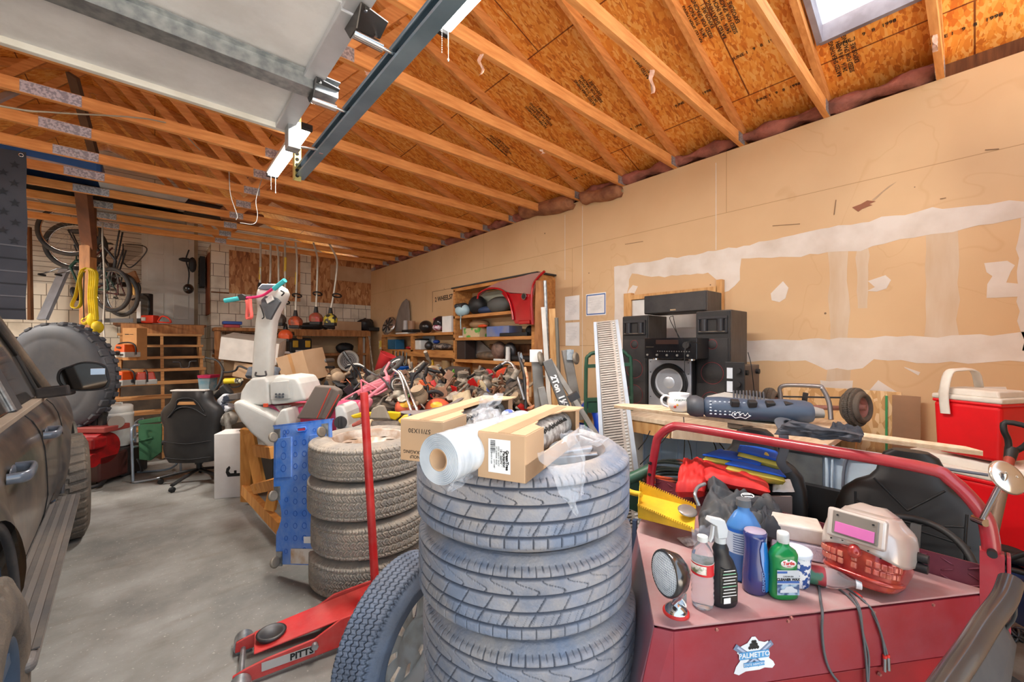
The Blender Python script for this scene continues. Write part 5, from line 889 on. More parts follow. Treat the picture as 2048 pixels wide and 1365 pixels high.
tag(MB().box(g(2035,1330,1.55),(.35,.35,.12),(0,0,IM)).b('stone_block',mat('stone',c(104,100,94),.9,bump=.4)),'grey concrete block on the floor under the chain','block')
def sheet(x0,y0,x1,y1,lb,border=None,head=False):
 a_,b_=at(x0,y0,X=XW-.004),at(x1,y1,X=XW-.004);t_=T('wall_notice',lb,'notice',((a_.x+b_.x)/2,(a_.y+b_.y)/2,(a_.z+b_.z)/2));M=frame((0,0,0),(0,-1,0),(-1,0,0));W_,H_=a_.y-b_.y,a_.z-b_.z
 MB().box((0,0,0),(W_,H_,.001),M=M).b('sheet',PAPER,t_)
 if border:mb=MB();[mb.box(q_,s_,M=M)for q_,s_ in(((0,H_*.43,.001),(W_*.92,.012,.0005)),((0,-H_*.43,.001),(W_*.92,.012,.0005)),((-W_*.45,0,.001),(.012,H_*.87,.0005)),((W_*.45,0,.001),(.012,H_*.87,.0005)))];mb.b('border',mat('border_blue',c(50,104,176),.6),t_)
 mb=MB();n=12
 for k in range(n):mb.box((-W_*.03*((k*7)%3),H_*(.3-.6*k/n),.001),(W_*(.7-.1*((k*5)%4)),.0018,.0004),M=M)
 mb.b('text_lines',mat('text_grey',c(170,170,176),.7),t_);return t_
n1=sheet(1130,594,1159,640,'small printed sheet with a crest, left one of the upper pair on the wall');n2_=sheet(1172,589,1212,630,'blue-bordered certificate pinned to the wall',True);sheet(1131,646,1159,692,'blank handwritten sheet pinned below the crest sheet on the wall')
r0,r1,r2_,r3=at(1188,645,d=3.2),at(1236,640,d=3.15),at(1282,975,d=2.55),at(1205,985,d=2.6)
RMP=mat('ramp_alu',c(150,142,134),.5,.4,col2=c(128,120,112),scale=5,stretch=(1,1,12),dust=c(160,150,140),damt=.4)
rp=T('steel_ramp','long perforated aluminium ramp leaning upright left of the speakers','ramp',tuple(r3.lerp(r2_,.5).xy)+(0,));mb=MB();Rf=lambda u_,v_:r0.lerp(r1,u_).lerp(r3.lerp(r2_,u_),v_);nr_=(r1-r0).cross(r3-r0).normalized()
if nr_.dot(V((0,0,H))-r0)<0:nr_=-nr_
mb.add([Rf(.0,0),Rf(1,0),Rf(1,1.25),Rf(0,1.25)],[(0,1,2,3)]);mb.b('deck',RMP,rp,W=True,solid=.004)
for ua,ub in((0,.12),(.88,1.0)):mb=MB();mb.add([Rf(ua,.02)+nr_*.03,Rf(ub,.02)+nr_*.03,Rf(ub,1.25)+nr_*.03,Rf(ua,1.25)+nr_*.03],[(0,1,2,3)]);mb.b('side_rail',mat('rail_alu',c(150,158,168),.5,.3),rp,W=True,solid=.03)
mb=MB()
for k in range(84):
 for(ua,ub)in((.15,.68),):p_,q_=Rf(ua,.01+k*.0147)+nr_*.006,Rf(ub,.01+k*.0147)+nr_*.006;mb.bar(p_,q_,.005,.007,nr_)
tag(mb.b('tread_ribs',RMP,rp,W=True),None,None,kind='stuff');mb=MB()
for k in range(70):p_=Rf(.76,.02+k*.0175)+nr_*.004;mb.bar(p_,p_+(Rf(.84,.02+k*.0175)-Rf(.76,.02+k*.0175)),.012,.004,nr_)
tag(mb.b('perforation',mat('perf_light',c(180,178,176),.5),rp,W=True),None,None,kind='stuff')
MB().box(Rf(.08,.97)+nr_*.05,(.05,.02,.06),(0,0,IM)).b('latch',STEEL,rp,W=True)
ht=T('hand_truck','dark green hand truck standing behind the ramp','hand truck',tuple(at(1190,900,d=3.5).xy)+(0,));D=3.5
MB().tube([g(1175,980,D),g(1172,900,D),g(1172,735,D),g(1178,712,D),g(1190,706,D),g(1235,700,D),g(1255,712,D),g(1262,740,D),g(1264,960,D)],.016,10,k=3).b('tube_frame',GRN,ht,W=True)
mb=MB();[mb.bar(g(1172,y,D),g(1262,y-4,D),.03,.03)for y in(733,800,880)];mb.b('cross_bar',GRN,ht,W=True);MB().box(g(1190,812,D),(.12,.01,.12),(0,0,IM)).b('back_plate',GRN,ht,W=True)
mb=MB();mb.tor(g(1182,845,D+.15),(.7,-.3,0),.15,.05,40,12);tag(mb.b('blue_tyre_cover',mat('blue_shell',c(24,70,190),.3,coat=.3)),'blue plastic ring seen through the hand truck','ring')
HG=mat('hoist_grey',c(156,152,146),.5,.3,col2=c(108,104,100),dust=c(160,148,132),damt=.4);ho=T('engine_hoist','grey folded engine hoist with lift ratings lettered on its boom','engine hoist',tuple(at(1100,900,d=3.4).xy)+(0,));D=3.35
def qbar(a_,b_,w_,nm='leg',m=HG):return MB().bar(a_,b_,w_,w_,(SA,CA,0)).b(nm,m,ho,.004,W=True)
qbar(g(1072,702,D),g(1086,905,D),.085);qbar(g(1132,700,3.6),g(1158,840,3.6),.08)
bm0,bm1=g(1094,722,3.2),g(1152,870,3.1);qbar(bm0,bm1,.075,'boom',mat('hoist_dark',c(92,92,92),.5,.3,dust=c(150,140,126),damt=.35));qbar(g(1098,720,3.25),g(1215,905,3.0),.04,'brace')
qbar(g(1082,775,3.3),g(1100,860,3.25),.06,'ram');MB().box(g(1147,794,3.0),(.08,.05,.05),(0,-30,IM)).b('stop_block',DSTEEL,ho,W=True)
bd_=(bm1-bm0).normalized();nb_=(V((0,0,H))-bm0);nb_=(nb_-bd_*nb_.dot(bd_)).normalized();I2=wm(ho).inverted()
for f_,s_ in((.32,'2Ton'),(.63,'1½Ton')):p_=bm0.lerp(bm1,f_)+nb_*.045;text(s_,.062,'lettering',PAPER,ho,I2@frame(p_,bd_,nb_),bold=.003)
def caster(p_,ax_,r,par=None,nm='caster',W=True,pl_=None):
 mb=MB();ax_=V(ax_).normalized();mb.tor(p_,ax_,r*.72,r*.28,28,8).cyl(p_-ax_*r*.25,p_+ax_*r*.25,r*.6,n=20);o=mb.b(nm,mat('caster_wheel',c(150,140,124),.5,.2,col2=c(110,104,96)),par,W=W);return o
caster(g(1082,718,3.22),(.5,-.8,.2),.06,ho);caster(g(1152,717,3.55),(.3,-.9,.1),.055,ho);MB().box(g(1072,712,3.28),(.1,.01,.1),(0,0,IM)).b('caster_plate',PAPER,ho,W=True);MB().box(g(1140,710,3.55),(.06,.03,.09),(0,0,IM)).b('caster_plate',STEEL,ho,W=True)
def lean(nm,lb,cat,x0,y0,x1,y1,d0_,d1_,w_,t2,m,rnd_=False):
 mb=MB();a_,b_=g(x0,y0,d0_),g(x1,y1,d1_)
 mb.cyl(a_,b_,w_,n=14)if rnd_ else mb.bar(a_,b_,w_,t2,(SA,CA,0));return tag(mb.b(nm,m,None,0 if rnd_ else .002),lb,cat)
lean('wood_plank','tall orange plank at the right end of the tall shelf','plank',1081,562,1072,955,4.75,4.65,.11,.04,WOODS)
lean('steel_pipe','long grey steel pipe leaning up past the shelf top','pipe',1090,562,1104,975,4.5,4.35,.02,0,STEEL,True)
lean('metal_strip','white painted strip leaning beside the grey pipe','strip',1086,615,1110,985,4.35,4.2,.045,.03,WHITEP)
lean('wood_plank','pale pine plank between the pipe and the short tube','plank',1104,618,1116,985,4.3,4.2,.065,.04,WOODP)
lean('steel_tube','short dull tube leaning rightmost of the leaning pipes','pipe',1113,636,1128,990,4.2,4.15,.02,0,mat('dull_tube',c(130,124,112),.5,.4),True)
CARP=mat('suv_paint',c(74,74,78),.32,.3,col2=c(58,58,62),scale=1.5,dust=c(150,132,112),damt=.75,dscale=2.2,coat=.35);CARB=mat('suv_trim',c(46,48,54),.55,dust=c(120,112,104),damt=.4)
GLS=mat('tinted_glass',c(40,42,42),.08,.0,col2=c(54,50,46),dust=c(110,100,90),damt=.4,coat=1)
car=T('suv','dusty dark grey SUV parked along the left edge, passenger side','car',(-.48,3.94,0),2.7)
YFW,YRW=.86,-2.02
PX=[(.40,-.09),(.48,-.05),(.58,-.015),(.7,0),(.85,-.004),(.97,-.012),(1.06,-.03),(1.12,-.055),(1.17,-.095)]
def xo(z):
 for(z0,x0),(z1,x1)in zip(PX,PX[1:]):
  if z<=z1:return x0+(x1-x0)*max(0,(z-z0)/(z1-z0))
 return PX[-1][1]
def zlow(y):
 z=.47
 for yc,r in((YFW,.53),(YRW,.60)):
  if abs(y-yc)<r:z=max(z,.40+sqrt(r*r-(y-yc)**2)*1.0)
 return z
def ztop(y):return 1.17 if y<.7 else 1.17-.03*(y-.7)-.42*max(0,(y-1.35)/.6)**2.2
ys=sorted(set([round(-3.2+.06*k,3)for k in range(87)]+[yc+r*sin(R(a_))for yc,r in((YFW,.53),(YRW,.60))for a_ in range(-90,91,9)]));ys=[y for y in ys if y<=1.95]
mb=MB();nv=16;vs=[]
for y in ys:
 zl,zt=zlow(y),ztop(y)
 for j in range(nv+1):
  z=zl+(zt-zl)*j/nv;fl=0
  for yc,r in((YFW,.53),(YRW,.60)):
   dd=math.hypot(y-yc,z-.40)-r
   if dd<.12:fl=max(fl,.035*(1-dd/.12))
  vs.append((xo(z/(zt/1.17)if zt<1.17 else z)+fl-.55*max(0,y-1.45)**2,y,z))
mb.add(vs,[(i*(nv+1)+j,(i+1)*(nv+1)+j,(i+1)*(nv+1)+j+1,i*(nv+1)+j+1)for i in range(len(ys)-1)for j in range(nv)],0,True)
b_=mb.b('body_side',CARP,car);mb=MB();n=10;yh=[y for y in ys if y>.55]
vs=[(-.095-.55*max(0,y-1.45)**2-1.5*k/n,y,ztop(y)+.07*sin(pi*.5*min(1,3*k/n)))for y in yh for k in range(n+1)]
mb.add(vs,[(i*(n+1)+j,i*(n+1)+j+1,(i+1)*(n+1)+j+1,(i+1)*(n+1)+j)for i in range(len(yh)-1)for j in range(n)],0,True);mb.b('hood',CARP,car)
MB().box((-.95,-.7,.42),(1.6,4.6,.1)).b('underbody',BLACK,car);MB().box((-.85,1.9,.62),(1.1,.08,.5)).b('front_bumper',CARB,car,.03)
def gx(z):return-.115-(z-1.18)*.34
MB().bar((-.105,-3.2,1.175),(-.105,.72,1.175),.05,.03).b('window_ledge',mat('dusty_ledge',c(150,136,122),.7,dust=c(180,166,148),damt=.5),car,.004)
def gp(name,pts,m,th=.006,par=car,off=0):mb=MB();mb.add([(gx(z)+off,y,z)for y,z in pts],[tuple(range(len(pts)))]);return mb.b(name,m,par,solid=th)
gp('front_window',[(.62,1.2),(-.40,1.2),(-.47,1.80),(.02,1.80)],GLS);gp('rear_window',[(-.55,1.2),(-1.55,1.2),(-1.62,1.80),(-.60,1.80)],GLS)
gp('b_pillar',[(-.38,1.19),(-.56,1.19),(-.62,1.84),(-.45,1.84)],CARB,.03,off=.004);gp('c_pillar',[(-1.54,1.19),(-1.75,1.19),(-1.75,1.84),(-1.6,1.84)],CARB,.03)
def bars(name,pts,r,m):mb=MB();mb.tube([(gx(z)+.008,y,z)for y,z in pts],r,8);return mb.b(name,m,car)
bars('a_pillar',[(.84,1.17),(.45,1.5),(.08,1.84),(-.1,1.88)],.036,CARP);bars('window_chrome',[(.62,1.2),(.02,1.80),(-.47,1.80)],.012,BLACKP);bars('window_chrome',[(-.56,1.2),(-.6,1.80),(-1.62,1.80)],.014,STEEL);bars('divider_bar',[(.38,1.2),(.34,1.5)],.014,BLACKP)
MB().prism([(.1,1.84),(-3.2,1.84),(-3.2,1.92),(-.2,1.92)],-1.4,.0,M=frame((gx(1.86),0,0),(0,1,0),(1,0,0))@Matrix.Identity(4)).b('roof',CARP,car)
MB().add([(gx(1.84),.08,1.84),(gx(1.17),.84,1.17),(-1.5,.92,1.2),(-1.4,.1,1.88)],[(0,1,2,3)]).b('windshield',GLS,car,solid=.005)
def seam(pts):mb=MB();mb.tube([(xo(z)+.001,y,z)for y,z in pts],.004,6);mb.b('door_seam',BLACK,car)
seam([(-.47,z)for z in(1.165,1.12,1.06,.97,.85,.7,.58,.5)]);seam([(.46,z)for z in(1.165,1.12,1.06,.97,.85,.7)]+[(.36,.58),(.3,.5)]);seam([(y,.53)for y in(.3,-.47,-1.3,-1.6)])
for y in(-.33,-1.38):
 mb=MB();mb.tube([(-.02,y+.1,1.035),(.03,y+.085,1.035),(.038,y,1.035),(.03,y-.085,1.03),(-.02,y-.1,1.03)],.014,10,k=4,flat=(.010,.022));mb.ell((-.016,y,1.03),(.006,.07,.035),16);mb.b('door_handle',mat('handle_paint',c(110,120,134),.3,.2,coat=.6),car)
M=frame((.12,.17,1.33),(-1,.12,0),(0,-1,-.0));mb=MB()
def mir(s,d_):return[V((s*q_[0],s*q_[1],d_))for q_ in MO]
MO=smooth([(-.115,.03),(-.09,.065),(0,.072),(.08,.06),(.118,.02),(.112,-.03),(.07,-.05),(.0,-.07),(-.09,-.05),(-.115,.03)],5)[:-1]
MO=[(p_.x*1.12,p_.y*1.45)for p_ in[V((q_[0],q_[1],0))if not isinstance(q_,V)else q_ for q_ in[V((a_[0],a_[1],0))for a_ in MO]]]
mb.loft([mir(1,.0),mir(1.02,-.015),mir(.98,-.05),mir(.8,-.09),mir(.4,-.115)],M=M);mb.b('mirror_housing',CARB,car)
mb=MB();mb.loft([mir(1.0,.004),mir(.9,.006)],M=M,cap=False);mb.b('mirror_rim',BLACKP,car);mb=MB();mb.loft([mir(.9,.002),mir(.88,.003)],M=M);mb.b('mirror_glass',mat('mirror',c(84,78,72),.06,1,dust=c(90,76,64),damt=.5),car)  # dark tint and dust stand in for dim surroundings reflected in the glass
MB().box((-.065,-.03,.006),(.075,.045,.002),M=M).b('blind_spot_mirror',CHROME,car,.004);MB().bar((-.1,.26,1.22),(.06,.2,1.24),.09,.075).b('mirror_arm',CARB,car,.015,seg=3)
RB=mat('running_board',c(112,108,106),.5,.2,dust=c(150,138,126),damt=.5);MB().box((.0,-.62,.42),(.17,2.3,.05)).b('running_board',RB,car,.03,seg=4);mb=MB();[mb.box((-.06+.045*k,-.62,.447),(.02,2.15,.006))for k in range(4)];mb.b('step_ribs',mat('step_rib',c(76,74,74),.7,dust=c(130,120,110),damt=.5),car)
for yc,ang,xx in((YFW,-5,-.035),(YRW,0,-.08)):
 e_=T('wheel',None,None);e_.parent=car;e_.location=(xx,yc,.415);e_.rotation_euler=(0,R(90),R(-ang));
 tyre('tyre_rubber',.415,.28,.225,700,t_mud,RUB_M,e_,.014,.016);mb=MB();mb.lathe([(.228,.13),(.215,.12),(.2,.06),(.19,-.1)],40);h_=mb.b('rim',mat('wheel_blue',c(84,104,130),.4,.5),e_)
 mb=MB();[mb.bar(mR(2*pi*k/6,4,'Z')@V((.02,0,.07)),mR(2*pi*k/6,4,'Z')@V((.205,0,.1)),.055,.03)for k in range(6)];mb.cyl((0,0,.03),(0,0,.11),.05);mb.b('spokes',mat('wheel_blue',None),e_)
for yc,r in((YFW,.53),(YRW,.6)):
 mb=MB();mb.tube([(-.0,yc+r*.985*cos(R(a_)),.40+r*.985*sin(R(a_)))for a_ in range(8,175,6)],.014,8);mb.b('arch_trim',CARB,car)
 mb=MB();mb.grid(lambda u,v:(-.03-.5*v,yc+r*.99*cos(pi*u),.40+r*.99*sin(pi*u)),24,2);mb.b('wheel_well',mat('well_blue',c(70,84,104),.6,dust=c(100,96,92),damt=.4),car)
Yf=5.60;fa,fb=at(53,306,Y=Yf),at(55,640,Y=Yf);FG=mat('flag_cloth',c(56,58,66),.85,col2=c(48,50,58),scale=3);FG2=mat('flag_dark',c(34,36,42),.85);FG3=mat('flag_fold',c(88,88,94),.85)
fl=T('flag','dark grey star and stripe flag hanging at the far left','flag',(fa.x-.45,Yf,fa.z));Wf,Hf=.95,fa.z-fb.z
ff=lambda x,z:V((x,Yf+.025*sin(7*x+3*z)+.018*sin(13*z+2*x),z))
MB().grid(lambda u,v:ff(fa.x+.0-Wf*u,fa.z-Hf*v),30,50).b('cloth',FG,fl,W=True)
def star(x,z,r):mb_.add([ff(x,z)+V((0,-.004,0))]+[ff(x+(r if k%2==0 else r*.42)*sin(pi*k/5),z+(r if k%2==0 else r*.42)*cos(pi*k/5))+V((0,-.004,0))for k in range(10)],[(0,1+k,1+(k+1)%10)for k in range(10)])
mb_=MB();[star(fa.x-.07-.13*i-(.065 if j%2 else 0),fa.z-.12-.085*j,.036)for i in range(7)for j in range(9)];tag(mb_.b('star_pattern',FG2,fl,W=True),None,None,kind='stuff')
for k in range(6):zz=fa.z-Hf*(.56+.075*k);mb=MB();mb.grid(lambda u,v:ff(fa.x-Wf*u,zz-.012*v)+V((0,-.004,0)),30,1);mb.b('stripe_seam',FG2 if k%2 else FG3,fl,W=True)
mb=MB();mb.tor(ff(fa.x-.03,fa.z-.03)+V((0,-.006,0)),(0,1,0),.014,.004,16,6);mb.b('grommet',CHROME,fl,W=True)
bt_c=at(108,757,d=4.45);BTM=mat('big_tyre_rubber',c(76,80,88),.6,col2=c(64,67,74),scale=2,dust=c(104,102,100),damt=.4)
bg_=T('large_tyre','very large dark grey tyre with a smooth face standing behind the SUV mirror','tyre',M=frame(bt_c,V((CA,-SA,0)),V((-SA,-CA,0))+V((CA,-SA,0))*-.12))
mb=MB();mb.lathe([(.0,.03),(.2,.035),(.3,.05),(.42,.052),(.44,.047),(.45,.05),(.56,.035),(.6,.0),(.605,-.05),(.59,-.13),(.5,-.15),(0,-.15)],72);mb.b('tyre_face',BTM,bg_)
mb=MB()
for k in range(40):M=mR(2*pi*k/40,4,'Z');mb.box((.595,0,-.03+(.02 if k%2 else 0)),(.03,.07,.07),M=M);mb.box((.606,0,-.1),(.03,.05,.05),M=M)
mb.b('tread_lugs',BTM,bg_,.006)
mb=MB();sdn=T('tyre_stand','grey steel uprights holding up the large tyre','stand',(bt_c.x,bt_c.y,0));
for x in(176,192,205):p_=at(x,820,d=4.55);MB().box((p_.x,p_.y,.55),(.05,.05,1.1),(0,0,IM)).b('upright',DSTEEL,sdn,W=True)
MB().bar(at(120,830,d=4.72),at(210,830,d=4.72),.08,.05).b('cross_bar',DSTEEL,sdn,W=True);MB().box(at(182,838,d=4.8),(.1,.04,.3),(0,0,IM)).b('wood_block',WOODP,sdn,W=True)
pA,pB,pC=at(163,352,d=4.75),at(178,492,d=5.25),at(176,700,d=5.25)
po=T('wooden_post','wooden centre post with a dark brace board nailed to its top','post',(pC.x,pC.y,0));MB().box((pC.x,pC.y,(pB.z+0)/2),(.14,.09,pB.z),(0,0,IM)).b('post',WOODS,po,.004,W=True);MB().bar(pA,pB+V((0,0,-.0)),.19,.06,(SA,CA,0)).b('brace_board',mat('dark_brown_wood',c(112,66,38),.8,col2=c(84,48,28),scale=4),po,.004,W=True)
MB().box((pB.x,pB.y,3.0),(.12,.08,.65),(0,0,IM)).b('upper_post',WOODD,po,W=True)
YLW=mat('strap_yellow',c(236,208,30),.6,col2=c(206,174,20),scale=6,dust=c(120,104,40),damt=.3);D=5.1;g=lambda x,y,d=None:at(x,y,d=d or D)
st=T('tow_strap','bright yellow tow strap looped over a nail on the centre post','strap',g(174,540))
mb=MB();mb.tube([g(173,536),g(162,545),g(152,590),g(144,610),g(150,617),g(160,612),g(163,595),g(160,560),g(168,542)],.02,8,k=5,flat=(.025,.006));mb.b('thin_loop',YLW,st,W=True)
mb=MB();[mb.tube([g(176+2*i,537),g(181+4*i,548),g(179+4*i,590),g(181+4*i,625),g(185+3*i,640)],.02,8,k=5,flat=(.026,.009))for i in range(4)];mb.tube([g(183,600),g(177,630),g(163,640),g(168,648),g(180,640)],.015,8,k=4,flat=(.02,.006));mb.ell(g(184,640),(.05,.04,.09),12);mb.ell(g(195,655),(.06,.05,.08),12);mb.b('thick_hank',YLW,st,W=True)
MB().tube([g(168,545),g(167,600),g(168,640)],.02,8,k=3,flat=(.02,.006)).b('x',BLACK);o=bpy.data.objects['x'];o.name='black_strap';tag(o,'black strap hanging behind the yellow tow strap on the post','strap')
mb=MB();mb.tube([g(205,446,5.9),g(205,480,5.6),g(208,540,5.6),g(209,600,5.6),g(207,640,5.6),g(209,680,5.5)],.009,6,k=4);tag(mb.b('white_rope',mat('rope',c(206,200,188),.8)),'thin white rope hanging straight down right of the yellow strap','rope')
lean('aluminium_channel','silver channel beam slanting down in front of the lap siding','beam',131,537,85,640,6.95,6.6,.15,.05,mat('alu_blue',c(170,178,190),.45,.4))
lean('grey_board','upright pale metal plank right of the centre post','plank',195,500,200,640,7.0,7.0,.16,.03,mat('alu_dull',c(160,156,150),.45,.3))
lean('red_brown_stud','thin red-brown stud against the siding at the far left','stud',59,455,61,640,6.85,6.85,.06,.05,WOODD)
TYB=mat('bike_tyre',c(40,40,42),.7,dust=c(110,100,90),damt=.35);SPO=mat('spoke',c(150,150,150),.35,.8)
def bwheel(par,M,r,rimm=STEEL,tw_=.022,nm='wheel',n=14):
 e_=MB();e_.tor((0,0,0),(0,0,1),r,tw_,44,8,M=M);o=e_.b(nm,TYB,par);mb=MB();mb.tor((0,0,0),(0,0,1),r-tw_*1.1,.009,44,6,M=M);mb.b('rim',rimm,o)
 mb=MB();mb.cyl((0,0,-.035),(0,0,.035),.02,n=12,M=M)
 for k in range(n):a_=2*pi*k/n;mb.cyl((.018*cos(a_+.5),.018*sin(a_+.5),.02 if k%2 else-.02),((r-tw_)*cos(a_),(r-tw_)*sin(a_),0),.0016,n=4,cap=False,M=M)
 mb.b('spokes',SPO,o);return o
def bicycle(lb,M,fm,r=.3,L=.95,rimm=STEEL,fat=.016,wh=(1,1),seatm=BLACKP,tw_=.022,cat='bicycle',grp=None):
 """frame in local XZ plane, rear axle at origin, front axle at x=L"""
 t_=T('bicycle',lb,cat,M=M,group=grp);WX=mR(R(90),4,'X')
 bb=(L*.4,0,-.02);st_=(L*.28,0,r+.22);hd0,hd1=(L*.82,0,r+.1),(L*.77,0,r+.24)
 mb=MB();mb.cyl(bb,st_,fat).cyl(st_,hd1,fat).cyl(bb,hd0,fat*1.2).cyl(hd0,hd1,fat*1.4)
 for s_ in(-.05,.05):mb.cyl((0,s_,0),bb,fat*.6).cyl((0,s_,0),st_,fat*.6)
 mb.b('frame',fm,t_);mb=MB();[mb.tube([(hd0[0],0,hd0[2]),(L*.86,s_,r),(L,s_,0)],fat*.7,8)for s_ in(-.05,.05)];mb.b('fork',fm,t_)
 if wh[0]:bwheel(t_,WX,r,rimm,tw_)
 if wh[1]:bwheel(t_,mT((L,0,0))@WX,r,rimm,tw_)
 mb=MB();hz=hd1[2]+.04;mb.cyl(hd1,(L*.75,0,hz),.014).tube([(L*.66,-.3,hz+.14),(L*.72,-.18,hz+.13),(L*.75,-.1,hz+.01),(L*.75,.1,hz+.01),(L*.72,.18,hz+.13),(L*.66,.3,hz+.14)],.011,8,k=3);mb.b('handlebar',STEEL,t_)
 mb=MB();[mb.cyl((L*.645,s_*.2*1.15,hz+.14),(L*.66,s_*.31,hz+.14),.017,n=10)for s_ in(-1,1)];mb.b('grip',BLACKP,t_)
 mb=MB();mb.cyl(st_,(L*.26,0,r+.32),.012).ell((L*.25,0,r+.34),(.12,.06,.03),14);mb.b('saddle',seatm,t_)
 mb=MB();mb.cyl((bb[0],-.07,bb[2]),(bb[0]+.12,-.07,bb[2]-.08),.01).cyl((bb[0],.07,bb[2]),(bb[0]-.12,.07,bb[2]+.08),.01).box((bb[0]+.12,-.11,bb[2]-.08),(.08,.08,.02)).box((bb[0]-.12,.11,bb[2]+.08),(.08,.08,.02)).tor((bb[0],-.055,bb[2]),(0,1,0),.07,.006,24,6);mb.b('crank',DSTEEL,t_);return t_
IX,ID=V((CA,-SA,0)),V((SA,CA,0))
up_=V((0,0,1))
def bfr(px,py,d,xd,zd):return frame(at(px,py,d=d),IX*xd[0]+up_*xd[1]+ID*xd[2],IX*zd[0]+up_*zd[1]+ID*zd[2])
bicycle('black bicycle hung upside down at the upper left near the siding',bfr(140,462,6.2,(.9,.1,.4),(.1,-1,0)),mat('bike_black',c(36,36,40),.4),.36,.6,CHROME,tw_=.03,wh=(1,0))
bicycle('second black bicycle hanging below the first, large front wheel low',bfr(152,492,6.5,(.9,.0,.4),(.05,-1,0)),mat('bike_black',None),.36,.6,CHROME,tw_=.034,wh=(1,0))
bicycle('silver-rimmed bicycle hanging right of the centre post by its front wheel',bfr(224,580,6.3,(-.35,.9,0),(-.9,-.35,.15)),mat('bike_green',c(30,66,56),.4),.32,.8,CHROME,wh=(1,0),tw_=.03)
bicycle('dark bicycle with the lowest wheel beside the tan inflator',bfr(243,590,6.6,(-.25,.95,0),(-.95,-.25,.2)),mat('bike_red',c(90,30,34),.4),.33,.8,STEEL,wh=(1,0),tw_=.03)
mb=MB();fn_=lambda u,v:at(248+14*cos(6.28*v)*u+8,495+45*u+14*sin(6.28*v)*u,d=6.7);
nt_=T('landing_net','large dusty fishing landing net hanging over the bicycles','net',at(258,500,d=6.8));mb.tube([at(246,488,d=6.8),at(286,492,d=6.8),at(292,505,d=6.8),at(262,535,d=6.8),at(246,525,d=6.8)],.01,6,k=5,closed=True);mb.b('hoop',DSTEEL,nt_,W=True)
MB().grid(lambda u,v:at(246+40*u,490+40*v*(1-.6*u),d=6.85+.1*sin(5*u)),8,8).b('mesh',mat('net_mesh',c(120,104,90),.9,alpha=.5),nt_,W=True,)
lean('wooden_paddle','tan triangular wooden paddle hanging beside the door','paddle',262,545,272,568,6.8,6.8,.14,.03,mat('tan_wood',c(150,100,64),.8))
ifl=T('tan_cylinder','tan cylinder in a black bracket hanging above the tall cardboard box','cylinder',at(270,580,d=6.8));MB().cyl(at(270,570,d=6.8),at(270,591,d=6.8),.045).b('canister',mat('brass_tan',c(196,146,70),.35,.3),ifl,W=True);MB().tube([at(262,566,d=6.8),at(276,566,d=6.8),at(280,580,d=6.8),at(276,594,d=6.8),at(264,600,d=6.8)],.015,8,k=3).b('bracket',BLACKP,ifl,W=True)
stx0,stx1=-.46,.64;sr=T('wooden_stairs','open wooden stairs climbing to the raised white door','stairs',((stx0+stx1)/2,8.2,0))
STW=mat('stair_wood',c(196,146,92),.7,col2=c(160,110,64),scale=4,stretch=(1,8,8),mix=(.3,.7))
for k in range(9):MB().box(((stx0+stx1)/2,9.33-.25*k,1.72-.19*k),(stx1-stx0,.27,.04)).b('tread',STW,sr,.003,W=True)
for x in(stx0+.05,(stx0+stx1)/2,stx1-.04):
 mb=MB();pl=[(9.46,1.89),(9.46,1.4),(7.0,0.0),(7.0+.23,-.0)][:0]
 pts=[]
 for k in range(9):pts+=[(9.46-.25*k,1.70-.19*k),(9.21-.25*k,1.70-.19*k)]
 pts+=[(7.2,.02),(7.45,.02),(9.46,1.5)];mb.prism(pts,-.02,.02,M=mT((x,0,0))@Matrix(((0,0,1,0),(1,0,0,0),(0,1,0,0),(0,0,0,1))));mb.b('stringer',STW,sr,W=True)
ld=T('landing','raised wooden landing in front of the white door','landing',(.1,10,0));MB().box((.1,9.93,1.9),(1.25,.9,.04)).b('deck',WOODD,ld,W=True);MB().box((.13,9.49,1.82),(1.12,.03,.18)).b('fascia',WOODS,ld,W=True);MB().box((.1,9.75,.93),(1.1,.04,1.85)).b('back_panel',mat('dark_board',c(84,70,58),.9,col2=c(60,50,42),scale=5),ld,W=True)
DRW=mat('far_door_white',c(206,204,196),.6,col2=c(186,182,172),scale=2);dx0,dx1=at(283,600,Y=10.45).x,at(388,600,Y=10.45).x;d2_=struct('door_2',MB().box(((dx0+dx1)/2,10.43,2.95),(dx1-dx0,.05,2.05)),DRW)
for sx_ in(-.24,.24):
 for zc,hh in((3.55,.5),(3.0,.45),(2.3,.5)):MB().box(((dx0+dx1)/2+sx_*(dx1-dx0),10.4,zc),((dx1-dx0)*.3,.012,hh)).b('door_panel',DRW,d2_,.01)
MB().box((dx1+.03,10.42,2.95),(.06,.06,2.1)).b('jamb',mat('jamb_tan',c(150,130,104),.7),d2_)
bx=at(270,672,d=6.35);tl=T('tall_carton','tall brown cardboard box with a diamond mark standing on the stairs','cardboard box',(bx.x,bx.y,1.36),IM);MB().box((0,0,.2),(.22,.18,.50)).b('carton_body',mat('card_flat',c(196,144,92),.85),tl,.003)
mb=MB();q_=[(0,.06),(.08,0),(0,-.06),(-.08,0)]
for i in range(4):a_,b_=q_[i],q_[(i+1)%4];mb.bar((a_[0],-.092,.12+a_[1]),(b_[0],-.092,.12+b_[1]),.004,.006,(0,1,0))
for s_ in(1,-1):mb.add([(0,-.0925,.12+s_*.06),(-.025,-.0925,.12+s_*.04),(.025,-.0925,.12+s_*.04)],[(0,1,2)])
mb.box((-.04,-.092,.35),(.06,.002,.012)).box((.03,-.092,.35),(.06,.002,.006));mb.b('diamond_mark',INK,tl)
ORS=mat('saw_orange',c(232,96,30),.4,col2=c(214,80,24));SGR=mat('saw_grey',c(196,196,190),.45)
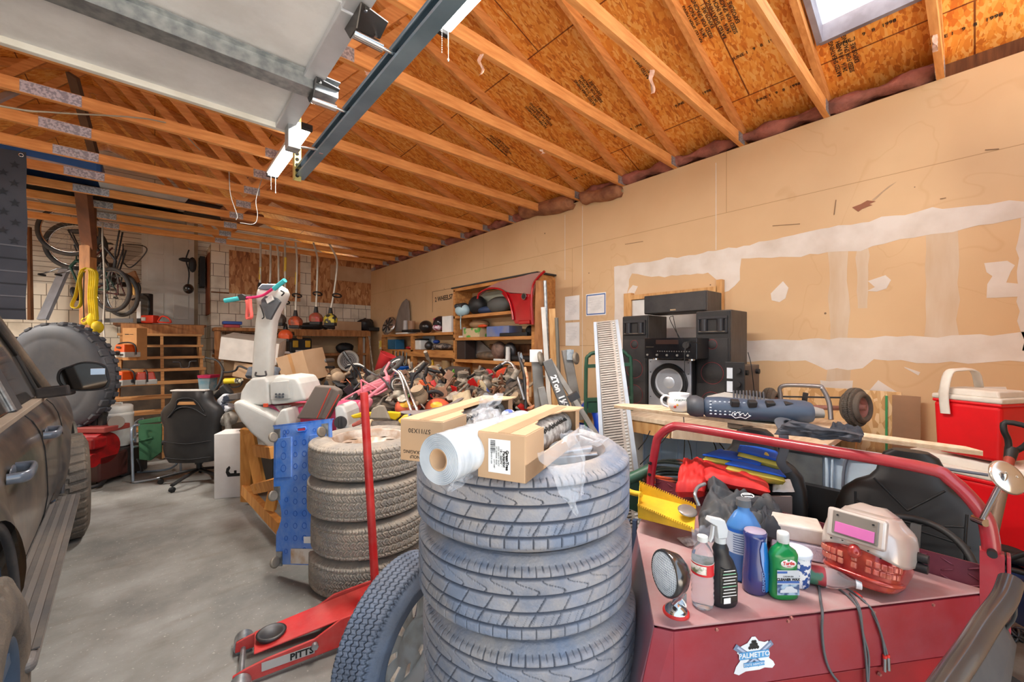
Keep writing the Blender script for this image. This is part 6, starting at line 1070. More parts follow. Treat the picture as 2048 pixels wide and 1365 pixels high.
def chainsaw(px,py,d,Zs,lb,rz=IM,col=ORS,sc_=1):
 p_=at(px,py,d=d);t_=T('chainsaw',lb,'chainsaw',(p_.x,p_.y,Zs),rz);s=sc_
 MB().box((0,0,.13*s),(.17*s,.24*s,.13*s),tp=.8).b('cover',col,t_,.015,seg=3);MB().box((0,0,.04*s),(.21*s,.26*s,.08*s)).b('crankcase',SGR,t_,.01);MB().tube([(-.13*s,0,.02),(-.15*s,0,.14*s),(-.09*s,0,.21*s),(.06*s,0,.22*s),(.14*s,0,.17*s),(.15*s,0,.04)],.011,8,k=4).b('front_handle',BLACKP,t_)
 MB().box((0,-.15*s,.06*s),(.06*s,.1*s,.05*s)).b('rear_handle',BLACKP,t_,.01);mb=MB();mb.cyl((0,-.125*s,.07*s),(0,-.14*s,.07*s),.035*s).box((.06*s,-.131*s,.04*s),(.05*s,.004,.03*s)).box((0,-.121*s,.15*s),(.06*s,.004,.03*s));mb.b('starter',DSTEEL,t_);return t_
def zst(k):return 1.72-.19*k+.021
chainsaw(252,706,6.12,zst(2)+.0,'orange and grey chainsaw on the upper step left of the tall box');chainsaw(248,755,5.72,zst(4),'orange and grey chainsaw on the step directly below the first one')
chainsaw(291,752,5.85,zst(4),'dusty red-orange chainsaw right of the lower orange one',IM-40,mat('saw_red',c(206,70,44),.4),.9)
hv=T('chainsaw','red chainsaw lying sideways on the top landing in front of the door','chainsaw',at(312,665,d=7.1),IM);hv.location.z=1.925;SR=mat('saw_bright',c(216,58,36),.35);MB().box((-.1,0,.07),(.22,.14,.14)).b('cover',SR,hv,.02);MB().tube([(.03,0,.03),(.1,0,.12),(.2,0,.1),(.26,0,.03),(.22,0,.01),(.06,0,.02)],.014,8,k=4,closed=True).b('rear_handle',SR,hv);MB().box((-.15,-.075,.07),(.07,.01,.06)).b('side_plate',SGR,hv);MB().box((-.75,.0,.05),(.7,.01,.07)).b('guide_bar',mat('guide',c(126,130,136),.5,.5),hv,.02)
hc=T('tool_case','grey hard tool case standing on end behind the tall box','tool case',at(290,640,d=7.3),IM);hc.location.z=1.93;MB().box((0,0,.27),(.22,.1,.54)).b('case',DSTEEL,hc,.015);MB().box((-.06,-.055,.24),(.07,.01,.3)).b('label_strip',PAPER,hc);MB().tube([(.09,-.05,.1),(.13,-.05,.25),(.11,-.05,.45),(.02,-.05,.52)],.012,8,k=4).b('hose',BLACK,hc)
hp_=T('steel_bracket','dark shelf bracket lying on the fourth step right of centre','bracket',at(368,728,d=6.6));hp_.location.z=zst(3);MB().tube([(-.14,0,.1),(-.05,0,.09),(-.03,0,.01),(.06,0,.01),(.08,0,.1),(.16,0,.11)],.012,8,k=4).b('bracket',DSTEEL,hp_)
jp=at(236,905,d=4.9);wj=T('drink_cooler','tall white drink cooler jug with lid beside the stairs','drink cooler',(jp.x,jp.y,.34),IM)
MB().lathe([(0,0),(.13,0),(.14,.01),(.142,.36),(.146,.365),(.146,.39),(.13,.40)],40).b('jug_body',WHITEP,wj);MB().lathe([(.132,.395),(.136,.40),(.136,.47),(.12,.485),(0,.487)],40).b('lid',WHITEP,wj);MB().tube([(-.05,0,.48),(-.05,0,.51),(.05,0,.51),(.05,0,.48)],.008,8).b('lid_handle',WHITEP,wj);MB().tube([(-.15,0,.38),(-.17,-.03,.35),(-.16,-.04,.3)],.01,8).b('side_handle',WHITEP,wj)
tag(MB().box((jp.x,jp.y,.17),(.42,.34,.33),(0,0,IM)).b('black_crate',BLACKP,None,.015),'black crate carrying the white drink cooler','crate')
rm_=at(200,905,d=4.55);rmc=T('red_compressor','red shop machine with round drum on the floor behind the SUV wheel','machine',(rm_.x,rm_.y,0),IM);MR=mat('machine_red',c(150,18,22),.35,col2=c(110,16,18),scale=12);MB().cyl((-.24,-.1,.42),(.16,-.1,.42),.17,n=32).b('drum',MR,rmc);MB().box((-.05,0,.2),(.42,.34,.28)).b('housing',mat('machine_dark',c(70,34,30),.5),rmc,.02)
MB().box((-.05,0,.62),(.5,.3,.06)).b('top_plate',mat('machine_top',c(140,58,52),.6),rmc,.01);MB().cyl((-.2,-.3,.4),(-.2,-.26,.4),.14,n=28).b('end_cap',MR,rmc);MB().box((.13,-.2,.5),(.16,.16,.12)).cyl((.06,-.28,.33),(.22,-.28,.33),.07,n=20).b('pump',MR,rmc,.02);MB().tube([(-.2,-.25,.05),(.1,-.3,.04),(.2,-.2,.05),(.1,-.05,.06)],.02,8,k=4).b('hose',BLACK,rmc)
tag(MB().cyl(at(232,845,d=4.6),at(233,845,d=4.55),.07,n=28).b('round_plate',mat('plate_grey2',c(120,112,102),.7)),'round dull grey plate leaning in front of the white jug','plate')
lean('wood_pallet_board','pale board along the floor under the black crate','board',222,902,285,895,4.9,5.2,.1,.05,STW)
hk=T('hanging_helmet','black helmet and straps hanging on the wall right of the far door','helmet',at(376,575,d=7.3));MB().ell(at(377,578,d=7.3),(.08,.08,.09),16).b('shell',mat('helm_black',c(30,30,32),.25,coat=.5),hk,W=True);MB().tube([at(378,500,d=7.3),at(372,520,d=7.3),at(378,545,d=7.3),at(376,572,d=7.3)],.012,6,k=3).b('strap',BLACK,hk,W=True);MB().ell(at(371,520,d=7.3),(.1,.05,.04),12).ell(at(385,530,d=7.35),(.06,.05,.14),12).b('goggles',BLACK,hk,W=True)
tag(MB().box(at(404,545,Y=10.3),(.08,.3,.6),(0,0,0)).b('hanging_bag',BLACK),'black bag hanging between the far door and the brown panel','bag')
ZC=ZW+.1
def attic(nm,lb,cat,px,py,sz,m,rz=0,dz=0,pl_=True):
 p_=at(px,py,Z=ZC+sz[2]/2);o=MB().box((0,0,0),sz).b(nm,m,None,min(sz)*.2);o.location=(p_.x,p_.y,ZC+sz[2]/2+dz);o.rotation_euler=(0,0,R(rz));return tag(o,lb,cat)
PLS=mat('plastic_sheet',c(196,200,204),.4,alpha=.9,col2=c(160,166,172),scale=3)
attic('blue_tote','blue plastic tote stored up on the trusses near the flag','tote',92,328,(.9,.5,.22),mat('tote_blue',c(40,110,190),.4))
attic('foam_sheets','pale translucent sheets laid over the trusses left of centre','sheets',160,372,(1.9,1.3,.06),PLS,6);attic('foam_sheets','grey crinkled sheets on the trusses behind the brace board','sheets',230,408,(1.5,1.2,.1),mat('sheet_grey',c(150,146,140),.6),-4)
attic('dark_case','long black case lying on the trusses with yellow lettering','case',370,418,(1.1,.45,.2),BLACKP,4);attic('brown_bundle','brown insulation bundle lying on the trusses near the middle','insulation',480,436,(.55,.4,.16),MATS['insul_paper'],10)
mb=MB()
for(pts,lb)in(([(458,342),(461,390),(474,430),(472,440)],0),([(524,356),(512,400),(515,430),(508,448),(480,446)],1)):
 mb=MB();mb.tube([at(x,y,Y=5.03)for x,y in pts],.004,6,k=5);tag(mb.b('loose_wire',CORD),['thin white wire dangling left of the far strip light','thin white wire dangling under the far strip light'][lb],'wire')
mb=MB();mb.tube([at(0,212,Y=3.9),at(60,222,Y=3.9),at(120,226,Y=4.2),at(330,245,Y=4.4),at(400,300,Y=5)],.006,6,k=5);tag(mb.b('loose_wire',mat('old_wire',c(170,160,140),.7)),'long pale cable sagging along the trusses at the upper left','wire')
lean('white_board','white-lit board nailed slanting in the roof at the upper left','board',118,145,-40,215,5.6,5.0,.12,.04,mat('white_board',c(206,206,212),.7))  # skylight falling on this board is put into its white colour
lean('grey_brace','grey upright brace board inside the roof at left','board',145,150,195,335,5.0,5.8,.16,.04,mat('grey_brace',c(116,92,76),.8))
DPN=mat('door_panel_grey',c(234,236,238),.5,col2=c(222,224,228),scale=2,dust=c(150,146,140),damt=.25,dscale=5)
gd=T('overhead_door','raised grey sectional garage door hanging under the trusses','garage door',(-1.5,1,2.7));ZD=2.685
for y0,y1 in((1.88,2.36),(1.385,1.87),(.89,1.375),(.395,.88),(-.1,.385),(-.45,-.11)):
 MB().box((-1.75,(y0+y1)/2,ZD+.02),(4.52,y1-y0,.04)).b('door_section',DPN,gd,.003,W=True)
 MB().box((.50,(y0+y1)/2,ZD-.012),(.075,y1-y0,.026)).b('end_stile',mat('stile_grey',c(196,198,204),.4,.2),gd,.003,W=True)
MB().box((-1.75,2.37,ZD+.005),(4.54,.03,.06)).b('bottom_seal',WHITEP,gd,.004,W=True)
for y in(1.87,.88):
 mb=MB();mb.box((-1.7,y+.04,ZD-.035),(4.6,.003,.05)).box((-1.7,y-.04,ZD-.035),(4.6,.003,.05)).box((-1.7,y,ZD-.06),(4.6,.082,.004)).box((-1.7,y-.055,ZD-.008),(4.6,.03,.004)).box((-1.7,y+.055,ZD-.008),(4.6,.03,.004));mb.b('strut',STEEL,gd,W=True)
TX,TZ=.665,2.6
tk=T('door_track','blue-grey steel door track running back under the trusses','door track',(TX,1.2,TZ));mb=MB()
mb.box((TX+.028,1.15,TZ),(.004,3.2,.058)).box((TX+.002,1.15,TZ+.028),(.054,3.2,.004)).box((TX+.002,1.15,TZ-.028),(.054,3.2,.004)).box((TX-.022,1.15,TZ-.022),(.004,3.2,.012)).box((TX-.022,1.15,TZ+.022),(.004,3.2,.012));mb.b('channel',mat('track_steel',c(128,150,166),.4,.35,col2=c(100,122,138),scale=4),tk,W=True)
mb=MB();mb.box((TX-.02,2.70,2.93),(.045,.003,.78)).box((TX-.042,2.68,2.93),(.003,.045,.78));hng=mb.b('hanger_angle',mat('yellow_zinc',c(206,190,120),.4,.6),tk,W=True)
mb=MB();[mb.cyl((TX-.02,2.6975,2.57+.033*k),(TX-.02,2.694,2.57+.033*k),.010,n=12)for k in range(22)];mb.b('punched_holes',BLACK,tk,W=True)
for k,y in enumerate((1.86,1.375,.88)):
 mb=MB();mb.cyl((.53,y,TZ-.005),(.66,y,TZ-.005),.007,n=10).cyl((.655,y,TZ-.005),(.675,y,TZ-.005),.023,n=20).cyl((.50,y,TZ-.005),(.60,y,TZ-.005),.016,n=14);mb.b('roller',CHROME,gd,W=True)
 MB().add([(.50,y-.07,ZD-.03),(.60,y-.05,ZD-.03),(.61,y+.04,ZD-.03),(.50,y+.08,ZD-.03)],[(0,1,2,3)]).add([(.50,y-.07,ZD-.03),(.50,y-.03,ZD-.09),(.50,y+.03,ZD-.09),(.50,y+.08,ZD-.03)],[(0,1,2,3)]).b('hinge',DSTEEL,gd,solid=.004,W=True)
 mb=MB();[mb.cyl((xx,y+yy,ZD-.03),(xx,y+yy,ZD-.04),.006,n=6)for xx,yy in((.52,-.055),(.52,.06),(.59,.03))];mb.b('bolt',CHROME,gd,W=True)
MB().box((.53,2.3,ZD-.07),(.06,.07,.14)).b('bottom_bracket',STEEL,gd,.003,W=True);MB().cyl((.53,2.3,TZ-.03),(.67,2.3,TZ-.01),.008,n=10).cyl((.655,2.3,TZ-.01),(.675,2.3,TZ-.01),.022,n=20).b('roller',CHROME,gd,W=True)
def slab(pts,d,th,m,par=None,nm='panel',bev=0,back=0,seg=2):
 P=[at(x,y,d=d)for x,y in pts];B=[p_+ID*th for p_ in P];n=len(P);mb=MB();mb.add(P+B,[tuple(range(n)),tuple(range(2*n-1,n-1,-1))]+[(i,n+i,n+(i+1)%n,(i+1)%n)for i in range(n)])
 return mb.b(nm,m,par,bev,W=True,seg=seg)if par else mb.b(nm,m,None,bev,seg=seg)
def tub(pts,r,m,par=None,nm='tube',k=4,n=8,flat=None):
 P=[at(*p_[:2],d=p_[2])for p_ in pts];mb=MB();mb.tube(P,r,n,k=k,flat=flat);return mb.b(nm,m,par,W=bool(par))
def gnd(px,py,d):p_=at(px,py,d=d);return(p_.x,p_.y,0)
CB=mat('creeper_blue',c(56,128,224),.45,col2=c(40,108,210),scale=3,dust=c(160,186,226),damt=.7,dscale=4)
cb0,cb1=at(548,1128,Z=.07),at(531,858,d=2.95);cbr=at(666,842,d=2.75)
cr_=T('mechanics_creeper','blue moulded mechanic creeper with six casters standing on end against the wood frame','creeper',(cb0.x,cb0.y,.06))
uZ=(cb1-cb0);uX=(cbr-cb1);Hc,Wc=uZ.length,.50;CM=frame(cb0,uX,uZ.normalized()*1.0)if False else None
ex=uX.normalized();ez=(uZ-ex*uZ.dot(ex)).normalized();ey=ez.cross(ex)
CM=Matrix(((ex.x,ey.x,ez.x,cb0.x),(ex.y,ey.y,ez.y,cb0.y),(ex.z,ey.z,ez.z,cb0.z),(0,0,0,1)))
S_=Hc/1.0;OUT=[(.03,0),(.03,.20),(.05,.25),(.075,.33),(.06,.42),(.02,.48),(.0,.56),(.0,.97),(.025,1.0),(Wc-.025,1.0),(Wc,.97),(Wc,.56),(Wc-.02,.48),(Wc-.06,.42),(Wc-.075,.33),(Wc-.05,.25),(Wc-.03,.2),(Wc-.03,0)]
OUT=smooth([V((a_,b_*S_,0))for a_,b_ in OUT],3)
hole=[(.215,.955),(.225,.97),(.29,.97),(.3,.955),(.29,.94),(.225,.94)]
XZ=Matrix(((1,0,0,0),(0,0,1,0),(0,1,0,0),(0,0,0,1)))
MB().prism([(p_.x,p_.y)for p_ in OUT],-.012,.012,M=CM@XZ).b('deck',CB,cr_,.006,W=True)
MB().prism([(a_,b_*S_)for a_,b_ in hole],-.0135,-.0125,M=CM@XZ).b('hand_slot',mat('slot_pink',c(206,60,90),.5),cr_,W=True)
MB().tube([CM@V((a_,-.014,b_*S_))for a_,b_ in hole],.006,6,closed=True).b('slot_rim',CB,cr_,W=True)
for bx_ in(.02,Wc-.17):MB().box((bx_+.075,-.014,.76*S_),(.15,.012,.30*S_),M=CM).b('raised_pad',CB,cr_,.005,W=True)
mb=MB()
for(cx_,cz_,r)in[(.2,.86-.085*k,.016)for k in range(9)]+[(.28,.86-.085*k,.018)for k in range(10)]+[(.1,.86-.09*k,.022)for k in range(3)]+[(.12,.45-.09*k,.014)for k in range(5)]+[(.1,.95,.013),(.13,.95,.013),(.1,.92,.012),(.37,.94,.012),(.4,.9,.012),(.36,.86,.014),(.36,.6,.014),(.37,.5,.016)]:
 mb.lathe([(r*1.15,0),(r,.0025),(r*.8,-.004),(0,-.007)],18,M=CM@mT((cx_,-.0125-(.007 if .02<cx_<.17 and .6<cz_<.9 else 0),cz_*S_))@mR(R(90),4,'X'))
mb.b('dimples',mat('creeper_dimple',c(36,100,206),.35),cr_,W=True)
MB().box((.3,-.016,.06*S_),(.26,.006,.1*S_),M=CM).b('label_plate',mat('rust_label',c(226,218,206),.6,col2=c(190,150,100),scale=8,mix=(.5,.7)),cr_,W=True);MB().box((.33,-.016,.17*S_),(.1,.004,.04),M=CM).b('small_label',PAPER,cr_,W=True)
for x,z,a_ in((.035,.93,0),(Wc-.035,.93,0),(.04,.5,0),(Wc-.04,.5,0),(.065,.04,1),(Wc-.065,.04,1)):
 MB().box((x,-.016,z*S_),(.055,.005,.09),M=CM).b('caster_plate',STEEL,cr_,W=True);p_=CM@V((x+.008,-.055,z*S_-.01));caster(p_,CM.to_3x3()@V((1,0,.15)),.036,cr_)
WF=mat('frame_wood',c(226,162,84),.65,col2=c(196,128,58),scale=4,stretch=(6,6,1),mix=(.3,.7));fr_p=gnd(510,960,3.7);fw=T('pine_frame','triangular pine stand under the white plastic toy','wooden stand',fr_p)
def fb_(x0,y0,d0,x1,y1,d1,w_=.085,t2=.04,nm='beam'):MB().bar(at(x0,y0,d=d0),at(x1,y1,d=d1),w_,t2,ID).b(nm,WF,fw,.002,W=True)
fb_(494,858,3.85,494,1003,3.95,.1,.05,'leg');fb_(499,868,3.7,522,978,3.6,.09);fb_(487,978,3.95,562,1058,3.15,.1,.05);fb_(500,900,3.75,545,906,3.4,.1);fb_(508,978,3.7,560,966,3.2,.09);fb_(548,985,3.3,540,1020,3.3,.08);fb_(640,860,3.9,640,1000,3.9,.09,.05,'leg');fb_(500,862,3.75,690,862,3.75,.09)
slab([(508,905),(545,905),(545,980),(508,975)],4.0,.02,mat('grey_bin',c(96,96,92),.7),fw,'grey_sheet')
TW=mat('toy_white',c(222,222,216),.4,col2=c(200,200,194),scale=2,dust=c(176,172,162),damt=.4,dscale=3);TP=mat('toy_pink',c(232,90,130),.4,col2=c(216,76,116));toy=T('ride_on_toy','faded white and pink plastic ride-on toy with a tall handlebar column','ride-on toy',at(560,860,d=3.6))
def sl(pts,d,th,m,nm,bev=.02,seg=4):return slab(pts,d,th,m,toy,nm,bev,seg=seg)
sl([(463,806),(478,800),(555,838),(572,850),(575,905),(538,900),(500,868),(480,845),(466,822)],3.45,.5,TW,'hull',.03);sl([(478,800),(505,802),(560,815),(612,815),(690,812),(700,870),(560,870),(555,838)],3.6,.4,TP,'pink_body')
sl([(548,843),(560,820),(572,818),(578,845),(583,880),(548,880)],3.42,.3,TW,'bow_end');sl([(477,806),(480,785),(490,768),(502,757),(530,754),(536,764),(539,800),(540,811),(505,811)],3.5,.34,TW,'left_housing',.025);sl([(538,800),(539,768),(549,755),(562,752),(592,755),(600,768),(612,802),(570,808),(540,811)],3.52,.36,TW,'right_housing',.025)
sl([(540,765),(575,762),(578,798),(541,800)],3.49,.03,mat('toy_panel',c(206,206,200),.5),'panel',.004);mb=MB();[mb.cyl(at(552+7*i,789+5.5*j,d=3.46),at(552+7*i,789+5.5*j,d=3.49),.009,n=12)for i in range(3)for j in range(2)];mb.b('button_hole',DSTEEL,toy,W=True)
sl([(526,808),(534,808),(534,815),(526,815)],3.44,.02,mat('toy_orange',c(226,90,60),.4),'latch',.002);sl([(548,812),(580,811),(584,832),(566,830)],3.58,.02,mat('picture_grey',c(96,90,90),.5,col2=c(196,180,170),scale=30),'sticker',.001)
sl([(668,815),(676,811),(686,813),(692,826),(696,852),(703,862),(703,868),(672,868)],3.4,.3,WHITEP,'end_cover',.02);sl([(674,869),(702,868),(702,880),(676,880)],3.42,.28,WHITEP,'end_base',.01);kb=at(682,845,d=3.39);MB().cyl(kb,kb-ID*.015,.052,n=28).box(kb-ID*.02,(.012,.012,.085),(0,0,IM)).b('dial',mat('dial_grey',c(76,74,74),.5),toy,W=True)
mb=MB();secs=[]
for x0,x1,y,d_,dep in((500,536,756,3.75,.12),(502,538,720,3.72,.12),(505,541,680,3.7,.12),(508,545,642,3.68,.12),(511,551,622,3.66,.13),(508,560,600,3.62,.16),(508,563,585,3.6,.18),(512,560,575,3.62,.16),(520,552,568,3.66,.1)):
 a_,b_=at(x0,y,d=d_),at(x1,y,d=d_);cc=(a_+b_)/2+ID*dep/2;hw_=(b_-a_).length/2
 secs.append([cc+IX*hw_*copysign(abs(cos(t_))**.45,cos(t_))+ID*dep/2*copysign(abs(sin(t_))**.45,sin(t_))for t_ in[2*pi*(i+.5)/20 for i in range(20)]])
mb.loft(secs);mb.b('column',TW,toy,W=True)
slab([(522,600),(530,592),(552,596),(560,604),(548,625),(540,640),(532,638),(522,612)],3.6,.03,mat('recess_grey',c(88,92,96),.5),toy,'column_recess',.004);slab([(514,578),(524,569),(550,570),(553,576),(530,580)],3.58,.05,mat('toy_steel',c(92,106,120),.4),toy,'top_cap',.006);slab([(530,598),(543,590),(547,600),(534,608)],3.585,.02,WHITEP,toy,'clamp',.004)
tub([(531,743,3.66),(531,752,3.64),(512,752,3.64),(512,745,3.66)],.008,DSTEEL,toy,'latch_bar');tub([(520,610,3.58),(524,620,3.57),(528,634,3.58),(524,638,3.58)],.005,BLACK,toy,'cable')
tub([(478,597,3.55),(500,596,3.55),(515,594,3.54),(528,590,3.54),(540,582,3.52),(556,570,3.5)],.012,mat('bar_pink',c(226,50,110),.35),toy,'handlebar');TEAL=mat('grip_teal',c(70,190,196),.5);MB().cyl(at(450,602,d=3.55),at(480,597,d=3.55),.02,n=16).b('grip',TEAL,toy,W=True);MB().cyl(at(548,578,d=3.51),at(570,561,d=3.48),.02,n=16).b('grip',TEAL,toy,W=True)
slab([(474,590),(484,588),(490,592),(490,600),(478,600)],3.53,.03,BLACKP,toy,'brake_clamp',.004);mb=MB();mb.tube([at(x,y,d=3.52)for x,y in((493,600),(495,612),(494,635),(497,638))],.012,8,k=4,flat=(.006,.014)).tube([at(x,y,d=3.5)for x,y in((500,598),(501,615),(503,634),(497,638))],.012,8,k=4,flat=(.006,.014));mb.b('hanging_strap',mat('coral',c(236,106,96),.5),toy,W=True)
tub([(562,582,3.48),(568,586,3.45),(563,592,3.45)],.006,BLACK,toy,'brake_lever')
bxl=T('brown_case','grey-brown flat case with red edging leaning inside the toy','case',at(640,810,d=3.45));CS=mat('case_brown',c(122,110,100),.7,col2=c(100,88,80),scale=3,dust=c(140,130,120),damt=.3)
slab([(592,838),(630,772),(662,774),(677,782),(678,790),(652,840)],3.4,.09,CS,bxl,'case_body',.012);MB().cyl(at(634,837,d=3.385),at(661,777,d=3.385),.005,n=8).cyl(at(651,840,d=3.385),at(678,790,d=3.385),.005,n=8).b('red_piping',mat('piping_red',c(214,76,60),.5),bxl,W=True)
fbx=T('white_carton','tall white cardboard box with a sideways dark letter standing by the pine stand','cardboard box',tuple(at(452,998,d=4.1).xy)+(0,),IM+14);fbx.location.x+=.1;fbx.location.y+=.1
MB().box((0,0,.325),(.30,.26,.65)).b('carton_body',mat('white_card',c(232,230,226),.7,col2=c(222,218,212)),fbx,.004)
FM=frame((.015,-.1315,.27),(1,0,0),(0,-1,0));mb=MB();mb.prism([(-.045,-.055),(.065,-.055),(.065,-.025),(.035,-.025),(.035,.005),(.012,.005),(.012,-.022),(-.02,-.022),(-.035,.0),(-.02,.035),(-.03,.055),(-.055,.03),(-.062,-.01)],0,.001,M=FM);mb.b('letter_mark',INK,fbx)
text('FOX',.07,'lettering',INK,fbx,frame((.06,-.02,.651),(.8,-.6,0),(0,0,1)),.0004,bold=.001)
gc=T('office_chair','black high-backed gaming chair on casters seen from behind','chair',tuple(at(383,960,d=4.5).xy)+(0,),IM+4);VB=mat('chair_leather',c(26,26,28),.42,col2=c(34,34,35),scale=3,dust=c(80,74,68),damt=.15,dscale=3)
def chair_back(o=0):
 Lh=[(1.06,.19),(1.055,.205),(.98,.215),(.93,.24),(.88,.30),(.82,.335),(.74,.33),(.66,.30),(.55,.30),(.42,.31),(.34,.29),(.28,.25)];return Lh
secs=[]
for z,w_ in reversed(chair_back()):
 secs.append([V((w_*copysign(abs(cos(t_))**.6,cos(t_)),-.02+.055*copysign(abs(sin(t_))**.8,sin(t_))-(.05*abs(cos(t_))**3*(-1))+.12*(z-.3)*-.0,z-.02))for t_ in[2*pi*i/28 for i in range(28)]])
mb=MB();mb.loft(secs);mb.b('backrest',VB,gc);MB().box((0,-.02,1.048),(.36,.09,.016)).b('worn_top',mat('worn_white',c(214,208,200),.8),gc,.006)
MB().prism([(-.075,.93),(.075,.93),(.10,.895),(-.10,.895)],-.082,-.072,M=XZ).b('slot',STW,gc,.003)
for pts,r in(([(-.17,-.078,.78),(-.105,-.083,.87),(-.08,-.085,.955),(.08,-.085,.955),(.18,-.078,.82)],.008),([(-.19,-.075,.76),(-.08,-.083,.86),(.06,-.083,.86),(.2,-.075,.77)],.008),([(-.25,-.072,.50),(0,-.08,.47),(.25,-.07,.5)],.004),([(-.24,-.065,.32),(0,-.08,.3),(.24,-.065,.32)],.005)):MB().tube(pts,r,6,k=3).b('piping',BLACK,gc)
MB().box((0,.24,.42),(.5,.46,.1)).b('seat',VB,gc,.03,seg=3);mb=MB();mb.cyl((0,.12,.12),(0,.12,.38),.028).cyl((0,.12,.2),(0,.12,.3),.04);mb.b('gas_lift',BLACKP,gc)
for k in range(5):
 a_=R(193+72*k);e_=V((.36*cos(a_),.12+.36*sin(a_),.075));MB().tube([(0,.12,.14),V((0,.12,.13)).lerp(e_,.5)+V((0,0,.01)),e_],.022,8,k=3,flat=(.024,.016)).b('base_arm',BLACKP,gc);o=MB().tor(e_+V((0,0,-.045)),(sin(a_),-cos(a_),0),.02,.011,18,8).cyl(e_+V((0,0,-.045))-V((sin(a_),-cos(a_),0))*.02,e_+V((0,0,-.045))+V((sin(a_),-cos(a_),0))*.02,.024).b('caster',BLACK,gc)
MB().cyl((-.33,.05,.46),(-.27,.05,.46),.03).b('tilt_knob',BLACKP,gc)
AL=mat('alu_tube',c(170,184,200),.3,.7);fc=T('camp_chair','green fabric folding chair with bent aluminium frame behind the gaming chair','chair',gnd(285,960,4.7));D=4.7
for pts in([(266,968,4.55),(264,900,4.55),(263,862,4.55),(268,852,4.6),(278,850,4.6)],[(272,948,5.1),(271,900,5.1),(270,852,5.1),(276,842,5.1),(286,838,5.1)],[(268,963,4.55),(272,965,4.55),(340,952,4.6),(352,944,4.7)],[(275,945,4.9),(330,940,4.95),(352,930,4.95),(356,915,5.0)],[(362,945,4.9),(360,900,4.9)],[(265,895,4.55),(275,893,4.8)],[(265,880,4.55),(278,870,5.0)]):tub(pts,.013,AL,fc,'frame_tube')
GF=mat('camp_green',c(70,120,84),.8,col2=c(54,100,70),scale=3);slab([(276,850),(322,848),(322,905),(300,922),(278,920)],4.75,.02,GF,fc,'side_pocket',.004);slab([(275,842),(318,836),(320,845),(276,850)],4.75,.25,GF,fc,'armrest',.01);tub([(275,918,4.74),(281,930,4.74),(284,944,4.74)],.014,BLACK,fc,'strap',flat=(.02,.006));tub([(279,882,4.74),(290,880,4.735),(305,876,4.735)],.01,GF,fc,'flap')
pbn=T('lidded_bin','clear blue bin with hot pink lid between the stairs and the black bars','bin',at(407,790,d=6.0));slab([(395,756),(420,755),(416,795),(400,797)],6.0,.16,mat('bin_clear',c(120,180,206),.2,alpha=.8,col2=c(200,216,220),scale=8),pbn,'bin_body',.006);slab([(394,751),(421,751),(420,757),(395,757)],5.98,.2,mat('lid_pink',c(236,56,116),.4),pbn,'lid',.004)
mo=T('kids_motorbike','black and white small dirt bike half hidden behind the gaming chair','motorbike',gnd(455,960,4.6));D=4.6
slab([(430,802),(445,788),(460,790),(466,800),(450,806),(438,812)],D,.12,mat('shroud',c(216,220,226),.4,col2=c(60,66,80),scale=9,mix=(.5,.54)),mo,'tank_shroud',.02);slab([(430,812),(448,808),(458,818),(450,826),(434,824)],D-.05,.14,mat('shroud',None),mo,'side_cover',.02);slab([(455,790),(474,787),(476,800),(458,801)],D-.05,.1,mat('plate_taupe',c(110,104,100),.5),mo,'plate',.01)
W_=mT(at(448,850,d=4.7))@frame((0,0,0),ID,IX);bwheel(mo,W_,.22,BLACKP,.05);MB().ell(at(456,838,d=4.6),(.1,.08,.09),14).cyl(at(452,828,d=4.5),at(458,862,d=4.5),.03).b('engine',mat('engine_alu',c(170,166,156),.5,.4,col2=c(110,104,96),scale=14),mo,W=True);slab([(436,775),(446,768),(462,788),(440,792)],D+.05,.08,BLACKP,mo,'seat',.02)
bz=T('bmx_bars','black BMX bicycle front with yellow padded crossbar','bicycle',gnd(460,900,5.2));tub([(412,716,5.4),(435,722,5.35),(446,738,5.3),(448,745,5.3),(470,742,5.25),(478,733,5.25),(498,740,5.2)],.013,BLACKP,bz,'handlebar');MB().cyl(at(450,763,d=5.0),at(472,762,d=5.0),.035,n=16).b('yellow_pad',mat('pad_yellow',c(236,210,40),.5),bz,W=True);MB().cyl(at(472,762,d=5.0),at(483,762,d=5.0),.034,n=16).b('lettered_pad',mat('pad_letter',c(226,220,190),.5,col2=c(60,58,50),scale=30,mix=(.5,.53)),bz,W=True)
tub([(446,742,5.3),(440,765,5.25),(425,790,5.2),(414,802,5.1)],.016,BLACKP,bz,'fork');tub([(456,765,5.0),(464,775,5.0),(480,772,5.0),(486,762,5.0)],.007,BLACK,bz,'brake_cable');slab([(425,790),(440,776),(446,792),(432,800)],5.2,.05,BLACK,bz,'number_plate',.01)
slab([(415,800),(404,797),(412,790),(440,778)],5.1,.03,SPO,bz,'chrome_stem')
def bx_(px0,py0,px1,py1,Y,dep,m,par,nm='shelf_board',bev=.002):
 a_,b_=at(px0,py0,Y=Y),at(px1,py1,Y=Y);return MB().box(((a_.x+b_.x)/2,Y+dep/2,(a_.z+b_.z)/2),(abs(b_.x-a_.x),dep,abs(a_.z-b_.z))).b(nm,m,par,bev,W=True)
Yb=9.1;bs=T('back_shelf','rough wooden shelf bench along the far back wall','shelf',(at(580,700,Y=Yb).x,Yb,0))
xb0,xb1=at(430,700,Y=Yb).x,at(738,700,Y=Yb).x
for z,zh in((1.84,.06),(1.34,.05),(.92,.05)):MB().box(((xb0+xb1)/2,Yb+.27,z),(xb1-xb0,.54,zh)).b('shelf_board',WOODS,bs,.003,W=True)
MB().box((at(670,670,Y=Yb-.05).x,Yb-.03,1.79),(1.55,.05,.12)).b('front_rail',WOODS,bs,.003,W=True)
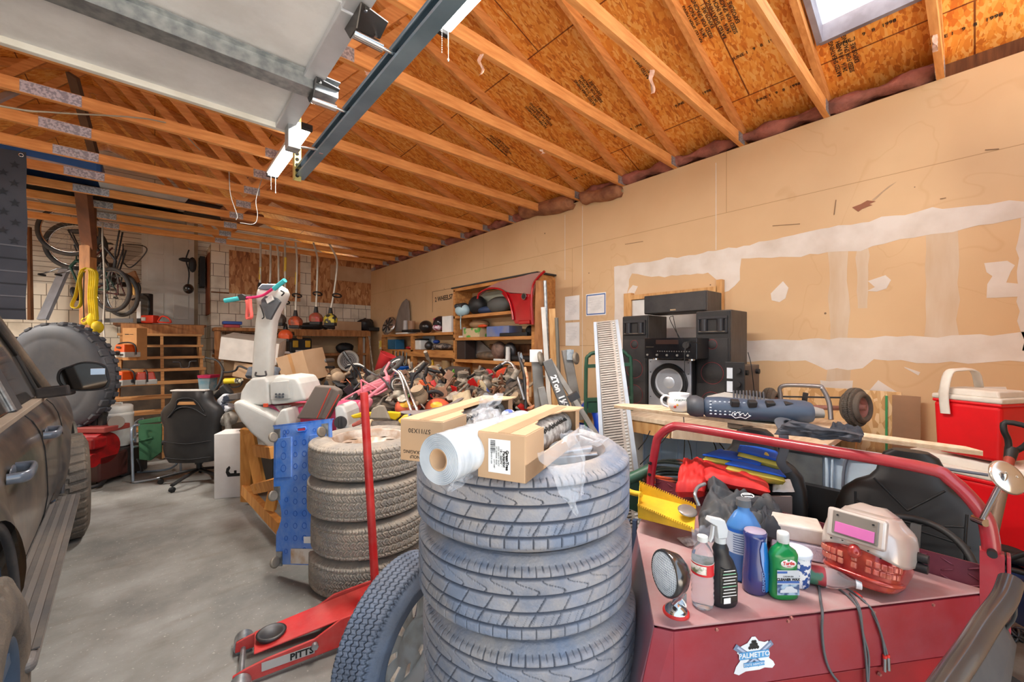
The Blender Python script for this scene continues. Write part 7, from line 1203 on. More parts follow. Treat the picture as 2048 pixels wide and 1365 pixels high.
for x in(xb0+.04,at(722,700,Y=Yb).x,at(600,700,Y=Yb).x,xb1-.02):MB().box((x,Yb+.04,.9),(.09,.07,1.8)).b('leg',WOODS,bs,.003,W=True)
MB().box((at(733,700,Y=Yb).x,Yb+.1,1.2),(.14,.05,1.1)).b('white_board',mat('chalky_board',c(206,196,180),.8),bs,W=True)
def T_at(nm,lb,cat,px,z,Y,grp=None):p_=at(px,690,Y=Y);return T(nm,lb,cat,(p_.x,Y,z),0,grp)
def simple(nm,lb,cat,px,z,Y,sz,m,bev=.01,rz=0,grp=None,kind='box',m2=None):
 p_=at(px,690,Y=Y);mb=MB()
 if kind=='box':mb.box((0,0,sz[2]/2),sz)
 elif kind=='cyl':mb.cyl((0,0,0),(0,0,sz[2]),sz[0]/2,sz[1]/2,24)
 elif kind=='ell':mb.ell((0,0,sz[2]/2),(sz[0]/2,sz[1]/2,sz[2]/2),18)
 elif kind=='lump':
  def fn(u,v):
   th_,ph=2*pi*u,pi*v;n_=1+.35*_ns.noise(V((cos(th_)*1.6+px*.1,sin(th_)*1.6,ph)));return V((sz[0]/2*sin(ph)*cos(th_)*n_,sz[1]/2*sin(ph)*sin(th_)*n_,max(0,sz[2]/2-sz[2]/2*cos(ph)*n_)))
  mb.grid(fn,20,12)
 o=mb.b(nm,m,None,bev if kind in('box','cyl')else 0);o.location=(p_.x,Y,z);o.rotation_euler=(0,0,R(rz));return tag(o,lb,cat,grp)
zt=1.872
simple('blue_case','small blue case on top of the far shelf at its left end','case',464,zt+.06,9.3,(.3,.2,.06),mat('case_blue',c(40,80,170),.4));simple('red_case','small red case under the blue one on the far shelf','case',463,zt,9.3,(.25,.2,.058),mat('case_redd',c(200,60,60),.4))
simple('flat_carton','long flat tan carton on the far shelf under the trimmers','cardboard box',685,zt,9.4,(.75,.3,.2),CARD,rz=4);simple('black_bundle','black plastic bundle at the right end of the far shelf','bundle',732,zt,9.35,(.36,.3,.28),mat('bag_black',c(42,42,46),.35),kind='lump');simple('dark_tray','low dark tray at the far right end of the far shelf','tray',750,zt,9.3,(.4,.3,.08),BLACKP)
simple('leaf_blower','black leaf blower lying on the far shelf between the trimmer engines','leaf blower',622,zt,9.3,(.55,.15,.14),BLACKP,kind='lump');simple('dark_tool','black and red power tool on the far shelf under the red trimmer','power tool',660,zt,9.3,(.3,.2,.12),BLACKP,kind='lump')
simple('soft_bag','slumped black bag on the middle board of the far shelf','bag',690,1.365,9.3,(.42,.3,.22),BLACK,kind='lump');gn=T_at('generator','dark engine unit with yellow panels on the middle board of the far shelf','engine',598,1.365,9.25);MB().box((0,0,.17),(.42,.3,.3)).b('housing',BLACKP,gn,.03);MB().box((-.1,-.155,.2),(.1,.02,.14)).box((.13,-.155,.2),(.1,.02,.14)).b('yellow_panel',mat('yel_panel',c(206,160,40),.5),gn,.01);MB().box((0,-.16,.05),(.2,.02,.05)).b('base',WHITEP,gn)
simple('papers','small white box on the middle board beside the engine unit','box',572,1.365,9.2,(.22,.15,.05),PAPER);simple('jar_cluster','grey jars and parts at the left end of the middle board','parts',447,1.365,9.2,(.3,.2,.12),mat('parts_grey',c(150,146,140),.5,col2=c(80,78,74),scale=20),kind='lump')
rs=T_at('round_speaker','round white-rimmed speaker grille on the low board of the far shelf','speaker',697,1.0,9.02);MB().tor((0,0,.2),(0,1,0),.2,.035,36,10).b('rim',WHITEP,rs);MB().cyl((0,-.02,.2),(0,.02,.2),.17,n=36).b('grille',mat('grille_grey',c(110,110,112),.5,col2=c(170,170,172),scale=50),rs);mb=MB();[mb.tor((0,-.022,.2),(0,1,0),r_,.004,30,5)for r_ in(.04,.08,.12,.155)];mb.b('rings',PAPER,rs)
wc=T('white_box','large white cardboard box tilted on the heap behind the toy column','cardboard box',at(505,700,d=5.6),rot=(8,8,IM+20));MB().box((0,.1,.0),(.68,.5,.3)).b('box_body',mat('white_card2',c(226,218,208),.7),wc,.004);MB().box((0,.1,.152),(.68,.5,.004)).b('box_top',mat('grey_card',c(150,138,126),.8),wc);MB().box((.12,-.152,-.05),(.07,.004,.09)).b('hand_hole',BLACK,wc)
bb_=T('brown_box','plain brown cardboard box tilted right of the white one','cardboard box',at(592,738,d=5.5),rot=(6,-14,IM-14));MB().box((0,.15,.0),(.44,.4,.42)).b('box_body',CARD,bb_,.004);MB().box((0,-.052,0),(.05,.003,.42)).b('tape',mat('tape_brown',c(196,146,96),.5),bb_)
bb2=T('brown_box','small open brown box low under the white one','cardboard box',at(487,742,d=5.5),rot=(0,10,IM));MB().box((0,.1,0),(.28,.2,.2)).b('box_body',CARD,bb2,.004);simple('hip_bag','dark blue-grey garment lying on top of the toy housing','garment',505,1.3,3.0,(.01,.01,.01),FGY,kind='ell');o=[q for q in bpy.data.objects if q.name.startswith('hip_bag')][0];bpy.data.objects.remove(o)
pillow('grey_garment','dark blue-grey cloth draped between the toy column and housing','cloth',[at(490,752,d=3.85),at(555,756,d=3.9),at(560,738,d=4.2),at(495,738,d=4.2)],.04,mat('cloth_slate',c(86,92,100),.8),44,.02)
def trimmer(lb,pts,m,sh,guard=True,wrap=None):
 (x0,y0),(x1,y1),(x2,y2)=pts;d0_,d1_=7.1,7.1;t_=T('string_trimmer',lb,'string trimmer',at(x2,y2,d=7.1),group='string trimmers hanging at the back')
 mid=at((x1+x2)/2,(y1+y2)/2,d=7.1);mb=MB();mb.tube([at(x0,y0,d=7.2),at(x1-(x1-x0)*.15,y0+(y1-y0)*.55,d=7.15),at(x1,y1,d=7.1),mid,at(x2,y2-18,d=7.1)],.017,8,k=4);mb.b('shaft',mat('shaft_'+m,c(206,200,186)if m!='y' else c(214,190,90),.4,.3),t_,W=True)
 if wrap:MB().cyl(at(*wrap[0],d=7.1),at(*wrap[1],d=7.1),.02,n=10).b('yellow_sleeve',mat('sleeve_yellow',c(222,186,60),.5),t_,W=True)
 if guard:e=at(x1,(y1+y2)/2+4,d=7.05);mb=MB();mb.tor(e,(.2,.3,1),.07,.012,20,6);mb.b('loop_handle',BLACKP,t_,W=True)
 MB().cyl(at(x2,y2-24,d=7.1),at(x2,y2-10,d=7.1),.025,.045,12).b('clutch_cone',BLACKP,t_,W=True)
 if sh:MB().ell(at(x2,y2,d=7.05),(.12,.1,.11),14,rot=(0,0,IM)).box(at(x2,y2+4,d=6.97),(.14,.05,.09),(0,0,IM)).b('engine_cover',sh,t_,W=True);MB().box(at(x2,y2+9,d=7.0),(.18,.12,.06),(0,0,IM)).b('fuel_tank',BLACKP,t_,.015,W=True)
 return t_
TO=mat('trim_orange',c(206,90,50),.4,col2=c(90,60,50),scale=8);TR_=mat('trim_red',c(170,60,56),.4,col2=c(120,90,60),scale=9);TY=mat('trim_yellow',c(196,176,60),.4,col2=c(50,50,48),scale=12,mix=(.45,.5))
for lb,pts,m,sh,gu,wr_ in(('leftmost string trimmer shaft with a yellow sleeve, behind the toy column',((521,484),(521,530),(520,590)),'w',None,False,((521,535),(520,560))),('plain white trimmer shaft second from the left',((541,484),(541,540),(539,590)),'w',None,False,None),('dark-engined trimmer hanging just right of the toy column',((553,484),(557,530),(558,640)),'w',mat('trim_dark',c(84,74,66),.5),True,None),('long trimmer with a bright orange engine hanging lowest',((570,484),(570,530),(571,672)),'w',mat('trim_bright',c(232,96,50),.4),True,((571,515),(570,545))),('trimmer with round loop guard and brown-orange engine',((591,485),(594,530),(591,645)),'w',TO,True,((593,545),(592,570))),('trimmer with red engine second from the right',((627,486),(635,530),(632,638)),'w',TR_,True,None),('rightmost trimmer with curved shaft and yellow-black engine',((658,487),(674,535),(661,640)),'w',TY,True,None)):trimmer(lb,pts,m,sh,gu,wr_)
XS=3.58;SHW=mat('shelf_pine',c(206,146,82),.65,col2=c(164,104,54),scale=4,stretch=(6,1,6),mix=(.3,.7))
la=T('low_shelf','low wooden wall shelf with three boards left of the tall shelf','shelf',(3.75,6.9,0))
for z in(1.735,1.435,1.1,.6):MB().box(((XS+XW)/2,6.85,z),(XW-XS-.01,2.75,.045)).b('shelf_board',SHW,la,.003,W=True)
MB().box((XS+.02,6.85,1.38),(.04,2.75,.09)).b('front_rail',SHW,la,.002,W=True)
for y in(8.2,6.9):MB().box((XS+.05,y,.85),(.09,.09,1.72)).b('leg',SHW,la,W=True)
lbs=T('tall_shelf','tall open wooden shelf unit on the right wall with the red fender on it','shelf',(3.75,4.5,0))
for z in(1.985,1.64,1.30,.8):MB().box(((XS+XW)/2,4.6,z),(XW-XS-.01,1.8,.045)).b('shelf_board',SHW,lbs,.003,W=True)
MB().box(((XS+XW)/2,5.48,1.21),(XW-XS-.01,.05,2.42)).b('side_board',SHW,lbs,.003,W=True);MB().box(((XS+XW)/2,3.66,1.21),(XW-XS-.01,.1,2.42)).b('side_board',SHW,lbs,.003,W=True);MB().box(((XS+XW)/2,4.57,2.42),(XW-XS-.01,1.88,.05)).b('top_board',SHW,lbs,.003,W=True);MB().box(((XS+XW)/2,4.57,2.455),(XW-XS+.02,1.95,.02)).b('top_sheet',mat('dark_sheet',c(60,56,54),.8),lbs,W=True)
def onsh(nm,lb,cat,px,z,sz,m,kind='box',X=None,rz=0,bev=.008,grp=None):
 X=X or 3.74;p_=at(px,690,X=X);mb=MB()
 if kind=='box':mb.box((0,0,sz[2]/2),sz)
 elif kind=='cyl':mb.cyl((0,0,0),(0,0,sz[2]),sz[0]/2,sz[1]/2,20)
 elif kind=='ell':mb.ell((0,0,sz[2]/2),(sz[0]/2,sz[1]/2,sz[2]/2),18)
 elif kind=='tube':mb.cyl((0,-sz[1]/2,sz[2]/2),(0,sz[1]/2,sz[2]/2),sz[2]/2,n=18)
 o=mb.b(nm,m,None,bev if kind in('box','cyl')else 0);o.location=(X,p_.y,z);o.rotation_euler=(0,0,R(rz));return tag(o,lb,cat,grp)
ZA,ZB_,ZC_,ZD_=1.758,1.458,2.008,1.663;ZE=1.323
SLV=mat('hub_silver',c(190,188,184),.25,.8)
hc_=T('hubcap','silver spoked hubcap leaning at the left end of the low shelf top','hubcap',(3.78,at(778,690,X=3.78).y,ZA+.2),rot=(0,-70,10));MB().lathe([(.21,0),(.2,.02),(.16,.03),(0,.035)],36).b('disc',SLV,hc_);mb=MB();[mb.box((.1*cos(k*.785),.1*sin(k*.785),.036),(.14,.03,.01),(0,0,45*k))for k in range(8)];mb.b('spokes',DSTEEL,hc_)
def wallpx(pts,X,th,m,par=None,nm='panel',bev=0):
 P=[at(x,y,X=X)for x,y in pts];B=[p_+V((th,0,0))for p_ in P];n=len(P);mb=MB();mb.add(P+B,[tuple(range(n)),tuple(range(2*n-1,n-1,-1))]+[(i,n+i,n+(i+1)%n,(i+1)%n)for i in range(n)]);return mb.b(nm,m,par,bev,W=bool(par))
fin=[(790,664),(792,640),(797,620),(804,605),(812,598),(816,604),(818,625),(818,650),(816,664)];tag(wallpx(fin,3.86,.02,mat('fin_grey',c(150,142,136),.5,.2),None,'sail_fin',.004),'tall grey pointed fin leaning on the wall above the low shelf','fin')
onsh('paper_stack','white papers spread at the front of the low shelf top','papers',812,ZA,(.2,.5,.03),PAPER,X=3.68);onsh('clear_jar','clear plastic jug on the low shelf top in front of the grey fin','jug',811,ZA+.03,(.12,.09,.24),mat('jug_clear',c(206,200,196),.2,alpha=.7),'cyl',3.72);onsh('tan_jar','round tan jar beside the clear jug on the low shelf top','jar',823,ZA+.06,(.14,.14,.2),mat('tan_jar',c(170,130,100),.5),'cyl',3.78);onsh('black_tool_tray','long low black tray on the low shelf top','tray',822,ZA+.03,(.18,.42,.05),BLACKP,X=3.66)
vs_=onsh('visor_helmet','black visor helmet left of the pink helmet on the low shelf','helmet',852,ZA,(.24,.3,.24),mat('visor_black',c(30,30,32),.3,coat=.4),'ell')
hm=T('motocross_helmet','black and pink motocross helmet on the low shelf top','helmet',(3.74,at(881,690,X=3.74).y,ZA),-70);HMB=mat('helmet_blk',c(34,30,34),.3,coat=.5);MB().ell((0,0,.16),(.12,.14,.135),24).b('shell',HMB,hm);MB().ell((0,-.07,.09),(.09,.1,.06),18).b('chin_bar',mat('helmet_pinkwhite',c(226,206,214),.3,col2=c(150,40,80),scale=22,mix=(.5,.54),coat=.4),hm);MB().ell((0,-.115,.15),(.075,.03,.045),16).b('eye_port',BLACK,hm);MB().ell((-.06,-.02,.23),(.06,.08,.04),14).b('pink_patch',mat('helmet_pink',c(176,60,90),.3),hm)
onsh('white_folder','white folder standing against the tall shelf upright','folder',903,ZA,(.2,.28,.27),PAPER,X=3.74);onsh('blue_jug','blue jug-shaped tool case on the second board of the low shelf','case',792,ZB_,(.2,.36,.2),mat('case_teal',c(50,110,150),.5));onsh('yellow_box','yellow and white box at the left end of the second low board','box',773,ZB_,(.2,.35,.18),mat('yel_box',c(226,206,90),.5,col2=c(236,236,226),scale=8,mix=(.5,.55)))
onsh('red_parts','small red tools on the second board right of the blue case','tools',822,ZB_,(.15,.35,.07),mat('red_parts',c(196,40,44),.4,col2=c(220,210,200),scale=14,mix=(.55,.6)),'ell');wt=T('white_tub','white tub with black lid on the second board of the low shelf','tub',(3.72,at(843,690,X=3.72).y,ZB_));MB().box((0,0,.09),(.18,.22,.18)).b('tub_body',WHITEP,wt,.02);MB().box((0,0,.19),(.2,.24,.03)).b('lid',BLACKP,wt,.01)
onsh('blue_box','pale blue picture box standing behind the white tub','box',857,ZB_,(.04,.4,.28),mat('pale_blue_box',c(196,214,226),.5),X=3.88);onsh('round_tool','round grey grinder on the second low board','grinder',858,ZB_,(.16,.16,.15),DSTEEL,'ell');onsh('hose_clutter','tangle of dark tools on the second low board near the tall shelf','tools',884,ZB_,(.25,.55,.12),mat('tool_mix',c(70,66,66),.5,col2=c(150,140,130),scale=14,mix=(.5,.55)),'ell');onsh('blue_hat','small blue cap on top of the tool tangle','cap',873,ZB_+.11,(.12,.14,.07),mat('cap_blue2',c(40,70,150),.5),'ell')
for i,x in enumerate((786,792,800,806)):p_=at(x,690,X=3.56);mb=MB();mb.tube([(3.56,p_.y,1.43),(3.55,p_.y-.02,1.3),(3.55,p_.y-.06,1.16),(3.55,p_.y-.14,1.2),(3.56,p_.y-.15,1.4)],.008,6,k=4);tag(mb.b('hanging_loop',[BLACK,STEEL,BLACK,mat('hose_grey',c(150,170,170),.5)][i]),['leftmost black cord loop hanging under the low shelf','thin steel loop hanging under the low shelf','second black cord loop hanging under the low shelf','pale hose loop hanging under the low shelf'][i],'cord')
bh=T('bicycle_helmet','pale blue bicycle helmet hanging at the top left of the tall shelf','helmet',(3.6,at(925,690,X=3.6).y,ZC_+.0));MB().ell((0,0,.08),(.1,.15,.1),18).b('shell',mat('helmet_paleblue',c(176,206,216),.4),bh);mb=MB();[mb.ell((-.02-.03*abs(k)*0,.04*k,.14),(.085,.008,.05),10)for k in(-2,-1,0,1,2)];mb.b('vents',DSTEEL,bh);MB().tube([(-.04,-.02,.02),(-.05,-.02,-.1),(-.05,-.03,-.22)],.008,6).b('chin_strap',mat('helmet_paleblue',None),bh)
onsh('black_helmet','black visored helmet in the upper bay of the tall shelf','helmet',955,ZC_,(.26,.34,.3),BLACKP,'ell');onsh('blue_bag','dark blue pouch on the top board of the tall shelf','pouch',975,ZC_,(.2,.42,.12),mat('pouch_blue',c(46,66,100),.5),'ell');onsh('grey_case','grey rounded case under the fender on the tall shelf','case',998,ZC_,(.22,.5,.24),mat('case_grey_g',c(90,92,90),.6),'ell');onsh('green_sheet','grey-green sheet standing behind the case on the tall shelf','panel',992,ZC_,(.02,.8,.36),mat('grey_green',c(150,150,136),.7),X=3.88)
onsh('spray_can','small grey spray can on the second board of the tall shelf','can',929,ZD_,(.06,.06,.16),mat('can_grey',c(170,164,170),.4),'cyl',3.66);onsh('green_carton','green and tan carton on the second board of the tall shelf','box',955,ZD_,(.25,.42,.14),mat('green_carton',c(196,176,140),.6,col2=c(90,160,70),scale=8,mix=(.5,.56)));onsh('paper_bag','crumpled brown paper bag behind the green carton','bag',958,ZD_+.14,(.2,.45,.14),mat('kraft',c(170,134,100),.85),'ell',3.82);onsh('orange_tool','orange tool lying in front of the green carton','tool',965,ZD_+.14,(.08,.22,.05),mat('tool_orange',c(216,80,40),.4),'ell',3.66)
onsh('blue_white_box','long blue box with grey lid on the second board of the tall shelf','box',1008,ZD_,(.25,.5,.15),mat('box_bluewhite',c(90,110,170),.5,col2=c(130,130,140),scale=5));onsh('flat_device','thin black flat device at the right of the second board','device',1036,ZD_,(.2,.55,.05),BLACKP,X=3.68);onsh('black_gadget','small black gadget at the right end of the second board','gadget',1060,ZD_,(.1,.14,.14),BLACK,'ell',3.66)
ds=T('dark_container','square brown-black container on the third board of the tall shelf','container',(3.72,at(932,690,X=3.72).y,ZE));MB().box((0,0,.16),(.2,.24,.32)).b('body',mat('dark_brown',c(58,46,42),.5),ds,.01);MB().box((0,0,.345),(.16,.2,.05)).b('lid',WHITEP,ds,.01)
onsh('greasy_gearbox','long greasy gearbox lying on the third board of the tall shelf','gearbox',978,ZE,(.2,.6,.13),mat('gear_grease',c(130,110,90),.5,.3,col2=c(90,80,70),scale=14),'ell');tag(wallpx([(940,678),(960,682),(980,700),(1000,716),(945,716)],3.86,.02,mat('fin_grey',None),None,'curved_sheet'),'grey-brown curved plastic panel behind the gearbox on the tall shelf','panel');onsh('motor','round rusty motor on the third board of the tall shelf','motor',998,ZE+.0,(.2,.26,.28),mat('rust_motor',c(140,110,96),.6,.3,col2=c(90,70,60),scale=14),'ell');onsh('abrasive_wheel','dark round pulley on the third board of the tall shelf','pulley',1020,ZE,(.14,.24,.26),DSTEEL,'ell');onsh('white_bottle','small white bottle in front of the dark pulley','bottle',1016,ZE,(.07,.06,.2),WHITEP,'cyl',3.63);onsh('dark_bar','dark steel bar lying along the third board to the right','bar',1040,ZE,(.08,.55,.08),BLACKP,'tube',3.7);onsh('scrap_bits','small white plastic scraps on the front of the third board','scraps',1003,ZE,(.06,.3,.03),WHITEP,X=3.62)
onsh('dark_board','dark weathered board behind the second gap of the tall shelf','board',1020,1.40,(.02,.95,.16),WOODD,X=3.9)
FR=mat('fender_red',c(176,10,24),.2,.1,coat=.9,col2=c(160,8,20));FDU=mat('fender_dusty',c(156,118,108),.55,col2=c(146,100,94),scale=2);fe=T('car_fender','glossy red car fender with dusty top hanging from the tall shelf','fender',at(1040,600,X=3.45))
def fend(pts,m,nm,X=3.46):
 P=[at(x,y,X=X)for x,y in pts];cz=sum(p_.z for p_ in P)/len(P);mb=MB();n=len(P);mb.add([p_ for p_ in P]+[p_+V((.035,0,0))for p_ in P],[tuple(range(n)),tuple(range(2*n-1,n-1,-1))]+[(i,n+i,n+(i+1)%n,(i+1)%n)for i in range(n)]);return mb.b(nm,m,fe,.006,W=True)
fend([(957,592),(962,582),(980,572),(1000,563),(1030,556),(1060,548),(1089,543),(1076,556),(1068,568),(1064,590),(1020,588),(1010,582),(1000,578),(985,577),(970,582)],FDU,'dusty_top');fend([(1010,584),(1064,588),(1062,605),(1065,640),(1065,650),(1030,648),(1026,640),(1022,615),(1012,598),(1002,586)],FR,'lower_panel')
P=[at(x,y,X=3.44)for x,y in((955,598),(958,588),(970,580),(985,577),(1000,579),(1010,586),(1018,600),(1023,618),(1026,640))];mb=MB();mb.tube(P,.014,8,k=4);mb.b('wheel_arch_lip',FR,fe,W=True);P=[at(x,y,X=3.44)for x,y in((1089,543),(1076,556),(1066,572),(1063,605),(1065,650))];mb=MB();mb.tube(P,.016,8,k=4);mb.b('edge_lip',FR,fe,W=True)
e=at(1048,593,X=3.445);MB().cyl(e,e+V((-.006,0,0)),.042,n=28).b('badge_ring',CHROME,fe,W=True);MB().cyl(e+V((-.006,0,0)),e+V((-.009,0,0)),.032,n=28).b('badge_face',INK,fe,W=True);mb=MB();e2=at(1049,645,X=3.44);mb.box(e2,(.03,.2,.05));mb.b('lower_lip',FR,fe,.01,W=True)
text('2 WHEELS7',.12,'wall_writing',INK,wr,frame(at(887,597,X=XW-.003),(0,-1,.02),(-1,0,0)),.001,bold=.002)
for a_,b_ in(((865,584),(865,625)),((865,584),(904,577))):MB().bar(at(*a_,X=XW-.002),at(*b_,X=XW-.002),.006,.004,(1,0,0)).b('cutout_line',mat('line_brown',c(120,96,76),.9),wr)
PK=mat('bike_pink',c(232,130,146),.45,col2=c(214,112,130),dust=c(190,150,140),damt=.4);ORG=mat('orange_fade',c(222,112,62),.5,col2=c(206,150,110),scale=3);METL=mat('old_metal',c(176,166,150),.5,.3,col2=c(120,108,94),scale=20);TANB=mat('dusty_tan',c(170,146,118),.8,col2=c(130,110,90),scale=9);RUST=mat('rusty_metal',c(156,112,84),.7,.2,col2=c(116,86,68),scale=12);DUSTB=mat('dusty_black',c(70,64,60),.7,dust=c(150,136,120),damt=.7,dscale=6)
bicycle('upturned pink child bicycle lying on top of the heap',bfr(690,808,4.3,(.72,.62,.25),(-.35,-.55,-.6)),PK,.135,.62,WHITEP,.02,seatm=PK,tw_=.026)
sk_=T('chain_guard','long flat pink bicycle guard lying across the heap','guard',at(745,780,d=4.2));slab([(712,784),(745,768),(775,758),(778,765),(748,780),(716,792)],4.15,.05,PK,sk_,'guard',.01);tub([(722,760,4.1),(740,770,4.1),(762,780,4.1),(775,776,4.1)],.009,PK,sk_,'stay');tub([(722,760,4.1),(724,785,4.1)],.009,PK,sk_,'stay');tub([(740,783,4.05),(752,790,4.05),(775,778,4.05)],.01,PK,sk_,'stay')
bk_=T('red_bucket','red plastic bucket tipped on the heap by the low shelf','bucket',at(770,728,d=6.2),rot=(20,20,0));mb=MB();mb.lathe([(0,-.15),(.1,-.15),(.14,.14),(.15,.15),(.135,.15),(.095,-.13)],28);mb.b('bucket_body',mat('bucket_red',c(222,60,64),.4),bk_)
b2k=T('blue_bucket','blue plastic bucket behind the chrome dolly handle','bucket',at(806,750,d=5.3));MB().lathe([(0,-.12),(.1,-.12),(.125,.1),(.135,.11),(.115,.11)],28).b('bucket_body',mat('bucket_blue',c(20,90,180),.4),b2k)
dh=T('hand_dolly','chrome hand dolly handle slanting out of the heap','hand dolly',at(815,780,d=3.8));CH=mat('chrome_soft',c(206,206,206),.22,.9)
for o_ in(0,10):tub([(787+o_,740+o_*.3,4.0),(801+o_*.5,752,3.95),(812+o_,790,3.8),(826+o_*1.3,832,3.7)],.014,CH,dh,'tube')
tub([(830,795,3.85),(850,818,3.8)],.01,CH,dh,'link')
for(x,y,lb)in((814,812,'left orange flame-painted saucer on the heap'),(874,814,'right orange flame-painted saucer on the heap')):
 s_=T('painted_saucer',lb,'saucer',at(x,y,d=3.9),rot=(60,0,IM));MB().lathe([(.13,-.05),(.115,0),(.08,.03),(0,.045)],32,sy=.75).b('dome',mat('saucer_orange',c(226,96,66),.4,dust=c(200,150,110),damt=.3),s_);MB().lathe([(.06,.04),(.04,.046),(0,.05)],9,sy=.6).b('flame_mark',mat('flame_yellow',c(240,180,50),.4),s_)
pillow('kayak','long grey rounded kayak rim curving in front of the orange saucers','kayak',[at(795,826,d=3.6),at(870,836,d=3.4),at(928,796,d=3.6),at(890,830,d=3.8)],.025,mat('kayak_grey',c(136,124,120),.6),51,.004)
pillow('tan_shell','dull tan plastic shell beside the second box','shell',[at(905,822,d=3.5),at(945,812,d=3.5),at(940,782,d=3.8),at(905,795,d=3.8)],.03,mat('shell_tan',c(186,168,136),.6),55,.006)
rg=T('kid_tyre','small white-rimmed pink wheel behind the chrome handle','wheel',at(796,770,d=4.1));bwheel(rg,frame((0,0,0),(1,0,.2),(-.5,-.8,.1)),.075,WHITEP,.009,'rim_ring',10)
pillow('black_tarp','crumpled black tarp at the left of the heap','tarp',[at(648,775,d=5.0),at(725,780,d=4.8),at(728,752,d=5.4),at(655,752,d=5.4)],.06,BLACK,61,.05,nu=30,nv=22)
om=T('outboard_motor','small grey outboard motor standing left of the heap','outboard motor',at(638,730,d=5.8));slab([(622,719),(651,718),(653,726),(620,728)],5.75,.3,mat('cowl_grey',c(122,118,112),.4,.3),om,'cowl',.02);slab([(637,727),(648,727),(646,745),(640,745)],5.8,.1,METL,om,'leg',.01);MB().ell(at(630,735,d=5.85),(.1,.1,.09),12).ell(at(640,750,d=5.85),(.07,.07,.1),12).b('engine',DUSTB,om,W=True);tub([(652,735,5.7),(668,735,5.65)],.018,BLACK,om,'tiller')
sr2=T('stroller','black stroller frame with white rim lying behind the pink bicycle','stroller',at(708,745,d=5.2));tub([(690,737,5.2),(700,732,5.2),(720,733,5.2),(734,742,5.2)],.014,BLACK,sr2,'handle');tub([(696,732,5.3),(715,729,5.3),(728,735,5.3)],.016,WHITEP,sr2,'rim');[tub([(702+6*k,736,5.15),(704+6*k,752,5.15)],.012,BLACK,sr2,'rib')for k in range(4)]
tw2=T('salvaged_tyre','old bicycle wheel with dusty spokes lying below the outboard motor','wheel',at(617,765,d=4.9));bwheel(tw2,frame((0,0,0),(1,.3,0),(-.4,-.5,.6)),.13,STEEL,.018)
tw3=T('salvaged_tyre','second old wheel with pink forks under the first one','wheel',at(615,790,d=4.6));bwheel(tw3,frame((0,0,0),(1,.3,0),(-.5,-.7,.3)),.12,PK,.016)
mb=MB();bc=T('brown_bin','dark brown wire-bound bin leaning in the heap','bin',at(838,748,d=5.0));slab([(818,762),(822,742),(840,724),(848,726),(862,740),(850,765)],5.0,.2,mat('bin_brown',c(88,74,66),.8),bc,'bin_body',.02);tub([(820,745,4.98),(840,742,4.98),(858,742,4.98)],.005,SPO,bc,'wire');tub([(819,756,4.98),(838,758,4.98),(852,758,4.98)],.005,SPO,bc,'wire')
rlw=T('hose_reel','orange round reel with cream rim in the heap','reel',at(866,750,d=4.8));MB().tor((0,0,0),(-.5,-.8,.3),.095,.02,28,8).b('rim',mat('cream',c(206,180,146),.6),rlw);MB().cyl((0,0,0),(.02,.03,-.01),.08,n=24).b('drum',ORG,rlw);MB().cyl((-.09,-.02,0),(-.14,-.03,-.02),.04,n=14).b('hub',ORG,rlw)
slab([(880,752),(885,740),(898,734),(936,738),(940,762),(905,770)],4.9,.25,mat('dark_panel',c(78,66,58),.8)).name='padded_seat';tag(bpy.data.objects['padded_seat'],'dark brown padded seat lying in the heap under the low shelf','seat')
def thing1(nm,lb,cat,pts,d,th,m,bev=.01):return tag(slab(pts,d,th,m,None,nm,bev),lb,cat)
thing1('orange_fairing','faded red and orange toy motorbike fairing in the heap','fairing',[(836,762),(842,760),(870,778),(866,788),(855,784)],4.2,.05,mat('fairing',c(224,90,50),.4,col2=c(230,160,90),scale=6));thing1('red_fairing','red toy motorbike body with worn black grip','fairing',[(858,785),(875,780),(880,796),(868,802),(856,800)],4.1,.08,mat('red_toy',c(206,36,34),.4));thing1('salmon_fairing','faded salmon plastic panel on the right of the heap','panel',[(902,762),(908,760),(925,770),(922,780),(905,778)],4.3,.04,mat('salmon',c(222,150,112),.5))
thing1('orange_case','bright orange plastic case behind the chrome handlebar','case',[(990,752),(994,742),(1012,735),(1016,740),(1014,760),(990,758)],4.9,.12,mat('case_orange',c(226,76,36),.4));thing1('red_tool_case','red angular power tool beside the orange case','power tool',[(968,742),(975,738),(984,742),(990,752),(988,758),(976,754)],4.8,.1,mat('tool_red',c(206,30,40),.4));thing1('black_tool','round black power tool left of the red one','power tool',[(956,742),(964,734),(972,740),(974,756),(966,762),(957,756)],4.8,.12,BLACKP,.02)
thing1('painted_board','narrow blue and yellow painted board standing in the heap','board',[(958,764),(961,760),(968,766),(980,786),(981,792),(972,792),(964,782)],4.4,.03,mat('board_paint',c(210,190,150),.5,col2=c(70,96,176),scale=8,mix=(.5,.55)));thing1('yellow_tray','bright yellow flat plastic lid sticking out under the grey panel','lid',[(700,832),(720,826),(780,824),(800,826),(800,834),(790,842),(760,832),(706,838)],3.3,.04,mat('lid_yellow',c(236,196,30),.4));thing1('tan_sheet','flat grey-tan panel lying in front of the heap','panel',[(738,838),(744,818),(758,811),(768,812),(780,839)],3.2,.03,mat('panel_tan',c(160,148,132),.7));thing1('yellow_sack','yellow and blue sack tucked left of the far carton','sack',[(795,842),(806,832),(820,830),(812,842),(806,852),(800,848)],3.1,.06,mat('sack',c(226,190,60),.5,col2=c(90,110,170),scale=7,mix=(.5,.54)))
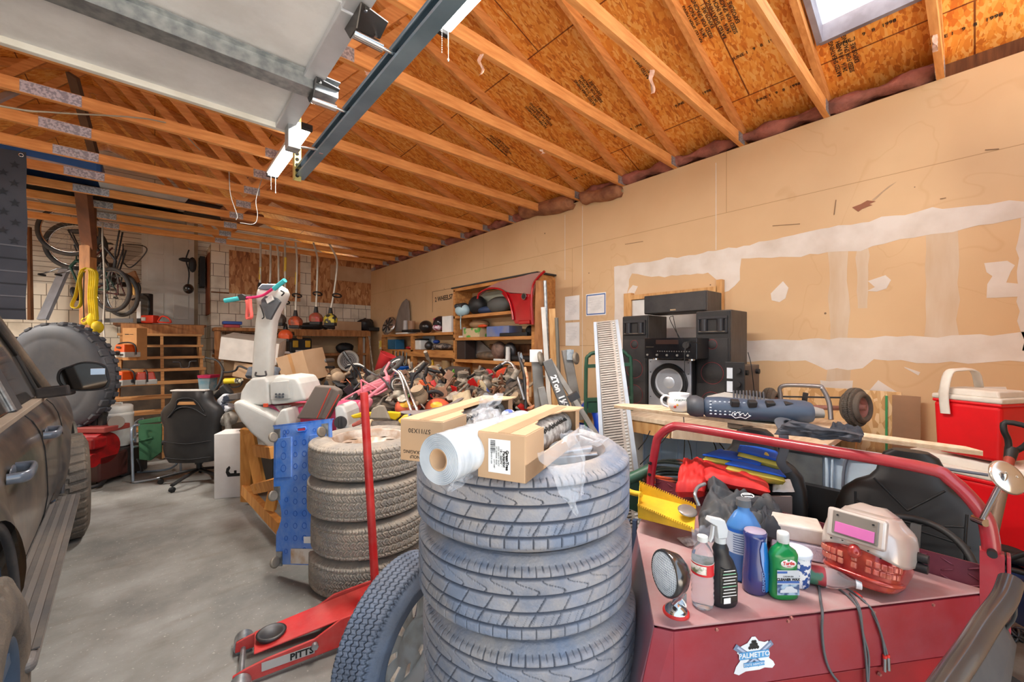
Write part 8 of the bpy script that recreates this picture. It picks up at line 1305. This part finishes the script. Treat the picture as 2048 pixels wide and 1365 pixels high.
pp=T('black_pipe','fat black pipe with cream flange lying behind the chunky tyre stack','pipe',at(780,855,d=3.15));MB().cyl(at(742,856,d=3.1),at(812,855,d=3.2),.05,n=24).b('pipe',DUSTB,pp,W=True);MB().tor(at(742,855,d=3.1),IX,.05,.012,24,8).b('flange',mat('cream',None),pp,W=True);MB().cyl(at(702,864,d=3.1),at(738,862,d=3.1),.03,n=16).b('ribbed_hose',mat('hose_tan',c(110,96,74),.7,col2=c(80,68,50),scale=40),pp,W=True)
thing1('red_strut','dusty red angular metal strut right of the toy end cover','strut',[(702,850),(722,838),(735,832),(738,838),(720,850),(704,856)],3.3,.04,mat('strut_red',c(196,80,70),.5,col2=c(180,150,130),scale=6))
mwr=T('cruiser_bars','bent black and chrome handlebars rising right of the heap','handlebars',at(1030,760,d=4.0));tub([(990,738,4.0),(1002,730,4.0),(1012,725,4.0),(1022,727,3.95),(1030,738,3.9),(1036,760,3.85),(1048,800,3.8)],.016,CH,mwr,'bar');tub([(988,741,4.0),(1004,730,4.0)],.022,BLACK,mwr,'grip');tub([(1038,706,4.0),(1041,722,3.95),(1048,745,3.9),(1052,818,3.8)],.018,DSTEEL,mwr,'post');MB().cyl(at(1026,758,d=3.85),at(1036,740,d=3.85),.03,n=16).b('spring',METL,mwr,W=True);tub([(1050,735,3.8),(1055,760,3.75),(1056,800,3.7),(1062,812,3.7)],.012,mat('rope_orange',c(206,120,80),.7,col2=c(236,200,160),scale=30),mwr,'orange_rope');slab([(1038,722),(1040,708),(1043,705),(1046,715),(1044,726)],3.95,.02,STEEL,mwr,'lever',.004)
pillow('tool_heap','dark tools heaped behind the rear cardboard box at right','tools',[at(1010,790,d=4.2),at(1052,800,d=4.1),at(1050,775,d=4.6),at(1012,770,d=4.6)],.04,DUSTB,71,.03)
onsh('yellow_bottle','small yellow squeeze bottle standing under the low shelf','bottle',865,1.125,(.07,.04,.16),mat('bot_yellow',c(226,176,40),.4),'cyl',3.7);onsh('glass_jar','dusty glass jar under the right end of the low shelf','jar',893,1.125,(.16,.16,.16),mat('jar_dusty',c(160,130,90),.3),'cyl',3.7);onsh('red_kit','small red kit under the low shelf behind the brown bin','box',828,1.125,(.12,.2,.08),mat('kit_red',c(200,80,84),.5));onsh('dark_rag','grey rag under the low shelf','rag',810,1.125,(.12,.3,.06),DUSTB,'ell')
lean('broomstick','thin dull broom handle leaning in the far corner','handle',738,673,762,865,8.2,7.2,.015,0,METL,True)
def kit(nm):
 mb=MB()
 if nm=='small_engine':mb.ell((0,0,.06),(.07,.06,.06),12);[mb.cyl((0,0,.09+.012*k),(0,0,.095+.012*k),.05,n=14)for k in range(5)];mb.cyl((.04,0,.06),(.12,0,.06),.015,n=8)
 elif nm=='bike_pedal':mb.cyl((0,0,.03),(0,0,.045),.06,n=16).box((.08,0,.03),(.16,.025,.015)).box((.16,.03,.03),(.07,.06,.02)).cyl((-.03,-.05,.03),(-.12,-.12,.06),.012,n=8)
 elif nm=='metal_strap':mb.box((0,0,.02),(.16,.04,.012),(0,10,20)).box((.05,.02,.05),(.012,.04,.1)).cyl((-.05,0,.02),(-.05,0,.07),.018,n=10)
 elif nm=='barrow_tyre':mb.tor((0,0,.03),(.3,.2,1),.075,.02,22,8).cyl((0,0,.01),(0,0,.05),.02,n=10);[mb.cyl((0,0,.03),(.07*cos(k),.07*sin(k),.03),.005,n=5)for k in range(6)]
 elif nm=='bent_bar':mb.tube([(0,0,.02),(.1,.02,.04),(.18,.08,.05),(.26,.08,.03)],.012,8,k=3).cyl((.24,.08,.035),(.34,.09,.02),.018,n=10)
 elif nm=='plastic_shard':mb.add([(0,0,0),(.13,.02,.03),(.1,.09,.06),(.02,.07,.02)],[(0,1,2,3)])
 return mb.b(nm,METL,None,solid=.006 if nm=='plastic_shard' else 0)
rnd=random.Random(77);KM={'small_engine':[METL,TANB,DUSTB],'bike_pedal':[METL,RUST],'metal_strap':[RUST,METL,TANB],'barrow_tyre':[TYB,DUSTB],'bent_bar':[METL,BLACKP,TANB],'plastic_shard':[ORG,MATS['red_toy'],MATS['salmon'],BLACKP,mat('lime',c(110,190,70),.5)]}
KL={'small_engine':'dusty finned engine block lying loose in the heap','bike_pedal':'loose pedal crank lying in the heap','metal_strap':'small bent metal bracket lying in the heap','barrow_tyre':'small dusty wheel lying loose in the heap','bent_bar':'loose handle with a grip lying in the heap','plastic_shard':'broken coloured plastic piece lying in the heap'}
for nm,n_ in(('small_engine',44),('bike_pedal',44),('metal_strap',44),('barrow_tyre',26),('bent_bar',40),('plastic_shard',50)):
 prot={}
 for mi,m_ in enumerate(KM[nm]):
  o=kit(nm);o.data.materials.clear();o.data.materials.append(m_);prot[mi]=o;o['_p']=1
 for k in range(n_):
  mi=k%len(KM[nm]);src=prot[mi];o=src if '_p' in src else src.copy()
  if '_p' in src:del src['_p'];
  else:COL.objects.link(o)
  px=rnd.uniform(660,1050);t_=rnd.random()**1.2;base=828-10*sin((px-660)/60);py=(765-12*math.exp(-((px-800)/120)**2)+8*rnd.random())*(1-t_)+base*t_;d_=4.9-1.3*t_+rnd.uniform(-.1,.1)
  if px<800 and t_>.15:px+=130
  if t_>.7 and px<930:t_=.5*rnd.random()
  d_=4.9-1.3*t_+rnd.uniform(-.1,.1);py=(762-10*math.exp(-((px-850)/120)**2)+8*rnd.random())*(1-t_)+base*t_;p_=at(px,py,d=d_);o.location=p_;o.rotation_euler=(rnd.uniform(-1,1),rnd.uniform(-1,1),rnd.uniform(0,6.28));s_=rnd.uniform(.7,1.35);o.scale=(s_,s_,s_);tag(o,KL[nm],nm.replace('_',' '),'loose %ss in the heap'%nm.replace('_',' '))
def hf(u,v):
 px=610+450*u;d_=3.35+2.6*v;top=.80+.27*v+.05*_ns.noise(V((u*14,v*9,1)));edge=min(1,v*9,(1-v)*7,u*14,(1-u)*14);p_=at(px,700,d=d_);return V((min(p_.x,3.5),p_.y,max(.0,(top-.06)*edge)))
tag(MB().grid(hf,60,40).b('scrap_mound',mat('scrap_dark',c(110,96,82),.9,col2=c(44,38,34),scale=10,mix=(.4,.6),bump=1,bscale=18)),'dark mass of tangled scrap underneath the heap','scrap heap',None,'stuff')
